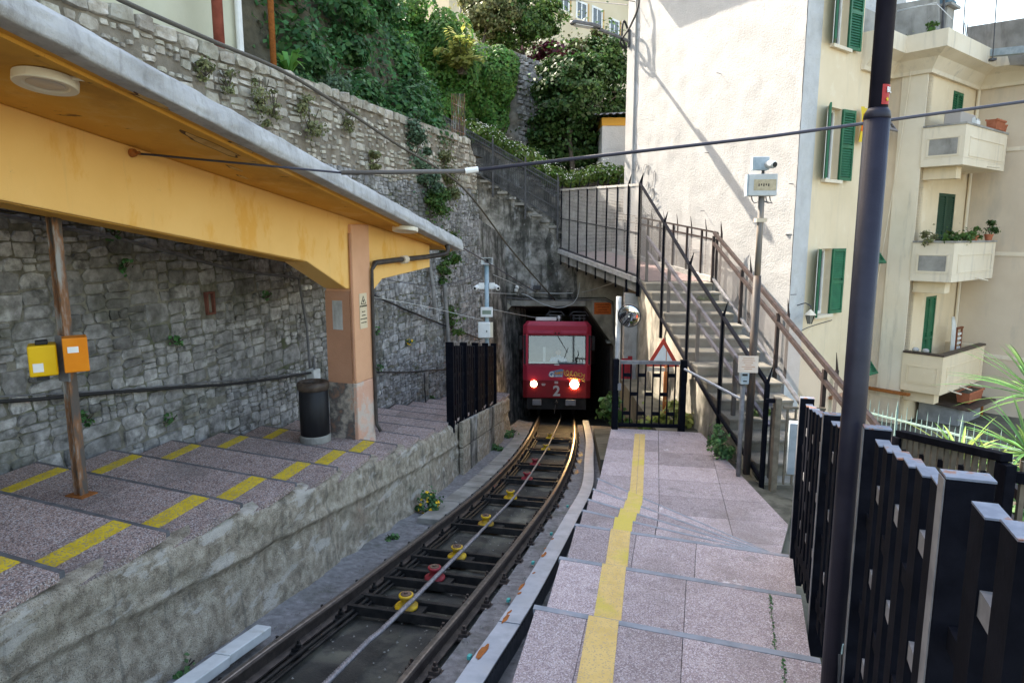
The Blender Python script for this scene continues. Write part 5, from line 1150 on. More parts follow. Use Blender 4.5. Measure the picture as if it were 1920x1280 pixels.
# ================================================================== LAMP POST
lx, ly = 1.545, 3.0; lz = -2.26
e = empty('lamp_post', (lx, ly, lz), 'tall dark blue lamp post standing beside the platform fence', 'lamp post')
zc_ = at(1640, 224, ly).z
MB().tube([(lx, ly, lz), (lx, ly, zc_)], .051, 24).build('lower_shaft', LAMPP, e, smooth=True)
MB().lathe((lx, ly, zc_), [(.051, 0), (.054, .005), (.048, .03), (.039, .045)], 24).build('collar', LAMPP, e, smooth=True)
MB().tube([(lx, ly, zc_ + .02), (lx, ly, 4.2)], .038, 24).build('upper_shaft', LAMPP, e, smooth=True)
MB().tube([(lx, ly, 4.2), (lx + .4, ly + .1, 4.5), (lx + 1.0, ly + .2, 4.55)], .03, 10).build('arm', LAMPP, e); MB(yawfr((lx + 1.2, ly + .2, 4.55), 80)).box(-.14, .14, -.3, .3, -.06, .06).build('lamp_head', DGREY, e, bevel=.03)
MB(Fr((lx + .052, ly - .03, -1.62), (.87, -.5, 0), (.5, .87, 0), UP)).box(-.012, .012, -.03, .03, -.10, .10).build('hatch', LAMPP, e, bevel=.01)
stk = empty('pole_sticker', (lx, ly, zc_ + .12), 'red sticker wrapped round the lamp post with white letters BL', 'sticker')
mb = MB(); a0, a1 = -1.75, .3; n = 10
vs = []; 
for z_ in (zc_ + .055, zc_ + .135):
    for k in range(n + 1): a = a0 + (a1 - a0) * k / n; vs.append((lx + .0392 * math.cos(a), ly + .0392 * math.sin(a), z_))
mb.add(vs, [(k, k + 1, k + n + 2, k + n + 1) for k in range(n)], True); mb.build('film', M('red_sticker', [(.5, (.42, .03, .03))], rough=.5), stk, smooth=True)
fx = V((.93, .36, 0)); f_n = V((.36, -.93, 0))
text('lettering', 'BL', .03, V((lx, ly, zc_ + .112)) + V((math.cos(-.95), math.sin(-.95), 0)) * .041, V((-math.sin(-.95), math.cos(-.95), 0)), UP, WINK, stk, .0008)
c_ = V((lx, ly, zc_ + .075)) + V((math.cos(-1.15), math.sin(-1.15), 0)) * .041; tx_ = V((-math.sin(-1.15), math.cos(-1.15), 0))
MB(Fr(c_, tx_, V((0, 0, 1)), V((math.cos(-1.15), math.sin(-1.15), 0)))).ext([(.010 * math.cos(R(36 * k)) * (1 if k % 2 else .45), .010 * math.sin(R(36 * k)) * (1 if k % 2 else .45), 0) for k in range(10)], (0, 0, .001), raw=False).build('emblem', M('sticker_yellow', [(.5, (.65, .45, .03))]), stk)
wl = empty('loose_wire', (lx + .05, ly - .05, -2.2), 'loose pale blue wire hanging at the foot of the lamp post', 'cable')
pts = [at(1578, 1225, 2.95), at(1581, 1207, 2.95), at(1592, 1218, 2.93), at(1602, 1238, 2.9), at(1612, 1226, 2.88), at(1628, 1226, 2.9)]
MB().tube([tuple(p) for p in catmull(pts, .01)], .004, 6).build('wire', M('pale_wire', [(.5, (.45, .6, .6))]), wl)
MB().tube([tuple(at(1574, 1225, 2.95)), tuple(at(1572, 1300, 2.95))], .008, 6).build('sheath', DGREY, wl)

# ================================================================== POLES, CAMERAS, SIGNS
b0 = onz(1402, 888, zl); b0.x -= .02
cp_ = empty('camera_pole', b0, 'tall rust streaked pole with camera and grey box beside the stair', 'pole')
RP = M('dark_rusty_pole', [(.4, (.03, .028, .03)), (.55, (.07, .05, .04)), (.65, (.14, .08, .05))], 5, 7, .6, stretch=(2, 2, .4))
zt = at(1415, 368, b0.y).z; MB().tube([tuple(b0), tuple(V((b0.x, b0.y, -.55)))], .052, 14).build('lower_shaft', RP, cp_, smooth=True); MB().tube([(b0.x, b0.y, -.55), (b0.x, b0.y, zt)], .04, 14).build('upper_shaft', M('rusty_grey_pole', [(.42, (.17, .16, .15)), (.6, (.26, .2, .15))], 5, 6, .7, stretch=(2, 2, .4)), cp_, smooth=True)
MB().cbox((b0.x, b0.y, -.02 + at(1415, 410, b0.y).z), (.14, .1, .05)).build('clamp', CREAM_D, cp_)
f = yawfr((b0.x, b0.y, zt), 8)
bx_ = empty('pole_box', f(0, 0, .12), 'grey box with a cream window panel on the tall camera pole', 'box')
MB(f).box(-.19, .17, -.09, .09, 0, .28).build('case', WGREY, bx_, bevel=.01); MB(f).box(-.21, -.191, -.08, .08, .0, .28).build('side_plate', BGREY, bx_)
MB(f).box(-.125, .155, -.094, -.0905, .07, .21).build('panel', M('cream_panel', [(.4, (.40, .33, .22)), (.6, (.52, .44, .3))], 14, 4, .5), bx_)
for k, x in enumerate((-.06, -.03, .0, .03, .06)): MB(f).box(x - .008, x + .008, -.0955, -.0945, .12 + .01 * (k % 2), .155).build('marking', BRONZE, bx_)
for x in (-.13, .05, .1): MB(f).tube([(x, 0, .0), (x + .01, 0, -.05), (x + .04, 0, -.09), (.02, 0, -.06)], .008, 6).build('cable_loop', PIPEG, bx_)
ca = empty('security_camera', f(0, 0, .36), 'grey security camera on top of the tall pole', 'camera')
MB(f).box(-.15, .06, -.07, .07, .33, .50).build('housing', BGREY, ca, bevel=.008); MB(f).bar((0, 0, .28), (0, 0, .34), .03, .03).build('neck', DGREY, ca)
MB(f).lathe((.05, -.07, .40), [(.05, -.02), (.05, .10), (.04, .12)], 16, tuple(f.x * .45 - f.y * .9 - UP * .12)).build('barrel', WGREY, ca, smooth=False); MB(f).lathe(tuple(V((.05, -.07, .40)) + V((.054, -.108, -.0144))), [(.034, 0), (.034, .004)], 14, tuple(f.x * .45 - f.y * .9 - UP * .12)).build('lens', BLACK, ca)
# ticket post and sign
t0 = onz(1384, 892, zl); tp = empty('ticket_reader', t0, 'grey ticket reader on a thin post beside the camera pole', 'ticket machine')
ztp = at(1393, 716, t0.y).z; MB().tube([tuple(t0), (t0.x, t0.y, ztp)], .032, 12).build('post', FGREY, tp, smooth=True)
f = yawfr((t0.x, t0.y, ztp), 5); MB(f).box(-.055, .06, -.075, .03, -.02, .17).build('reader', BGREY, tp, bevel=.015); MB(f).box(-.035, .035, -.079, -.0755, .10, .13).build('screen', BLACK, tp); MB(f).box(-.02, .03, -.079, -.0755, .02, .035).build('slot', BLACK, tp)
q = at(1403, 682, b0.y - .45); ns = empty('notice_plate', q, 'cream notice plate on the camera pole above the ticket reader', 'sign')
f = yawfr(q, 8); MB(f).box(-.125, .125, -.006, .006, -.115, .105).build('plate', M('pinkish_notice', [(.4, (.58, .47, .40)), (.6, (.66, .55, .47))], 8, 5, .6), ns)
for k, wd in enumerate((.14, .16, .12, .08, .17, .1)): MB(f).box(-wd / 2, wd / 2, -.0075, -.0065, .07 - k * .028, .077 - k * .028).build('text_line', M('orange_brown_ink', [(.5, (.45, .2, .1))]), ns)
# loudspeaker pole at the end of the left platform
lb = at(912, 700, 15.6); pl_ = empty('loudspeaker_pole', V((lb.x, lb.y, -3.7)), 'pale blue pole at the tunnel with loudspeaker, cameras and white boxes', 'pole')
def pz(v): return at(915, v, 15.6).z
xx = lb.x + .02
MB().tube([(xx, 15.6, -3.9), (xx, 15.6, pz(497))], .05, 14).build('shaft', M('pale_blue_pole', [(.4, (.25, .36, .42)), (.6, (.36, .46, .52))], 4, 6, .6, dirt=[((.3, .3, .28, 1), 5, .55, .7, .6, None)]), pl_, smooth=True)
lsp = empty('loudspeaker', (xx, 15.6, pz(490)), 'grey horn loudspeaker on top of the pale blue pole', 'loudspeaker')
zz_ = pz(489); f = yawfr((xx + .02, 15.6, zz_), 5)
MB(f).add([(-.13, -.12, -.08), (.13, -.12, -.08), (.13, -.12, .08), (-.13, -.12, .08), (-.05, .05, -.04), (.05, .05, -.04), (.05, .05, .04), (-.05, .05, .04), (-.11, -.118, -.065), (.11, -.118, -.065), (.11, -.118, .065), (-.11, -.118, .065), (-.04, .03, -.03), (.04, .03, -.03), (.04, .03, .03), (-.04, .03, .03)],
          [(0, 4, 5, 1), (1, 5, 6, 2), (2, 6, 7, 3), (3, 7, 4, 0), (4, 7, 6, 5), (0, 1, 9, 8), (1, 2, 10, 9), (2, 3, 11, 10), (3, 0, 8, 11), (8, 9, 13, 12), (9, 10, 14, 13), (10, 11, 15, 14), (11, 8, 12, 15), (12, 13, 14, 15)]).build('horn', WGREY, lsp)
MB(f).lathe((0, -.03, 0), [(.03, -.03), (.035, .03), (.01, .05)], 12, tuple(-f.y)).build('driver', BLACK, lsp)
for sx, lab in ((-1, 'left of the two white cameras on the pale blue pole'), (1, 'right of the two white cameras on the pale blue pole')):
    e = empty('pole_camera', (xx + sx * .15, 15.55, pz(538)), lab, 'camera', 'cameras on the loudspeaker pole'); z_ = pz(536)
    MB().cbox((xx + sx * .12, 15.58, z_), (.13, .08, .14)).build('bracket_box', WHITEP, e, bevel=.01); MB().bar((xx, 15.6, z_), (xx + sx * .08, 15.6, z_), .04, .04).build('arm', WHITEP, e)
    MB().lathe((xx + sx * .22, 15.56, z_ - .02), [(.03, -.08), (.05, -.06), (.052, .10), (.045, .12)], 14, (sx * .35, -.85, -.2)).build('barrel', WHITEP, e, smooth=False); MB().lathe((xx + sx * (.22 + .045), 15.56 - .108, z_ - .046), [(.03, 0), (.03, .004)], 12, (sx * .35, -.85, -.2)).build('lens', BLACK, e)
e = empty('switch_box', (xx, 15.5, pz(584)), 'white switch box with a green window on the pale blue pole', 'box'); z_ = pz(584)
MB().cbox((xx - .0, 15.5, z_), (.28, .10, .22)).build('case', WHITEP, e, bevel=.012); MB().cbox((xx - .0, 15.448, z_), (.20, .006, .09)).build('window', M('green_window', [(.5, (.22, .28, .22))], rough=.3), e)
e = empty('cable_cabinet', (xx - .04, 15.5, pz(618)), 'larger white cabinet below the switch box on the pale blue pole', 'box'); z_ = pz(617)
MB().cbox((xx - .06, 15.48, z_), (.28, .14, .36)).build('case', WHITEP, e, bevel=.02); MB().cbox((xx + .11, 15.5, z_), (.06, .1, .34)).build('side_duct', CREAM_W, e); MB().cbox((xx - .0, 15.404, z_ - .02), (.02, .01, .04)).build('lock', DGREY, e)
# dark fence at the end of the left platform
df = empty('bar_fence', SR(10.4, -3.1, z=-3), 'dark bar fence at the far end of the left platform', 'fence')
for k in range(26):
    s = 10.35 + k * .17; r = redge(s) - .02; zt = -1.36 - G * s + 1.30; big = k % 6 == 0
    f = Fr(SR(s, r, z=0), RR, D, UP); w_ = .06 if big else .02
    MB(f).box(-w_, w_, -.03 if big else -.045, .03 if big else .045, zt - 1.45, zt + (.04 if big else -.02)).build('post' if big else 'bar', FENCE, df)
    for j, lv in enumerate((.25, .55, .85, 1.1)):
        if (k + j) % 2 == 0 and not big: MB(f).box(-.014, .014, .044, .128, zt - lv, zt - lv + .06).build('spacer', FENCE, df)
# convex mirror on its pole, triangular sign
mp0 = at(1157, 700, 14.3); mp = empty('traffic_mirror', V((mp0.x, 14.3, -4.6)), 'round convex traffic mirror on a white pole right of the tunnel', 'mirror')
MB().tube([(mp0.x, 14.3, -4.8), (mp0.x, 14.3, at(1157, 556, 14.3).z)], .055, 14).build('pole', M('off_white_pole', [(.4, (.36, .38, .38)), (.6, (.46, .48, .48))], 4, 6, .6), mp, smooth=True)
mc = at(1180, 592, 14.05); ax = (V((-.35, -.9, -.12))).normalized()
MB().lathe(tuple(mc), [(.235, -.04), (.245, -.03), (.245, .01), (.232, .012)], 36, tuple(ax)).build('rim', DGREY, mp)
prf = [(.228 * math.sin(a), .011 + .30 * (math.cos(a * 1.0) - math.cos(1.0)) * .28) for a in [1.0 * (1 - k / 10) for k in range(11)]]
prf = [(.228 * math.sin(k / 10 * 1.0) / math.sin(1.0), .013 + .12 * (math.cos(k / 10) - math.cos(1))) for k in range(10, -1, -1)]
MB().lathe(tuple(mc), prf, 36, tuple(ax)).build('mirror_face', MIRROR, mp, smooth=True)
MB().bar(tuple(mc + V((0, .05, -.05))), (mp0.x, 14.3, mc.z - .05), .03, .03).build('arm', DGREY, mp)
ts = at(1243, 676, 12.4); tg = empty('warning_sign', V((ts.x, 12.4, -4)), 'red and white triangular road sign on a rusty orange post behind the gate', 'sign')
f = yawfr((ts.x, 12.4, ts.z), 5)
MB(f).ext([(-.31, 0, -.11), (.31, 0, -.11), (.0, 0, .43)], (0, .01, 0), raw=False).build('plate', M('sign_red', [(.5, (.50, .05, .03))], rough=.5), tg); MB(f).ext([(-.20, -.003, -.05), (.20, -.003, -.05), (0, -.003, .30)], (0, .002, 0), raw=False).build('field', WHITEP, tg)
MB(f).box(-.28, .20, -.002, .006, -.20, -.13).build('sub_plate', CREAM_D, tg)
MB(f).tube([(.06, .03, -1.6), (.06, .03, .2)], .035, 10).build('post', M('orange_rust_post', [(.4, (.38, .11, .025)), (.6, (.48, .15, .04))], 6, 6, .7), tg, smooth=True)
# small plant bed lamp in tunnel: fluorescent fitting on the right wall
e = empty('tunnel_lamp', at(1143, 640, 20.6), 'small grey lamp housing on the right side of the tunnel mouth', 'lamp'); q = at(1141, 640, 20.4); MB().cbox(tuple(q), (.16, .3, .06)).build('housing', WGREY, e, bevel=.01); MB().cbox((q.x, q.y, q.z - .035), (.12, .26, .01)).build('diffuser', WHITEP, e)
# ================================================================== WHITE BUILDING AND APARTMENT WING
C0 = V((5.9, 14.5, 0)); WL = V((3.2, 19.7, 0)); WW = (WL - C0).normalized(); NW = V((WW.y * -1, WW.x, 0)); NW = NW if NW.dot(-C0) > 0 else -NW
VV = V((math.sin(R(51)), math.cos(R(51)), 0)); NF = V((VV.y, -VV.x, 0))
P1 = C0 + VV * 4.0; P2 = P1 + NF * .84; P3 = P2 + VV * 3.1; P4 = P3 + NF * 5
def fz(u, v, n_, o_): p = onp(u, v, n_, n_.dot(o_)); return p
wbld = empty('white_building', C0 + UP * -4.8, 'tall white roughcast house beside the walkway with green shuttered windows', 'building')
# white gable wall (a thick slab with slightly uneven face)
def gable(u, v):
    p = C0.lerp(WL, u); z = -5 + 15 * v
    return p + UP * z + NW * (.012 * mn.fractal(V((p.x * 2.3, p.y * 2.3, z * 2.3)), .8, 2, 4))
MB().grid(gable, 70, 150).build('gable_wall', PLAST_W, wbld, smooth=True)
MB().ext([WL, WL + VV * .35 + WW * .1, WL + VV * 6 + WW * .1, C0 + VV * 5.5 - WW * -.6 + VV * .3, C0 + VV * .35 + WW * .35, C0 + WW * .35 + VV * .05], (0, 0, 10)).build('core', PLAST_G, wbld)
cfz = MB(); cfz.ext([WL + NW * .002, WL + NW * .05, WL + NW * .05 - WW * .33, WL + NW * .002 - WW * .33], (0, 0, 10)); 
o_ = cfz.build('corner_pilaster', PLAST_W, wbld); o_.location.z += -.5
TB = 2.45                                              # length of the tall block's facade
def facade(a, b, z0, z1, mat, nm, par, o=C0, off_=0, th=.3): return MB().ext([o + VV * a + NF * off_ + UP * z0, o + VV * b + NF * off_ + UP * z0, o + VV * b + NF * off_ + UP * z1, o + VV * a + NF * off_ + UP * z1], NF * -th).build(nm, mat, par)
def quoin(u, v):
    p = C0 + VV * (.62 * u); z = -5 + 15 * v; return p + UP * z + NF * (.012 + .02 * mn.fractal(V((u * 3, z * 4, 5)), .8, 2, 4) * (1 if .05 < u < .95 else 0))
MB().grid(quoin, 14, 190).build('corner_strip', PLAST_G, wbld, smooth=True)
MB().ext([C0 + VV * .62 + NF * .012, C0 + NF * .012, C0 - NF * .2, C0 + VV * .62 - NF * .2], (0, 0, .01)).build('strip_edge', PLAST_G, wbld)
apt = empty('apartment_building', P2 + UP * -5, 'cream apartment wing with stacked corner balconies and heavy cornice', 'building')
# facade with window openings: build as strips around the openings
def wall_open(par, mat, o, t0, t1, z0, z1, holes, th=.35, nm='wall'):
    ts = sorted({t0, t1} | {h[0] for h in holes} | {h[1] for h in holes}); zs_ = sorted({z0, z1} | {h[2] for h in holes} | {h[3] for h in holes}); m = MB()
    f = Fr(o, VV, NF, UP); vid = {}; vs = []; fs = []
    def vert(a, b):
        if (a, b) not in vid: vid[(a, b)] = len(vs); vs.append(f(a, 0, b))
        return vid[(a, b)]
    for a, b in zip(ts, ts[1:]):
        for c, d in zip(zs_, zs_[1:]):
            if any(h[0] <= a and b <= h[1] and h[2] <= c and d <= h[3] for h in holes): continue
            fs.append((vert(a, c), vert(b, c), vert(b, d), vert(a, d)))
    m.add(vs, fs, True)
    for (a, b, c, d) in holes:
        for q in (((a, c), (b, c)), ((b, c), (b, d)), ((b, d), (a, d)), ((a, d), (a, c))):
            p0, p1 = f(q[0][0], 0, q[0][1]), f(q[1][0], 0, q[1][1]); m.add([p0, p1, p1 - NF * .22, p0 - NF * .22], [(0, 1, 2, 3)], True)
    return m.build(nm, mat, par)
def louvre(par, f, w_, h_, mat, nm='shutter', flap=False):     # shutter leaf in frame f: x across, z up, y out
    s_ = MB(f); fr_ = .05; s_.box(0, fr_, 0, .04, 0, h_); s_.box(w_ - fr_, w_, 0, .04, 0, h_); s_.box(fr_, w_ - fr_, 0, .04, 0, .07); s_.box(fr_, w_ - fr_, 0, .04, h_ - .07, h_); s_.box(fr_, w_ - fr_, 0, .04, h_ * .46, h_ * .46 + .07)
    o = s_.build(nm, mat, par); sl_ = MB(f); z_ = .09
    while z_ < h_ - .1:
        if not (h_ * .44 < z_ < h_ * .53): sl_.add([(fr_, .034, z_), (w_ - fr_, .034, z_), (w_ - fr_, .008, z_ + .05), (fr_, .008, z_ + .05)], [(0, 1, 2, 3)])
        z_ += .055
    sl_.build('slats', mat, o, kind='stuff'); MB(f).box(fr_, w_ - fr_, -.002, .004, .07, h_ - .07).build('backing', mat, o); return o
def window(par, o, a, b, c, d, leaf=None, ang=(168, 168), mat=SHUT):
    f = Fr(o - NF * .2, VV, NF, UP); wn = MB(f); wn.box(a, a + .06, 0, .05, c, d); wn.box(b - .06, b, 0, .05, c, d); wn.box(a + .06, b - .06, 0, .05, c, c + .06); wn.box(a + .06, b - .06, 0, .05, d - .06, d); wn.box((a + b) / 2 - .03, (a + b) / 2 + .03, 0, .05, c + .06, d - .06)
    w_ = wn.build('window', WHITEP, par); MB(f).box(a + .05, b - .05, .01, .02, c + .05, d - .05).build('pane', GLASS, w_)
    fo = Fr(o, VV, NF, UP); MB(fo).box(a - .1, b + .1, -.2, .09, c - .07, c - .001).build('sill', CREAM_W, w_)
    if leaf:
        for sd, (hx, an) in enumerate(((a, ang[0]), (b, ang[1]))):
            th_ = R(180 - an); dx = (-1 if sd == 0 else 1); xd = (VV * (dx * math.cos(th_)) + NF * math.sin(th_)).normalized(); yd = (NF * math.cos(th_) - VV * (dx * math.sin(th_))).normalized()
            louvre(w_, Fr(fo(hx, .012, c + .0), xd, yd, UP), leaf, d - c, mat)
def tz(u, v, o=C0): p = fz(u, v, NF, o); return (p - o).dot(VV), p.z
t1a, z1b = tz(1556, 337); t1b, z1t = tz(1577, 205); _, z2b = tz(1548, 588); _, z2t = tz(1560, 466)
hA = [(1.10, 1.72, z1b, z1t), (1.10, 1.72, z2b, z2t), (1.10, 1.72, z1t + 1.25, z1t + 2.85)]
wall_open(wbld, CREAM, C0, .62, TB, -5, 10, hA)
for h in hA: window(wbld, C0, *h, leaf=.46, ang=(150, 172))
zc0, zc1 = 4.05, 4.42
hB = [(2.98, 3.62, z1b + 1.0, z1t + 1.05), (2.98, 3.62, z2b + .95, z2t + 1.0), (2.98, 3.62, z2b - 1.75, z2t - 1.6)]
wall_open(apt, CREAM, C0, TB + .002, 4.0, -5, zc0, hB)
for i, (a, b, c, d) in enumerate(hB):
    f = Fr(C0, VV, NF, UP); w_ = MB(f).box(a, b, -.21, -.2, c, d).build('window', GLASS, apt); MB(f).box(a - .08, b + .08, -.18, .08, c - .06, c - .001).build('sill', CREAM_W, w_)
    m_ = SHUT if i else M('grey_shutter', [(.5, (.22, .20, .20))])
    for x0 in (a, (a + b) / 2 + .003):
        hh = (d - c); louvre(w_, Fr(f(x0, .0, c + hh * .42), VV, NF, UP), (b - a) / 2 - .006, hh * .58, m_)
        z2 = (UP * -.80 + NF * .60).normalized(); o2 = f(x0, .03, c + hh * .42); louvre(w_, Fr(o2 + z2 * hh * .40, VV, (NF * .8 + UP * .6), -z2), (b - a) / 2 - .006, hh * .40, m_)
MB().ext([P1 + UP * -5, P2 + UP * -5, P2 + UP * zc0, P1 + UP * zc0], VV * .3).build('wall', CREAM_D, apt)
MB().ext([P1 + NF * .28 - VV * .03 + UP * -4, P2 + NF * .0 - VV * .03 + UP * -4, P2 - VV * .03 + UP * zc0, P1 + NF * .28 - VV * .03 + UP * zc0], VV * .029).build('pilaster', CREAM_W, apt)
doors = [(1.55, 2.25, 1.66, 3.45, SHUT), (1.25, 2.35, -1.0, 1.0, SHUT_D), (1.05, 1.75, -3.6, -1.55, SHUT)]
wall_open(apt, CREAM, P2, .0, 3.1, -5, zc0, [(a, b, c, d) for a, b, c, d, _ in doors])
for a, b, c, d, m_ in doors:
    f = Fr(P2, VV, NF, UP); dr = MB(f).box(a, b, -.14, -.13, c, d).build('door', m_, apt)
    for x0 in (a, (a + b) / 2 + .003): louvre(dr, Fr(f(x0, -.05, c), VV, NF, UP), (b - a) / 2 - .006, d - c, m_)
f = Fr(P2, VV, NF, UP)
fl = louvre(apt, Fr(f(1.62, .55, 1.75), (VV * .7 + NF * .1).normalized(), NF, (UP * .82 - NF * .5).normalized()), .5, .95, SHUT)   # loose flap pushed open
MB().ext([P3 + UP * -5, P4 + UP * -5, P4 + UP * zc0, P3 + UP * zc0], VV * .3).build('wall', CREAM_D, apt)
MB(f).tube([(3.05, .06, 4.0), (3.05, .06, -4.5)], .04, 8).build('downpipe', CREAM_W, apt)
for z_ in (-.55, -3.2, 2.05): MB().ext([P3 + NF * .4 - VV * .02 + UP * z_, P4 - VV * .02 + UP * z_, P4 - VV * .02 + UP * (z_ + .1), P3 + NF * .4 - VV * .02 + UP * (z_ + .1)], VV * .019).build('string_course', CREAM_W, apt)
# cornice following the stepped plan
prc = [(0, zc0 - .42), (.08, zc0 - .42), (.10, zc0 - .34), (.26, zc0 - .12), (.46, zc0 - .02), (.50, zc0), (.50, zc1), (0, zc1)]
pl_pts = [C0 + VV * (TB + .0), P1, P2, P3, P4]
offs = []
for i, p in enumerate(pl_pts):
    offs.append({0: NF, 1: NF - VV, 2: NF - VV, 3: NF - VV, 4: -VV}[i])
m = MB(); n = len(prc); vs = []
for p, o_ in zip(pl_pts, offs):
    for a, z_ in prc: vs.append(p + o_ * a + UP * z_)
m.add(vs, [(i * n + k, (i + 1) * n + k, (i + 1) * n + (k + 1) % n, i * n + (k + 1) % n) for i in range(4) for k in range(n)] + [tuple(range(n))], True); m.build('cornice', CREAM_W, apt)
MB().ext([C0 + VV * TB + UP * zc1, P1 + UP * zc1, P2 + UP * zc1, P3 + UP * zc1, P4 + UP * zc1, P4 + VV * 6 + UP * zc1, P1 + VV * 8 - NF * 5 + UP * zc1, C0 + VV * TB - NF * 5 + UP * zc1], (0, 0, -.2)).build('roof_terrace', GREYCON, apt)
def par_(a, b, h_, th=.25, mat=GREYCON, nm='parapet'): d = (b - a).normalized(); x = d.cross(UP); return MB().ext([a + UP * zc1, b + UP * zc1, b + UP * (zc1 + h_), a + UP * (zc1 + h_)], x * -th).build(nm, mat, apt, bevel=.01)
a_, b_ = fz(1683, 60, NF, P1), 0
par_(C0 + VV * (TB + .1) - NF * .05, C0 + VV * 3.3 - NF * .05, .55)
par_(P2 + VV * 1.25 - NF * .2, P2 + VV * 1.7 - NF * .2, .95, .35)
MB(Fr(P2 + VV * 1.48 - NF * .35, VV, NF, UP)).box(-.30, .30, -.25, .25, zc1 + .952, zc1 + 1.01).build('chimney_cap', GREYCON, apt)
def pxpar(a, b, ta, tb, ya, yb): MB().ext([at(*a, ya), at(*b, yb), at(*tb, yb), at(*ta, ya)], VV * .3 - NF * .05).build('parapet', GREYCON, apt)
pxpar((1815, 125), (1960, 120), (1813, 51), (1960, 28), 18.4, 16.6); pxpar((1640, 110), (1757, 95), (1640, 16), (1757, -6), 17.6, 17.0)
MB().ext([at(1850, 106, 17.4), at(1935, 98, 16.4), at(1935, 84, 16.4), at(1850, 93, 17.4)], VV * .2).build('roof_band', BGREY, apt)
for k in range(3): q = P2 + VV * (2.1 + .1 * k) - NF * .1; MB().bar(tuple(q + UP * zc1), tuple(q + UP * (zc1 + .7)), .015, .015).build('roof_rail', DGREY, apt)
MB().tube([tuple(P3 + NF * .45 - VV * .3 + UP * (zc1 + .08)), tuple(P4 - VV * .3 + UP * (zc1 + .08))], .05, 8).build('roof_pipe', BGREY, apt)
# balconies
bal = []
for (z0, z1, top_two) in ((1.53, 2.41, 1), (-1.1, -.2, 1), (-3.75, -2.83, 0)):
    f = Fr(P2, VV, NF, UP); mt = CREAM_W if top_two else CREAM; b = empty('balcony', f(1.3, .4, z0)); b.parent = apt; b.location = f(1.3, .4, z0) - WLOC[apt.name]; WLOC[b.name] = f(1.3, .4, z0)
    MB(f).box(-.06, 2.72, .001, .88, z0, z0 + .16).build('slab', mt, b, bevel=.008); MB(f).box(-.06, .06, .001, .88, z0 + .161, z1).build('side_parapet', mt, b); MB(f).box(.0605, 2.6, .76, .88, z0 + .161, z1).build('front_parapet', mt, b); MB(f).box(2.601, 2.72, .001, .88, z0 + .161, z1).build('side_parapet', mt, b)
    for (x0, x1, y0, y1) in ((-.08, .08, -.0, .90), (.081, 2.74, .74, .90)): MB(f).box(x0, x1, y0, y1, z1 + .001, z1 + .045).build('coping', GREYCON if top_two else BRONZE, b)
    # raised frames around the panels
    for (a, c) in ((.12, .78),): 
        for q in ((a, c, z0 + .62, z0 + .63), (a, c, z0 + .22, z0 + .23)): MB(f).box(-.072, -.0605, q[0], q[1], q[2] - .01, q[3] + .01).build('panel_moulding', mt, b)
        for y_ in (a, c): MB(f).box(-.072, -.0605, y_ - .012, y_ + .012, z0 + .21, z0 + .64).build('panel_moulding', mt, b)
    MB(f).box(-.066, -.061, .16, .74, z0 + .25, z0 + .60).build('panel', GREYCON if top_two else mt, b)  # left side panel grey on the top two balconies, cream on the lowest
    for q in (z0 + .62, z0 + .22): MB(f).box(.25, 2.5, .8805, .892, q - .012, q + .012).build('panel_moulding', mt, b)
    for x_ in (.25, 2.5): MB(f).box(x_ - .012, x_ + .012, .8805, .892, z0 + .21, z0 + .64).build('panel_moulding', mt, b)
    MB(f).box(.15, .45, .001, .7, z0 - .28, z0 - .001).build('bracket', CREAM, b, bevel=.01)
    for x_ in ((.5, 1.2, 1.9) if not top_two else (1.5,)): MB(f).tube([(x_, .88, z0 + .05), (x_, 1.15, z0 - .0)], .018, 6).build('spout', CREAM_W, b)
# things on the balconies and roof
def planter(p, l_, w_, h_, lab, rot=VV, cat='planter', grp=None, mat=TERRA):
    e = empty('planter', p, lab, cat, grp); f = Fr(p, rot, rot.cross(UP) * -1, UP)
    MB(f).add([(-l_ / 2 * .88, -w_ / 2 * .85, 0), (l_ / 2 * .88, -w_ / 2 * .85, 0), (l_ / 2 * .88, w_ / 2 * .85, 0), (-l_ / 2 * .88, w_ / 2 * .85, 0), (-l_ / 2, -w_ / 2, h_), (l_ / 2, -w_ / 2, h_), (l_ / 2, w_ / 2, h_), (-l_ / 2, w_ / 2, h_)], [(0, 3, 2, 1), (0, 1, 5, 4), (1, 2, 6, 5), (2, 3, 7, 6), (3, 0, 4, 7)]).build('trough', mat, e)
    mb = MB(f)
    for (a, b, c, d) in ((-l_ / 2 - .015, l_ / 2 + .015, -w_ / 2 - .015, -w_ / 2 + .01), (-l_ / 2 - .015, l_ / 2 + .015, w_ / 2 - .01, w_ / 2 + .015)): mb.box(a, b, c, d, h_ - .03, h_ + .01)
    mb.build('rim', mat, e); MB(f).box(-l_ / 2 * .95, l_ / 2 * .95, -w_ / 2 * .95, w_ / 2 * .95, h_ - .06, h_ - .02).build('soil', SOIL, e); return e
def pot(p, r_, h_, lab, grp=None):
    e = empty('flower_pot', p, lab, 'flower pot', grp); MB().lathe(tuple(p), [(r_ * .7, 0), (r_ * .95, h_ * .8), (r_ * 1.08, h_ * .8), (r_ * 1.08, h_), (r_ * .9, h_), (r_ * .85, h_ * .85)], 16).build('pot', TERRA, e, smooth=False); return e
f = Fr(P2, VV, NF, UP)
planter(f(2.0, .82, 2.46), .65, .22, .22, 'long terracotta planter on the top balcony edge'); pot(f(2.55, .82, 2.46), .085, .17, 'single terracotta pot at the end of the top balcony', 'terracotta pots')
planter(P2 + VV * 1.48 - NF * .35 + UP * (zc1 + 1.13), .5, .3, .2, 'terracotta planter on top of the roof chimney'); 
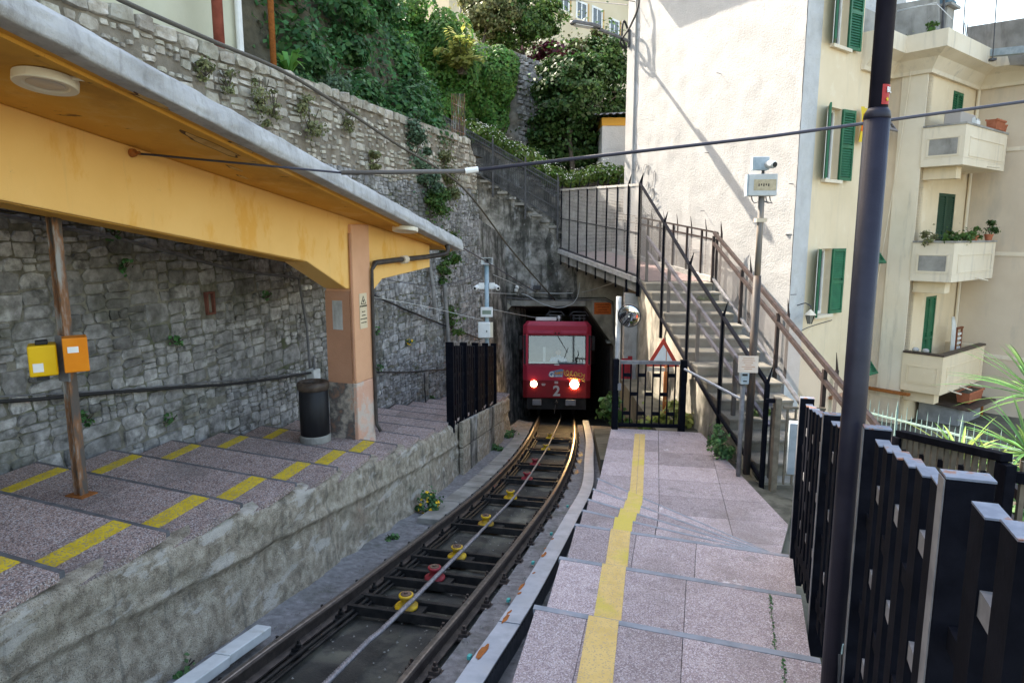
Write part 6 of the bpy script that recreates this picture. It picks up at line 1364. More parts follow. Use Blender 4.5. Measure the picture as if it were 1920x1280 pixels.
MB(Fr(P2 + VV * 1.48 - NF * .35, VV, NF, UP)).box(-.26, .26, -.16, .16, zc1 + 1.011, zc1 + 1.129).build('planter_tray', M('blue_tray', [(.5, (.10, .17, .22))]), tag(empty('roof_tray', P2 + VV * 1.48 - NF * .35 + UP * (zc1 + 1.02), 'blue tray under the planter on the roof chimney', 'tray'), None))
ac = empty('air_conditioner', f(.55, .45, 1.8), 'beige air conditioning unit on the top balcony', 'air conditioner'); MB(f).box(.12, 1.05, .35, .70, 2.0, 2.72).build('case', M('beige_unit', [(.5, (.40, .36, .33))]), ac, bevel=.02); MB(f).lathe((.9, .70, 2.55), [(.12, 0), (.12, .01)], 18, tuple(NF)).build('grille', WGREY, ac)
ac2 = empty('small_box', f(1.15, .6, 2.42), 'white plastic box beside the air conditioner', 'box'); MB(f).box(1.08, 1.3, .5, .72, 2.38, 2.62).build('case', WHITEP, ac2, bevel=.02); MB(f).box(1.1, 1.28, .52, .70, 2.621, 2.66).build('lid', WGREY, ac2)
cl = empty('clothes_airer', f(1.95, .35, -3.5), 'folded white clothes airer standing on the lowest balcony', 'clothes airer')
for k in range(3): MB(f).tube([(1.86 + .07 * k, .4 + .02 * k, -3.5), (1.86 + .07 * k, .38, -2.35), (1.9 + .07 * k, .34, -2.1), (1.94 + .07 * k, .38, -2.35), (1.94 + .07 * k, .4, -3.5)], .014, 6).build('frame', WHITEP, cl)
cr = empty('slatted_crate', f(2.3, .4, -3.5), 'wooden slatted crate on the lowest balcony', 'crate'); 
for x in (2.15, 2.48): MB(f).box(x - .02, x + .02, .38, .42, -3.5, -2.42).build('post', M('brown_wood', [(.5, (.22, .08, .04))]), cr)
for k in range(7): MB(f).box(2.15, 2.48, .39, .41, -3.3 + .12 * k, -3.24 + .12 * k).build('slat', WHITEP, cr)
MB(f).box(2.12, 2.51, .37, .43, -2.42, -2.37).build('top', M('brown_wood', [(.5, (.22, .08, .04))]), cr)
sh_ = empty('pair_of_shoes', f(.0, .35, -2.78), 'pale pebbles or shoes left on the lowest balcony edge', 'shoes')
for k in range(2): MB(f).lathe((.0, .25 + .22 * k, -2.78), [(.0, 0), (.07, .01), (.08, .05), (.05, .09), (.0, .1)], 10).build('shoe', CON_L, sh_, smooth=True)
# hutch and planter under the lowest balcony
gh = empty('garden_hutch', f(1.6, .9, -4.9), 'grey panelled hutch with a brown roof under the lowest balcony', 'hutch')
MB(f).box(.95, 2.55, .1, 1.0, -5.0, -4.18).build('body', M('hutch_grey', [(.4, (.22, .23, .24)), (.6, (.3, .31, .32))], 3, 5, .8), gh); MB(f).ext([(.85, 0, -4.15), (2.75, 0, -4.15), (2.75, 1.25, -4.22), (.85, 1.25, -4.22)], (0, 0, .03), raw=False).build('roof', BRONZE, gh); MB(f).box(2.5, 2.58, 1.0, 1.04, -5.0, -4.2).build('frame', RUST, gh)
planter(f(1.75, .95, -4.12), 1.0, .3, .26, 'long terracotta planter standing on the garden hutch roof')
mk = MB(f); mk.tube([(-.4, -.84 + .9, -3.95), (.2, .06, -3.98)], .03, 6)
rr2 = empty('rusty_ledge', C0 + VV * 3 + UP * -3.9, 'rusty iron ledge along the foot of the cream facade', 'ledge')
MB().bar(tuple(C0 + VV * 2.0 + NF * .1 + UP * -3.82), tuple(P1 + NF * .1 - VV * .1 + UP * -3.82), .14, .06).build('ledge', RUST, rr2); MB().bar(tuple(P1 + NF * .1 - VV * .12 + UP * -3.83), tuple(P2 + NF * .25 - VV * .12 + UP * -3.83), .14, .06).build('ledge', RUST, rr2)
# flag at the facade window
fg = empty('cloth_banner', C0 + VV * 2.9 + NF * .2 + UP * 1.5, 'yellow and orange cloth hanging beside the lamp post on the facade', 'cloth')
a_ = fz(1622, 200, NF, C0 + NF * .15); yb = MB(); 
def ban(u, v): p = a_ + VV * (.38 * (u - .5)) + UP * (-.02 - .75 * v); return p + NF * (.04 * math.sin(u * 7 + v * 3))
MB().grid(ban, 10, 14).build('cloth', M('banner_yellow', [(.5, (.70, .50, .05))]), fg, smooth=True)
MB().grid(lambda u, v: ban(.25 + u * .75, .18 + v * .5) + NF * .012, 8, 8).build('orange_field', M('banner_orange', [(.5, (.72, .15, .02))]), fg, smooth=True)
# wall lantern
q = fz(1519, 592, NF, C0 + NF * .32); ln = empty('wall_lantern', q, 'small old metal lantern with conical shade on the house corner', 'lamp')
MB().lathe(tuple(q), [(.13, .02), (.12, .035), (.03, .12), (.015, .14)], 6).build('shade', CREAM_W, ln); MB().lathe(tuple(q), [(.045, -.17), (.085, .0), (.10, .02)], 6).build('glass', M('lantern_glass', [(.5, (.25, .24, .2))], rough=.2), ln)
for k in range(6): a = R(60 * k); MB().bar(tuple(q + V((.046 * math.cos(a), .046 * math.sin(a), -.17))), tuple(q + V((.10 * math.cos(a), .10 * math.sin(a), .02))), .008, .008).build('rib', BLACK, ln)
MB().tube([tuple(p) for p in catmull([q + UP * .14, q + UP * .2, q + UP * .26 - NF * .12, q + UP * .2 - NF * .3], .03)], .012, 6).build('bracket', DGREY, ln)
# nails and clothes line pins on the white wall
for k, (u, v) in enumerate(((1351, 138), (1329, 287), (1321, 396), (1487, 345), (1490, 552))):
    p = fz(u, v, NW, C0); MB().tube([tuple(p - NW * .05), tuple(p + NW * .12)], .008, 6).build('wall_pin', DGREY, wbld)
# eave above the frame
MB().ext([C0 + NW * .0 + UP * 7.2, WL + UP * 7.2, WL + NW * .75 + UP * 7.2, C0 + NW * .75 - WW * .4 + UP * 7.2], (0, 0, .18)).build('eave', CREAM_W, wbld)
# black marker scribbles on the white wall
sc_ = MB(); rw_ = random.Random(5)
def scribble(u0, v0, w_, h_, nn):
    pts = []
    for k in range(nn): pts.append((u0 + w_ * (k / nn + rw_.uniform(-.12, .12)), v0 + h_ * rw_.uniform(0, 1)))
    P_ = [fz(u, v, NW, C0 + NW * .022) for u, v in pts]; sc_.tube([tuple(p) for p in catmull(P_, .04)], .006, 4)
for a in ((1172, 305, 34, 22, 9), (1205, 305, 18, 24, 7), (1212, 318, 26, 34, 9), (1205, 352, 32, 24, 11), (1222, 345, 14, 20, 6), (1220, 380, 20, 14, 5), (1205, 398, 24, 12, 7)): scribble(*a)
sc_.build('marker_scribble', M('marker_grey', [(.5, (.16, .16, .16))]), wbld)
# street lamp on the corner of the white house, arm square to the wall
q = fz(1180, 78, NW, C0 + NW * .05); sl_ = empty('street_lamp', q, 'grey street lamp on an arm at the corner of the white house', 'street lamp')
MB().tube([tuple(q - UP * .15), tuple(q + UP * .3)], .05, 10).build('wall_mount', DGREY, sl_); MB().tube([tuple(q), tuple(q + NW * .7 + UP * .14), tuple(q + NW * 1.0 + UP * .18)], .045, 8).build('arm', FGREY, sl_)
fh = Fr(q + NW * 1.4 + UP * .2, NW, NW.cross(UP), UP); MB(fh).ext([(-.45, -.06, 0), (-.2, -.13, 0), (.4, -.13, 0), (.48, -.06, 0), (.48, .06, 0), (.4, .13, 0), (-.2, .13, 0), (-.45, .06, 0)], (0, 0, .09), raw=False).build('lamp_head', FGREY, sl_, bevel=.03); MB(fh).box(-.15, .38, -.1, .1, -.02, -.001).build('diffuser', WHITEP, sl_)
mb = MB(); mb.tube([tuple(p) for p in catmull([q + UP * .2, q + NW * .2 + UP * .5, q + NW * .25 + UP * .1, q + NW * .1 - UP * .2, q + NW * .3 - UP * .05, q - WW * .3 + NW * .2 + UP * .3, q - WW * .5 + NW * .1 + UP * .9, q + UP * 2], .06)], .028, 6); mb.build('wire_loops', PIPEB, sl_)

# ================================================================== FAR CREAM BUILDING, HUT, LEFT HOUSE
d40 = V((math.sin(R(41)), math.cos(R(41)), 0)); n40 = V((d40.y, -d40.x, 0)); B0 = V((-2.6, 30, 0))
fb = empty('far_building', B0 + UP * 3, 'pale cream building with a row of windows on the hill behind the trees', 'building')
MB().ext([B0 + UP * 0, B0 + d40 * 24, B0 + d40 * 24 - n40 * 8, B0 - n40 * 8], (0, 0, 20)).build('wall', M('far_cream', [(.35, (.60, .50, .34)), (.65, (.68, .58, .42))], .6, 6, .9), fb)
for (z_, h_, o__) in ((6.55, .25, .12), (5.2, .12, .08)): MB().ext([B0 + n40 * .001 + UP * z_, B0 + d40 * 24 + n40 * .001 + UP * z_, B0 + d40 * 24 + n40 * o__ + UP * z_, B0 + n40 * o__ + UP * z_], (0, 0, h_)).build('string_course', CREAM_W, fb)
for (u, v0, v1) in ((1056, -20, 22), (1090, 3, 40), (1119, 14, 52), (1151, 36, 75), (1022, -30, 6)):
    p = onp(u, v1, n40, n40.dot(B0)); p2 = onp(u, v0, n40, n40.dot(B0)); f = Fr(p, d40, n40, UP); h_ = p2.z - p.z
    w_ = MB(f).box(-.5, -.38, -.1, .03, 0, h_).box(.38, .5, -.1, .03, 0, h_).box(-.38, .38, -.1, .03, h_ - .1, h_).box(-.04, .04, -.1, .02, 0, h_ - .1).box(-.38, .38, -.1, .02, 0, .08).build('window', WHITEP, fb); MB(f).box(-.38, .38, .001, .008, .05, h_ - .1).build('pane', GLASS, w_); MB(f).box(-.62, .62, .001, .16, -.14, -.001).build('sill', CREAM_W, w_); MB(f).box(.501, .62, .001, .05, 0, h_).build('reveal', M('ochre_reveal', [(.5, (.5, .3, .12))]), w_)
for (u, m_) in ((812, CREAM_W), (822, WGREY), (868, DGREY), (878, CREAM_W)): p = at(u, 20, 31 if u < 860 else 29.6); MB().tube([(p.x, p.y - .2, p.z - 3), (p.x, p.y - .2, p.z + 6)], .1, 8).build('downpipe', m_, fb)
f = Fr(B0, -n40, d40, UP)
hu = empty('small_hut', at(1150, 300, 21.6), 'small pale hut with corrugated roof beside the white house', 'hut')
h0 = at(1128, 300, 21.6); zr0, zr1 = at(1128, 222, 21.6).z, at(1168, 208, 21.6).z
MB().box(h0.x, h0.x + 2.2, 21.6, 24, .4, zr0 - .22).build('wall', PLAST_G, hu); MB().box(h0.x - .01, h0.x + 2.2, 21.585, 24, zr0 - .22, zr0 + .02).build('ochre_band', M('ochre_band', [(.5, (.62, .33, .06))]), hu)
m = MB(); nn = 60
vs = []
for k in range(nn + 1):
    x = h0.x - .25 + 2.5 * k / nn; zz__ = zr0 + .06 + .12 * k / nn + .025 * math.sin(k * 1.3)
    vs += [(x, 21.3, zz__), (x, 24, zz__ + .45)]
m.add(vs, [(2 * k, 2 * k + 2, 2 * k + 3, 2 * k + 1) for k in range(nn)], True); m.build('corrugated_roof', M('roof_grey', [(.4, (.25, .25, .27)), (.6, (.34, .34, .37))], 5, 5, .7), hu)
# house above the wall at the upper left: its end wall shows at the top edge
lh_ = empty('hillside_house', wallpt(3, 2.3, -3), 'cream house wall with a white drainpipe above the retaining wall', 'building')
PG = M('cream_green_render', [(.35, (.46, .45, .33)), (.65, (.55, .54, .42))], .8, 8, .9, .1, 30)
q0, q1 = wallpt(3.35, 2.0, -.75), wallpt(-9, 2.0, -.75)
MB().ext([q0, q1, q1 - WN * 9, q0 - WN * 9], (0, 0, 7.6)).build('wall', PG, lh_)
e0 = wallpt(3.25, 2.2, -.66); MB().tube([tuple(e0), tuple(e0 + UP * 6)], .05, 10).build('drainpipe', WHITEP, lh_)
MB().ext([q0 + WN * .4 + WD * .3 + UP * 7.6, q1 + WN * .4 + UP * 7.6, q1 - WN * 9 + UP * 7.6, q0 - WN * 9 + WD * .3 + UP * 7.6], (0, 0, .2)).build('roof', GREYCON, lh_)
# ================================================================== HILLSIDE AND VEGETATION
def hill_h(t, d):
    k = 1 / (1 + math.exp(-(t - 3.2) * 1.5)) * (1 - .66 / (1 + math.exp(-(t - 9.3) * 2.2)))
    b = 1 - math.exp(-max(0, d - .35) * 1.05)
    return 2.1 + k * b * 6.6 + .45 * max(0, d - 2) * k + .35 * mn.fractal(V((t * .5, d * .7, 3)), .8, 2, 3) * min(1, d)
def hillpt(t, d): p = wallpt(t, 2.3, -.35 - d); p.z = hill_h(t, d); return p
MB().grid(lambda u, v: hillpt(-8 + u * 21, v * v * 12), 90, 40).build('hillside', SOIL, kind='structure', smooth=True)
MB().ext([(-30, 24, 1.2), (30, 26, 1.2), (30, 80, 3), (-30, 80, 3)], (0, 0, -6)).build('upper_terrace', SOIL, kind='structure')
# ivy covering the bank
P_, N_ = [], []
rg = np.random.default_rng(4)
lumps = [(rg.uniform(4.2, 10.7), rg.uniform(0, 3.2)) for _ in range(96)]
for (tc, dc) in lumps:
    c = hillpt(tc, dc); r_ = rg.uniform(.35, .75)
    if tc > 9.6: r_ *= .8
    m_ = 900; q = rg.normal(0, 1, (m_, 3)); q /= np.linalg.norm(q, axis=1)[:, None]; q[:, 2] = np.abs(q[:, 2]) * rg.choice([1, 1, -.35], m_)
    P_.append(np.array(c) + q * r_ * rg.uniform(.7, 1.22, (m_, 1)) * np.array([1, 1, .9])); N_.append(q + np.array([0, 0, .35]))
for _ in range(22000):
    t, d = rg.uniform(4.0, 10.9), rg.uniform(0, 1) ** 1.4 * 4; c = hillpt(t, d); P_.append(np.array([c + V((rg.normal(0, .1), rg.normal(0, .1), rg.uniform(.02, .35)))])); N_.append(np.array([[.6, -.5, .6]]))
P_ = np.concatenate(P_); N_ = np.concatenate(N_)
leafobj('ivy', P_, N_, .10, IVY, label='dark green ivy blanketing the bank above the stone wall', cat='ivy', kind='stuff', rag=.45)
# sunlit upper ivy mass hanging over the tall wall behind
Q_, M_ = [], []
for k in range(46):
    f = rg.uniform(0, 1); u = 868 + 86 * f; vt = 120 + 40 * abs(f - .5); v = rg.uniform(95 + 10 * f, 245 - 20 * f); c = np.array(at(u, v, 22.6 + rg.uniform(-.4, .5)))
    q = rg.normal(0, 1, (620, 3)); q /= np.linalg.norm(q, axis=1)[:, None]; Q_.append(c + q * rg.uniform(.3, .55) * np.array([1, .7, 1.1])); M_.append(q + np.array([0, -.4, .3]))
leafobj('ivy', np.concatenate(Q_), np.concatenate(M_), .095, IVY2, label='bright ivy curtain hanging over the high grey wall', cat='ivy', kind='stuff', rag=.45)
# middle ivy bank between the two, in half shade
Q_, M_ = [], []
for k in range(80):
    u = rg.uniform(690, 872); v = rg.uniform(10 + max(0, (u - 790)) * .75, 205); c = np.array(at(u, v, 21.4 + rg.uniform(-.3, .6)))
    q = rg.normal(0, 1, (480, 3)); q /= np.linalg.norm(q, axis=1)[:, None]; Q_.append(c + q * rg.uniform(.3, .55) * np.array([1, .7, 1.0])); M_.append(q + np.array([0, -.4, .3]))
leafobj('ivy', np.concatenate(Q_), np.concatenate(M_), .10, IVY2, label='mid green ivy and scrub rising behind the end of the stone wall', cat='ivy', kind='stuff', rag=.45)
# high retaining wall behind
hw = empty('high_wall', at(990, 300, 23.4), 'high grey stone wall on the slope partly hidden by ivy', 'wall')
tops = [(840, 70), (965, 97), (1000, 112), (1036, 128), (1130, 190)]
def hwall(u, v):
    k = u * (len(tops) - 1); i = min(int(k), len(tops) - 2); f = k - i; uu = tops[i][0] + (tops[i + 1][0] - tops[i][0]) * f; vv_ = tops[i][1] + (tops[i + 1][1] - tops[i][1]) * f
    p = at(uu, vv_, 23.4); p.z = p.z + (.3 - p.z) * v; return p + V((0, -.25 * v + .16 * mn.fractal(V((uu * .04, p.z * 1.6, 0)), .8, 2, 5), 0))
MB().grid(hwall, 60, 50).build('wall_face', ROCK, hw, smooth=True)
hs = MB(); r9 = random.Random(4); v_ = .0
for row in range(34):
    u_ = .3 + r9.uniform(0, .02)
    while u_ < .98:
        du = r9.uniform(.018, .045); c = hwall(u_ + du / 2, min(.98, row / 34 + .012)); k = r9.randrange(28); ww_ = du * 5.6; hh_ = r9.uniform(.10, .17)
        hs.add([V((c.x + x * ww_, c.y - d_ * .06, c.z + y * hh_)) for x, d_, y in SG[k][0]], SG[k][1], True); u_ += du
hs.build('stone_masonry', STONE_D, hw, kind='stuff')
# ---- trees
def tree(name, base, height, crown_c, crown_r, nleaf, size, mat, label, cat='tree', lumps=14, seed=1, trunk_r=.12, group='trees on the slope', fill=.3, branches=7):
    e = empty(name, base, label, cat, group); rr3 = random.Random(seed); top = V(crown_c) + UP * crown_r[2] * .3
    mid = V(base).lerp(top, .5) + V((rr3.uniform(-.2, .2), rr3.uniform(-.2, .2), 0)); m = MB(); pts = catmull([V(base), mid, top], .3); m.tube([tuple(p) for p in pts], [trunk_r * (1 - .75 * i / len(pts)) for i in range(len(pts))], 8)
    for k in range(branches):
        s_ = pts[int(len(pts) * rr3.uniform(.35, .9))]; a = rr3.uniform(0, 6.28); en = V(crown_c) + V((crown_r[0] * .75 * math.cos(a), crown_r[1] * .75 * math.sin(a), crown_r[2] * rr3.uniform(-.4, .8)))
        pp_ = catmull([s_, s_.lerp(en, .5) + UP * .15, en], .25); m.tube([tuple(p) for p in pp_], [trunk_r * .42 * (1 - .8 * i / len(pp_)) for i in range(len(pp_))], 6)
    m.build('trunk', WOOD, e, smooth=True)
    p_, n_ = blob(crown_c, crown_r, nleaf, lumps, seed, fill); leafobj('crown', p_, n_, size, mat, e, rag=.6); return e
tree('evergreen_tree', at(1075, 330, 22.3), 4, at(1072, 170, 22.4), (1.15, .9, 1.35), 17000, .11, LF_DARK, 'dark evergreen tree with a slender bare trunk beside the small hut', lumps=46, seed=3, trunk_r=.09)
tree('evergreen_tree', at(1110, 330, 23.2), 4, at(1128, 150, 23.6), (.9, .8, 1.5), 13000, .11, LF_DARK, 'second dark evergreen tree right behind the slender one by the hut', lumps=36, seed=9, trunk_r=.09)
tree('bay_tree', at(1060, 330, 22.9), 4, at(1062, 265, 22.8), (1.2, .7, 1.3), 12000, .11, LF_DARK, 'dense dark bush filling the shade below the evergreen trees', 'bush', lumps=34, seed=12, trunk_r=.07)
tree('airy_tree', at(985, 150, 25.5), 4, at(968, 38, 25.5), (1.6, 1.2, 1.1), 13000, .10, LF_MID, 'light green airy tree in front of the far cream building', lumps=44, seed=5, trunk_r=.1, fill=.5)
tree('airy_tree', at(890, 130, 24.5), 4, at(915, 15, 24.8), (1.0, .9, .9), 8000, .10, LF_OLIVE, 'thin olive tree above the yellow lit shrub', lumps=28, seed=6, trunk_r=.08, fill=.5)
tree('red_leaved_shrub', at(1030, 140, 24.2), 2, at(1030, 102, 24.2), (.75, .5, .35), 2200, .13, LF_RED, 'dark red leaved shrub on top of the high wall', 'shrub', lumps=8, seed=15, trunk_r=.04)
tree('slope_bush', at(1105, 120, 26), 2, at(1120, 95, 25), (1.0, .8, .7), 7000, .10, LF_OLIVE, 'olive bush below the windows of the far cream building', 'bush', lumps=12, seed=17, trunk_r=.06)
tree('slope_bush', at(1090, 300, 23.5), 2, at(1105, 235, 23.8), (1.3, .6, 1.3), 9000, .11, LF_DARK, 'dark bush in deep shade left of the small hut', 'bush', lumps=12, seed=18, trunk_r=.06)
# young tree with pinnate fronds, its sunlit yellow put into the leaf colour
yt = empty('yellow_shrub', at(868, 150, 20.8), 'yellow green sunlit shrub with feathery leaves between the ivy masses', 'shrub')
fp_, fn_ = [], []; m = MB(); ry = random.Random(8)
for k in range(34):
    b = at(868 + ry.uniform(-8, 8), 140, 20.8); a = ry.uniform(0, 6.28); up_ = ry.uniform(.3, 1.2); d = V((math.cos(a) * .55, math.sin(a) * .5, up_)); tip = b + d * ry.uniform(.8, 1.35); pts = catmull([b, b.lerp(tip, .5) + UP * .15, tip - UP * .12], .08); m.tube([tuple(p) for p in pts], .006, 4)
    for i, p in enumerate(pts[len(pts) // 3:]):
        for s_ in (-1, 1): x = d.cross(UP).normalized() * s_; fp_.append(p + x * .09 - UP * .02); fn_.append(UP * .8 + x * .3)
m.build('stems', WOOD, yt); leafobj('foliage', np.array([tuple(p) for p in fp_]), np.array([tuple(p) for p in fn_]), .15, LF_LIME, yt, rag=.25, aspect=1.6)
# jasmine hedge
jp, jn, wp, wn = [], [], [], []
path = [at(868, 243, 20.9), at(905, 243, 21.0), at(950, 268, 21.0), at(1000, 298, 20.9), at(1045, 328, 20.8), at(1080, 330, 21.0), at(1120, 318, 20.9), at(1160, 322, 20.6)]
hp = catmull(path, .12)
for p in hp:
    r_ = rg.uniform(.22, .42); q = rg.normal(0, 1, (230, 3)); q /= np.linalg.norm(q, axis=1)[:, None]; c = np.array(p) - np.array([0, 0, .12]); jp.append(c + q * r_ * np.array([1, .9, .8])); jn.append(q)
    q = rg.normal(0, 1, (18, 3)); q /= np.linalg.norm(q, axis=1)[:, None]; q[:, 2] = np.abs(q[:, 2]); q[:, 1] = -np.abs(q[:, 1]); wp.append(c + q * (r_ + .03)); wn.append(q)
je = empty('jasmine_hedge', path[3], 'flowering white jasmine hedge along the top of the dark stair fence', 'hedge')
leafobj('foliage', np.concatenate(jp), np.concatenate(jn), .09, LF_JAS, je, rag=.5); leafobj('blossom', np.concatenate(wp), np.concatenate(wn), .045, PETAL_W, je, rag=.4, aspect=1)
mb = MB(); mb.tube([tuple(p - UP * .35) for p in hp], .12, 6); mb.build('stems', WOOD, je)
MB().ext([(-2.6, 21.25, -2), (4, 21.25, -2), (4, 21.25, 1.0), (1.3, 21.25, 1.0), (-2.6, 21.25, 3.0)], (0, .4, 0)).build('hedge_wall', CON_D, kind=None, label='dark low wall carrying the jasmine hedge behind the upper stair', cat='wall')
# ---- plants on and above the stone wall
def wpos(u, v, o=.1): n_ = WN + UP * .05; return onp(u, v, n_, n_.dot(wallpt(0, -2.3, o)))
def tuft(name, c, rad, n, size, mat, label, cat='plant', group='plants growing on the stone wall', flower=None, nf=0, seed=1, **kw):
    e = empty(name, c, label, cat, group); p_, n_ = blob(c, rad, n, 6, seed, .2); leafobj('leaves', p_, n_, size, mat, e, **kw)
    m = MB(); r2 = random.Random(seed)
    for k in range(6): m.tube([tuple(V(c) - V((0, 0, rad[2] * .5))), tuple(V(c) + V((r2.uniform(-1, 1) * rad[0], r2.uniform(-1, 1) * rad[1], r2.uniform(-.3, .8) * rad[2])))], .006, 4)
    m.build('stems', WOOD, e)
    if flower:
        fp2 = V(c) + V((0, 0, 0)); rgf = np.random.default_rng(seed); q = rgf.normal(0, 1, (nf, 3)); q /= np.linalg.norm(q, axis=1)[:, None]; q[:, 1] = -np.abs(q[:, 1]); leafobj('flowers', np.array(c) + q * np.array(rad) * .95, q, .045, flower, e, rag=.3, aspect=1, kind='stuff')
    return e
sp_ = [(775, 270, .28, .55, LF_GREY, 'grey green creeper high on the cream wall, upper half of the large one'), (798, 325, .34, .5, LF_GREY, 'middle of the large grey green creeper on the cream wall'), (808, 380, .34, .6, LF_MID, 'lower end of the large creeper above the canopy end'), (835, 290, .2, .5, LF_OLIVE, 'olive creeper hanging near the right end of the cream wall'), (848, 345, .2, .55, LF_OLIVE, 'olive tuft above the overhead bar near the wall end'),
       (838, 470, .28, .5, LF_MID, 'green plant hanging on the wall just right of the canopy end'), (845, 600, .25, .45, LF_MID, 'dark green plant on the wall above the dark bar fence'), (832, 510, .16, .3, LF_MID, 'small green plant between the two wall pipes'),
       (655, 225, .15, .3, LF_OLIVE, 'dry tuft on the cream wall above the middle of the canopy'), (580, 225, .16, .4, LF_OLIVE, 'dry olive weeds on the cream wall left of the dry tuft'), (490, 185, .15, .35, LF_OLIVE, 'dry weeds on the cream wall above the roof edge'), (385, 125, .12, .22, LF_OLIVE, 'leftmost dry weed clump on the cream wall above the roof edge'), (428, 152, .08, .2, LF_OLIVE, 'small dry weed right of the leftmost clump'), (512, 200, .11, .25, LF_OLIVE, 'small dry weed on the wall beside the rusty pole line'), (700, 300, .12, .2, LF_OLIVE, 'short weeds on the wall over the far canopy edge')]
for k, (u, v, r1, r2_, m_, lab) in enumerate(sp_): tuft('wall_plant', wpos(u, v, .12), (r1, .13, r2_), int(900 * r1 / .2 * (r2_ / .4)), .035 if u < 700 else .055, m_, lab, seed=20 + k, rag=.6)
sm = [(660, 495, 'tiny weed high on the stone wall near the beam'), (425, 545, 'small weed right of the drain slot on the stone wall'), (500, 555, 'small weed left of the grey cable drop'), (232, 500, 'weed on the stone wall right of the rusty post top'), (205, 590, 'weed on the stone wall level with the orange box top'), (330, 640, 'weed in a joint in the middle of the stone wall'), (225, 700, 'hanging weed on the stone wall right of the orange box'), (160, 785, 'weed low on the stone wall beside the rusty post'), (235, 762, 'small weed low on the stone wall near the post'), (455, 560, 'tiny pink tinged weed near the drain slot'), (320, 785, 'pale weed low on the stone wall mid way'), (215, 440, 'fern tuft high on the wall under the beam'), (140, 442, 'fern tuft under the beam by the post'), (767, 642, 'yellow flowered weed on the wall right of the column'), (705, 620, 'green weed right beside the downpipe'), (710, 690, 'pale weed low right beside the downpipe'), (810, 745, 'weed at the foot of the wall by the dark fence')]
for k, (u, v, lab) in enumerate(sm):
    if k in (1, 4, 6, 8, 9, 12): continue
    tuft('wall_weed', wpos(u, v, .08), (.085, .04, .075), 70, .035, LF_WEED, lab, 'weed', 'weeds in the joints of the stone wall', seed=50 + k, rag=.7, flower=PETAL_Y if u == 767 else None, nf=14)
tuft('rounded_shrub', wallpt(5.2, 2.62, -.55), (.55, .45, .38), 2600, .05, LF_GREY, 'rounded grey green shrub on top of the stone wall', 'shrub', None, seed=80, rag=.7)
tuft('rounded_shrub', wallpt(4.4, 2.45, -.5), (.3, .3, .25), 900, .05, LF_WEED, 'low green shrub by the rusty pole on the wall top', 'shrub', None, seed=81, rag=.7)
# fleshy plant and grass on the wall top
fpz = empty('broad_leaved_plant', wallpt(3.9, 2.35, -.3), 'bright green broad leaved plant between the two red poles', 'plant'); m = MB(); r5 = random.Random(2)
def blade(m, b, tip, w_, bend=.12):
    mid = b.lerp(tip, .55) + UP * bend; d = (tip - b).normalized(); x = d.cross(UP).normalized() * w_; m.add([b - x * .5, b + x * .5, mid + x, tip, mid - x], [(0, 1, 2, 4), (4, 2, 3)], True)
for k in range(26): b = wallpt(3.9, 2.3, -.3); a = r5.uniform(0, 6.28); blade(m, b + UP * r5.uniform(0, .2), b + V((.28 * math.cos(a), .28 * math.sin(a), r5.uniform(.15, .5))), .045)
m.build('leaves', LEAF('leaf_fresh', (.10, .28, .05), (.16, .36, .08), .35), fpz)
# ---- plants by the track and platforms
def ground_tuft(u, v, zr, rad, n, size, mat, lab, **kw): p = onrel(u, v, zr); p.z += rad[2] * .8; return tuft('track_weed', p, rad, n, size, mat, lab, 'weed', 'weeds beside the track', **kw)
ground_tuft(803, 962, -2.3, (.16, .16, .17), 1500, .035, LF_WEED, 'yellow flowering plant at the foot of the left platform wall', flower=PETAL_Y, nf=26, seed=90, rag=.6)
ground_tuft(735, 1012, -2.3, (.09, .07, .03), 160, .03, LF_WEED, 'flat pale weed in front of the flowering plant', seed=91)
ground_tuft(345, 1262, -2.3, (.09, .08, .07), 260, .035, LF_WEED, 'small weed in the bottom corner by the white duct', seed=92)
ground_tuft(925, 845, -2.3, (.2, .2, .07), 300, .04, LF_WEED, 'weeds by the pale kerb slabs near the tunnel', seed=93); ground_tuft(948, 818, -2.3, (.3, .3, .12), 420, .045, LF_WEED, 'weeds behind the stone at the tunnel approach', seed=94)
p = onz(1355, 858, zl); p.z += .1; tuft('stair_weed', p, (.2, .16, .14), 480, .05, LF_WEED, 'green weed growing at the foot of the stair fence', 'weed', None, seed=95)
p = onz(1342, 842, zl); p.z += .2; tuft('stair_weed', p, (.12, .12, .2), 280, .05, LF_WEED, 'taller green weed against the stair side wall', 'weed', None, seed=98)
p = V((3.05, 9.7, -2.9)); tuft('stair_weed', p, (.1, .2, .16), 260, .05, LF_WEED, 'green weed high on the stair side wall behind the fence', 'weed', None, seed=99)
tuft('stair_weed', V((3.9, 10.4, -2.78)), (.2, .08, .08), 260, .05, LF_MID, 'green weed on a lower tread seen through the side gate', 'weed', None, seed=96)
tuft('stair_weed', V((4.25, 14.85, -1.4)), (.18, .06, .07), 260, .05, LF_MID, 'green weed on an upper tread of the stair', 'weed', None, seed=97)
for k, (u, v, lab) in enumerate(((1270, 780, 'sunlit leafy plant behind the gate, right side'), (1225, 795, 'sunlit leafy plant behind the gate, middle'), (1150, 770, 'dark leafy plant behind the left end of the gate'))): p = at(u, v, 12.0 + .4 * k); tuft('gate_plant', p, (.3, .3, .3), 500, .09, LF_LIME if k < 2 else LF_MID, lab, 'plant', 'plants behind the gate', seed=100 + k)  # sunlight on the first two is put into their yellow leaf colour
MB().ext([(1.55, 11.5, -3.9), (2.98, 11.5, -3.9), (2.98, 16.2, -4.7), (2.0, 16.2, -4.7)], (0, 0, -1.5)).build('track_verge', GROUND, kind='structure')
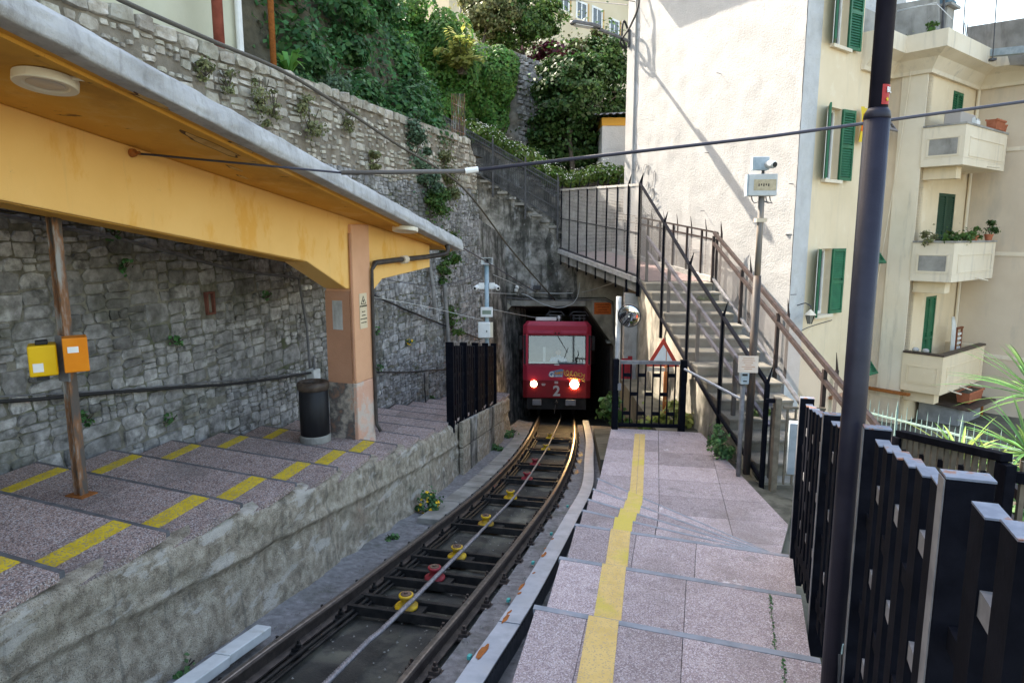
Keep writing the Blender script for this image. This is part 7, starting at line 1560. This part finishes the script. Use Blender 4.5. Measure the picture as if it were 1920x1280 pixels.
# moss in the platform joints
mp_ = MOSS; mn_ = [(0, 0, 1)] * len(MOSS)
leafobj('moss', np.array(mp_), np.array(mn_), .012, LF_WEED, label='green moss in the joints of the right platform paving', cat='moss', kind='stuff', rag=.6)
# ---- palms and garden plants on the right
def palm(name, base, n, length, w_, mat, label, up_=.7, seed=1, trunk=0, grp='spiky garden plants'):
    e = empty(name, base, label, 'plant', grp); m = MB(); r6 = random.Random(seed); top = V(base) + UP * trunk
    for k in range(n):
        a = 6.28 * k / n * 2.4 + r6.uniform(-.3, .3); el = r6.uniform(-.2, 1.3) * up_; d = V((math.cos(a) * math.cos(el), math.sin(a) * math.cos(el), math.sin(el))); L0 = length * r6.uniform(.75, 1.1); x = d.cross(UP).normalized(); pts = []
        for i in range(7):
            t_ = i / 6; p = top + d * L0 * t_ - UP * (.20 * L0 * t_ ** 2.4); ww = w_ * (1 - t_) ** .6 * (.5 + min(1, t_ * 4) * .5); pts += [p - x * ww, p - UP * ww * .35, p + x * ww]
        m.add(pts, [q for i in range(6) for q in ((i * 3, i * 3 + 1, i * 3 + 4, i * 3 + 3), (i * 3 + 1, i * 3 + 2, i * 3 + 5, i * 3 + 4))], True)
    m.build('leaves', mat, e); MB().tube([tuple(V(base) - UP * .6), tuple(top)], .06, 8).build('stem', WOOD, e); return e
LF_PALM = LEAF('yucca_leaf', (.10, .22, .06), (.16, .32, .10), .3, .3); LF_PALE = LEAF('aloe_leaf', (.22, .34, .08), (.32, .42, .14), .35, .3)
palm('yucca', at(1945, 765, 6.4), 60, .85, .022, LF_PALM, 'large spiky yucca at the right edge of the picture', .9, 3, .1)
palm('yucca', at(1930, 850, 5.6), 44, .65, .022, LF_PALM, 'lower spiky yucca at the right edge behind the fence', .8, 5, .0)
palm('agave', at(1800, 862, 6.6), 30, .65, .024, LF_PALE, 'pale green arching agave behind the teal fence', .9, 7, .0)
palm('agave', at(1850, 880, 6.2), 24, .55, .024, LF_PALE, 'second pale agave right of the first behind the teal fence', .9, 9, .0)
for k in range(5): tuft('garden_plant', at(1700 + 45 * k, 905 + 8 * k, 6.0 - .3 * k), (.3, .3, .2), 420, .06, LF_MID if k % 2 else LF_WEED, ['leafy plant beyond the fence panel, leftmost', 'leafy plant beyond the fence panel, second from left', 'leafy plant beyond the fence panel, middle', 'leafy plant beyond the fence panel, second from right', 'leafy plant beyond the fence panel, rightmost'][k], 'plant', 'garden plants beyond the fence panel', seed=120 + k)
# balcony plants
f = Fr(P2, VV, NF, UP)
bp_ = [('spiky pale plant at the left corner of the middle balcony', f(.02, .35, -.1), LF_OLIVE, .20), ('leafy plant on the corner of the middle balcony', f(.05, .75, -.05), LF_MID, .20), ('drooping green plant in the middle of the middle balcony front', f(.7, .8, -.08), LF_MID, .18), ('plant with a red flower on the middle balcony front', f(1.4, .8, .0), LF_MID, .18), ('round dark shrub in a pot at the far end of the middle balcony', f(2.4, .8, .12), LF_DARK, .2)]
for k, (lab, p, m_, r_) in enumerate(bp_): tuft('balcony_plant', p, (r_, r_, r_ * .9), 420, .05, m_, lab, 'potted plant', 'plants on the middle balcony', seed=140 + k)
pot(f(2.4, .8, -.16), .1, .16, 'small terracotta pot under the round dark shrub', 'terracotta pots'); pot(f(1.4, .8, -.16), .09, .12, 'small terracotta pot with the red flowered plant', 'terracotta pots')
tuft('roof_plant', C0 + VV * 4.4 + NF * .1 + UP * (zc1 + .15), (.3, .1, .2), 300, .06, LF_LIME, 'green plant growing on the roof ledge beside the lamp post', 'plant', None, seed=160)
tuft('roof_plant', P2 - VV * .4 + NF * .1 + UP * (zc1 + .1), (.12, .1, .15), 160, .06, LF_MID, 'small plant in the cornice corner', 'plant', None, seed=161)

# ================================================================== POLES, WIRES, GRILLE ON THE HILL
for (u0, v0, r_, t_, m_, lab) in ((411, 76, .07, None, REDPOLE, 'thick red pole standing on the stone wall top'), (513, 118, .045, None, RUST, 'thin rusty pole standing on the stone wall top')):
    n_ = WN + UP * .05; b = onp(u0, v0, n_, n_.dot(wallpt(0, -2.3, -.3))); b.z = 2.2; e = empty('red_pole' if r_ > .05 else 'rusty_pole', b, lab, 'pole'); MB().tube([tuple(b), tuple(b + UP * 5)], r_, 12).build('shaft', m_, e, smooth=True); MB().lathe(tuple(b), [(r_ * 1.5, 0), (r_ * 1.5, .08), (r_, .1)], 12).build('foot', WHITEP if r_ > .05 else RUST, e)
gr = empty('iron_grille', wallpt(10.3, 2.3, -.3), 'rusty ornamental iron grille on the end of the stone wall top', 'grille'); g0, g1 = wallpt(10.0, 0, -.2), wallpt(10.85, 0, -.2)
for k in range(9): p = g0.lerp(g1, k / 8); MB().bar((p.x, p.y, 2.3), (p.x, p.y, 3.25 + .02 * k), .018, .018).build('bar', RUSTPOLE, gr)
for z_ in (2.45, 2.75, 3.05): MB().bar((g0.x, g0.y, z_), (g1.x, g1.y, z_), .02, .02).build('rail', RUSTPOLE, gr)
lw = empty('wall_top_railing', wallpt(9.3, 2.3, -.2), 'low row of short rusty railings along the end of the stone wall top', 'railing')
for k in range(16): p = wallpt(8.3 + k * .11, 2.3, -.25); MB().bar((p.x, p.y, 2.28), (p.x, p.y, 2.52), .012, .012).build('bar', RUSTPOLE, lw)
def wire(name, pts, r_, mat, label, cat='cable', group='overhead cables', n=6, step=.4): m = MB().tube([tuple(p) for p in catmull(pts, step)], r_, n); return m.build(name, mat, None, smooth=True, label=label, cat=cat, group=group)
WIREM = M('dark_overhead_cable', [(.5, (.045, .045, .065))], rough=.55); WIREB = M('brown_overhead_cable', [(.5, (.09, .08, .065))], rough=.7)
hs_, hr_ = 5.45, beamline(5.45); hk = SR(hs_, hr_ + .02, 1.18)
hk = onp(247, 287, bn, bn.dot(SR(5.4, beamline(5.4) + .01, z=0)))
e = empty('span_cable', hk, 'overhead span cable from the ochre beam across the track to the right', 'cable', 'overhead cables')
k1 = at(640, 324, 5.95); k2 = at(872, 321, 6.1); k3 = at(1925, 190, 7.2)
MB().tube([tuple(hk), tuple(k1)], .009, 8).build('wire', WIREM, e, smooth=True); MB().tube([tuple(k1), tuple(k2)], .019, 8).build('insulator_rod', M('grey_rod', [(.5, (.13, .12, .115))], rough=.5), e, smooth=True); MB().tube([tuple(k2), tuple(k2.lerp(k3, .5) - UP * .03), tuple(k3)], .016, 8).build('wire', WIREM, e, smooth=True)
MB().tube([tuple(k2), tuple(k2.lerp(k3, .02))], .026, 8).build('ferrule', WHITEP, e); MB().lathe(tuple(hk), [(.0, -.01), (.035, .0), (.03, .03), (.012, .05), (.012, .08)], 12, tuple(bn)).build('anchor', RUST, e)
MB().tube([tuple(k1 + V((.2, .05, .02))), tuple(k1 + V((.2, .05, -.08)))], .02, 6).build('clamp', FGREY, e)
wire('overhead_cable', [at(150, -45, 5.2), at(225, 0, 5.8), at(400, 78, 7.0), at(560, 150, 8.6), at(740, 268, 11.3), at(868, 352, 14.2), at(960, 470, 17.4), at(1040, 562, PY - .05)], .021, WIREB, 'thick brown cable sloping from the top left down to the tunnel portal')
wire('overhead_cable', [at(-40, 18, 3.4), at(0, 38, 3.6), at(300, 178, 5.0), at(640, 345, 8.2), at(870, 466, 12.6), at(1005, 548, PY - .05)], .012, WIREM, 'thin dark cable following the roof edge down to the tunnel')
wire('overhead_cable', [at(-40, 26, 3.4), at(0, 46, 3.6), at(300, 183, 5.0), at(600, 325, 7.4), at(860, 462, 12.3)], .007, WIREM, 'thinner twin cable just below the roof edge cable')
wire('overhead_cable', [at(700, 520, 10.5), at(800, 535, 12.5), at(860, 528, 14), at(905, 508, 15.6)], .006, WIREM, 'very thin wire from the column to the loudspeaker pole'); wire('overhead_cable', [at(925, 515, 15.6), at(960, 530, 17), at(990, 545, PY - .05)], .006, WGREY, 'very thin pale wire from the loudspeaker pole to the portal')
wire('overhead_cable', [at(690, 555, 10), at(800, 575, 13), at(905, 600, 15.6)], .006, WGREY, 'very thin pale wire below the dark one right of the column')
wire('catenary_wire', [at(925, 580, 16.5), at(985, 592, 19), at(1060, 603, 21), at(1075, 604, 24)], .007, WGREY, 'thin contact wire entering the left side of the tunnel'); wire('catenary_wire', [at(1030, 580, PY + .3), at(1035, 600, 20.2)], .008, DGREY, 'short dropper wire above the tram roof, left'); wire('catenary_wire', [at(1068, 560, PY + .05), at(1070, 600, 20.2)], .008, DGREY, 'short dropper wire above the tram roof, right')
wire('overhead_cable', [at(1020, 0, 27), at(1100, 3, 25), at(1180, 10, 19.9)], .012, WIREM, 'thin cable from the far building to the corner of the white house')
wire('facade_cable', [fz(1560, 600, NF, C0 + NF * .02), fz(1520, 612, NF, C0 + NF * .02), fz(1502, 620, NF, C0 + NF * .02)], .008, DGREY, 'thin cable under the lower shuttered window', group='facade cables', step=.1)
wire('facade_cable', [P1 + NF * .5 - VV * .1 + UP * 4.0, P1 + NF * .35 - VV * .12 + UP * 1.5, P1 + NF * .1 - VV * .12 + UP * -1.5], .01, CREAM_W, 'pale cord hanging from the cornice corner', group='facade cables')
wire('facade_cable', [at(1683, 22, 17), at(1756, 5, 16)], .008, WHITEP, 'upper white line strung across the roof parapet', group='facade cables'); wire('facade_cable', [at(1683, 20, 17), at(1757, 8, 16.2), at(1785, 36, 16)], .008, WHITEP, 'lower white line strung across the roof parapet', group='facade cables')
for (u, v0, v1, lab) in ((1769, 70, -40, 'dark roof pole left of the chimney'), (1810, 30, -40, 'thin roof aerial right of the chimney'), (1868, 45, -40, 'thin roof aerial at the right')): a_, b_ = at(u, v0, 17), at(u, v1, 17); e = empty('roof_aerial', a_, lab, 'aerial', 'roof aerials'); MB().tube([tuple(a_ - UP * .8), tuple(b_ + UP)], .03 if u == 1769 else .012, 8).build('mast', DGREY, e); MB().cbox(tuple(a_ - UP * .8), (.12, .12, .06)).build('foot', DGREY, e)
wire('white_conduit', [at(1168, 0, 19.5), at(1200, 5, 19.4)], .01, DGREY, 'short wire at the top corner of the white house')
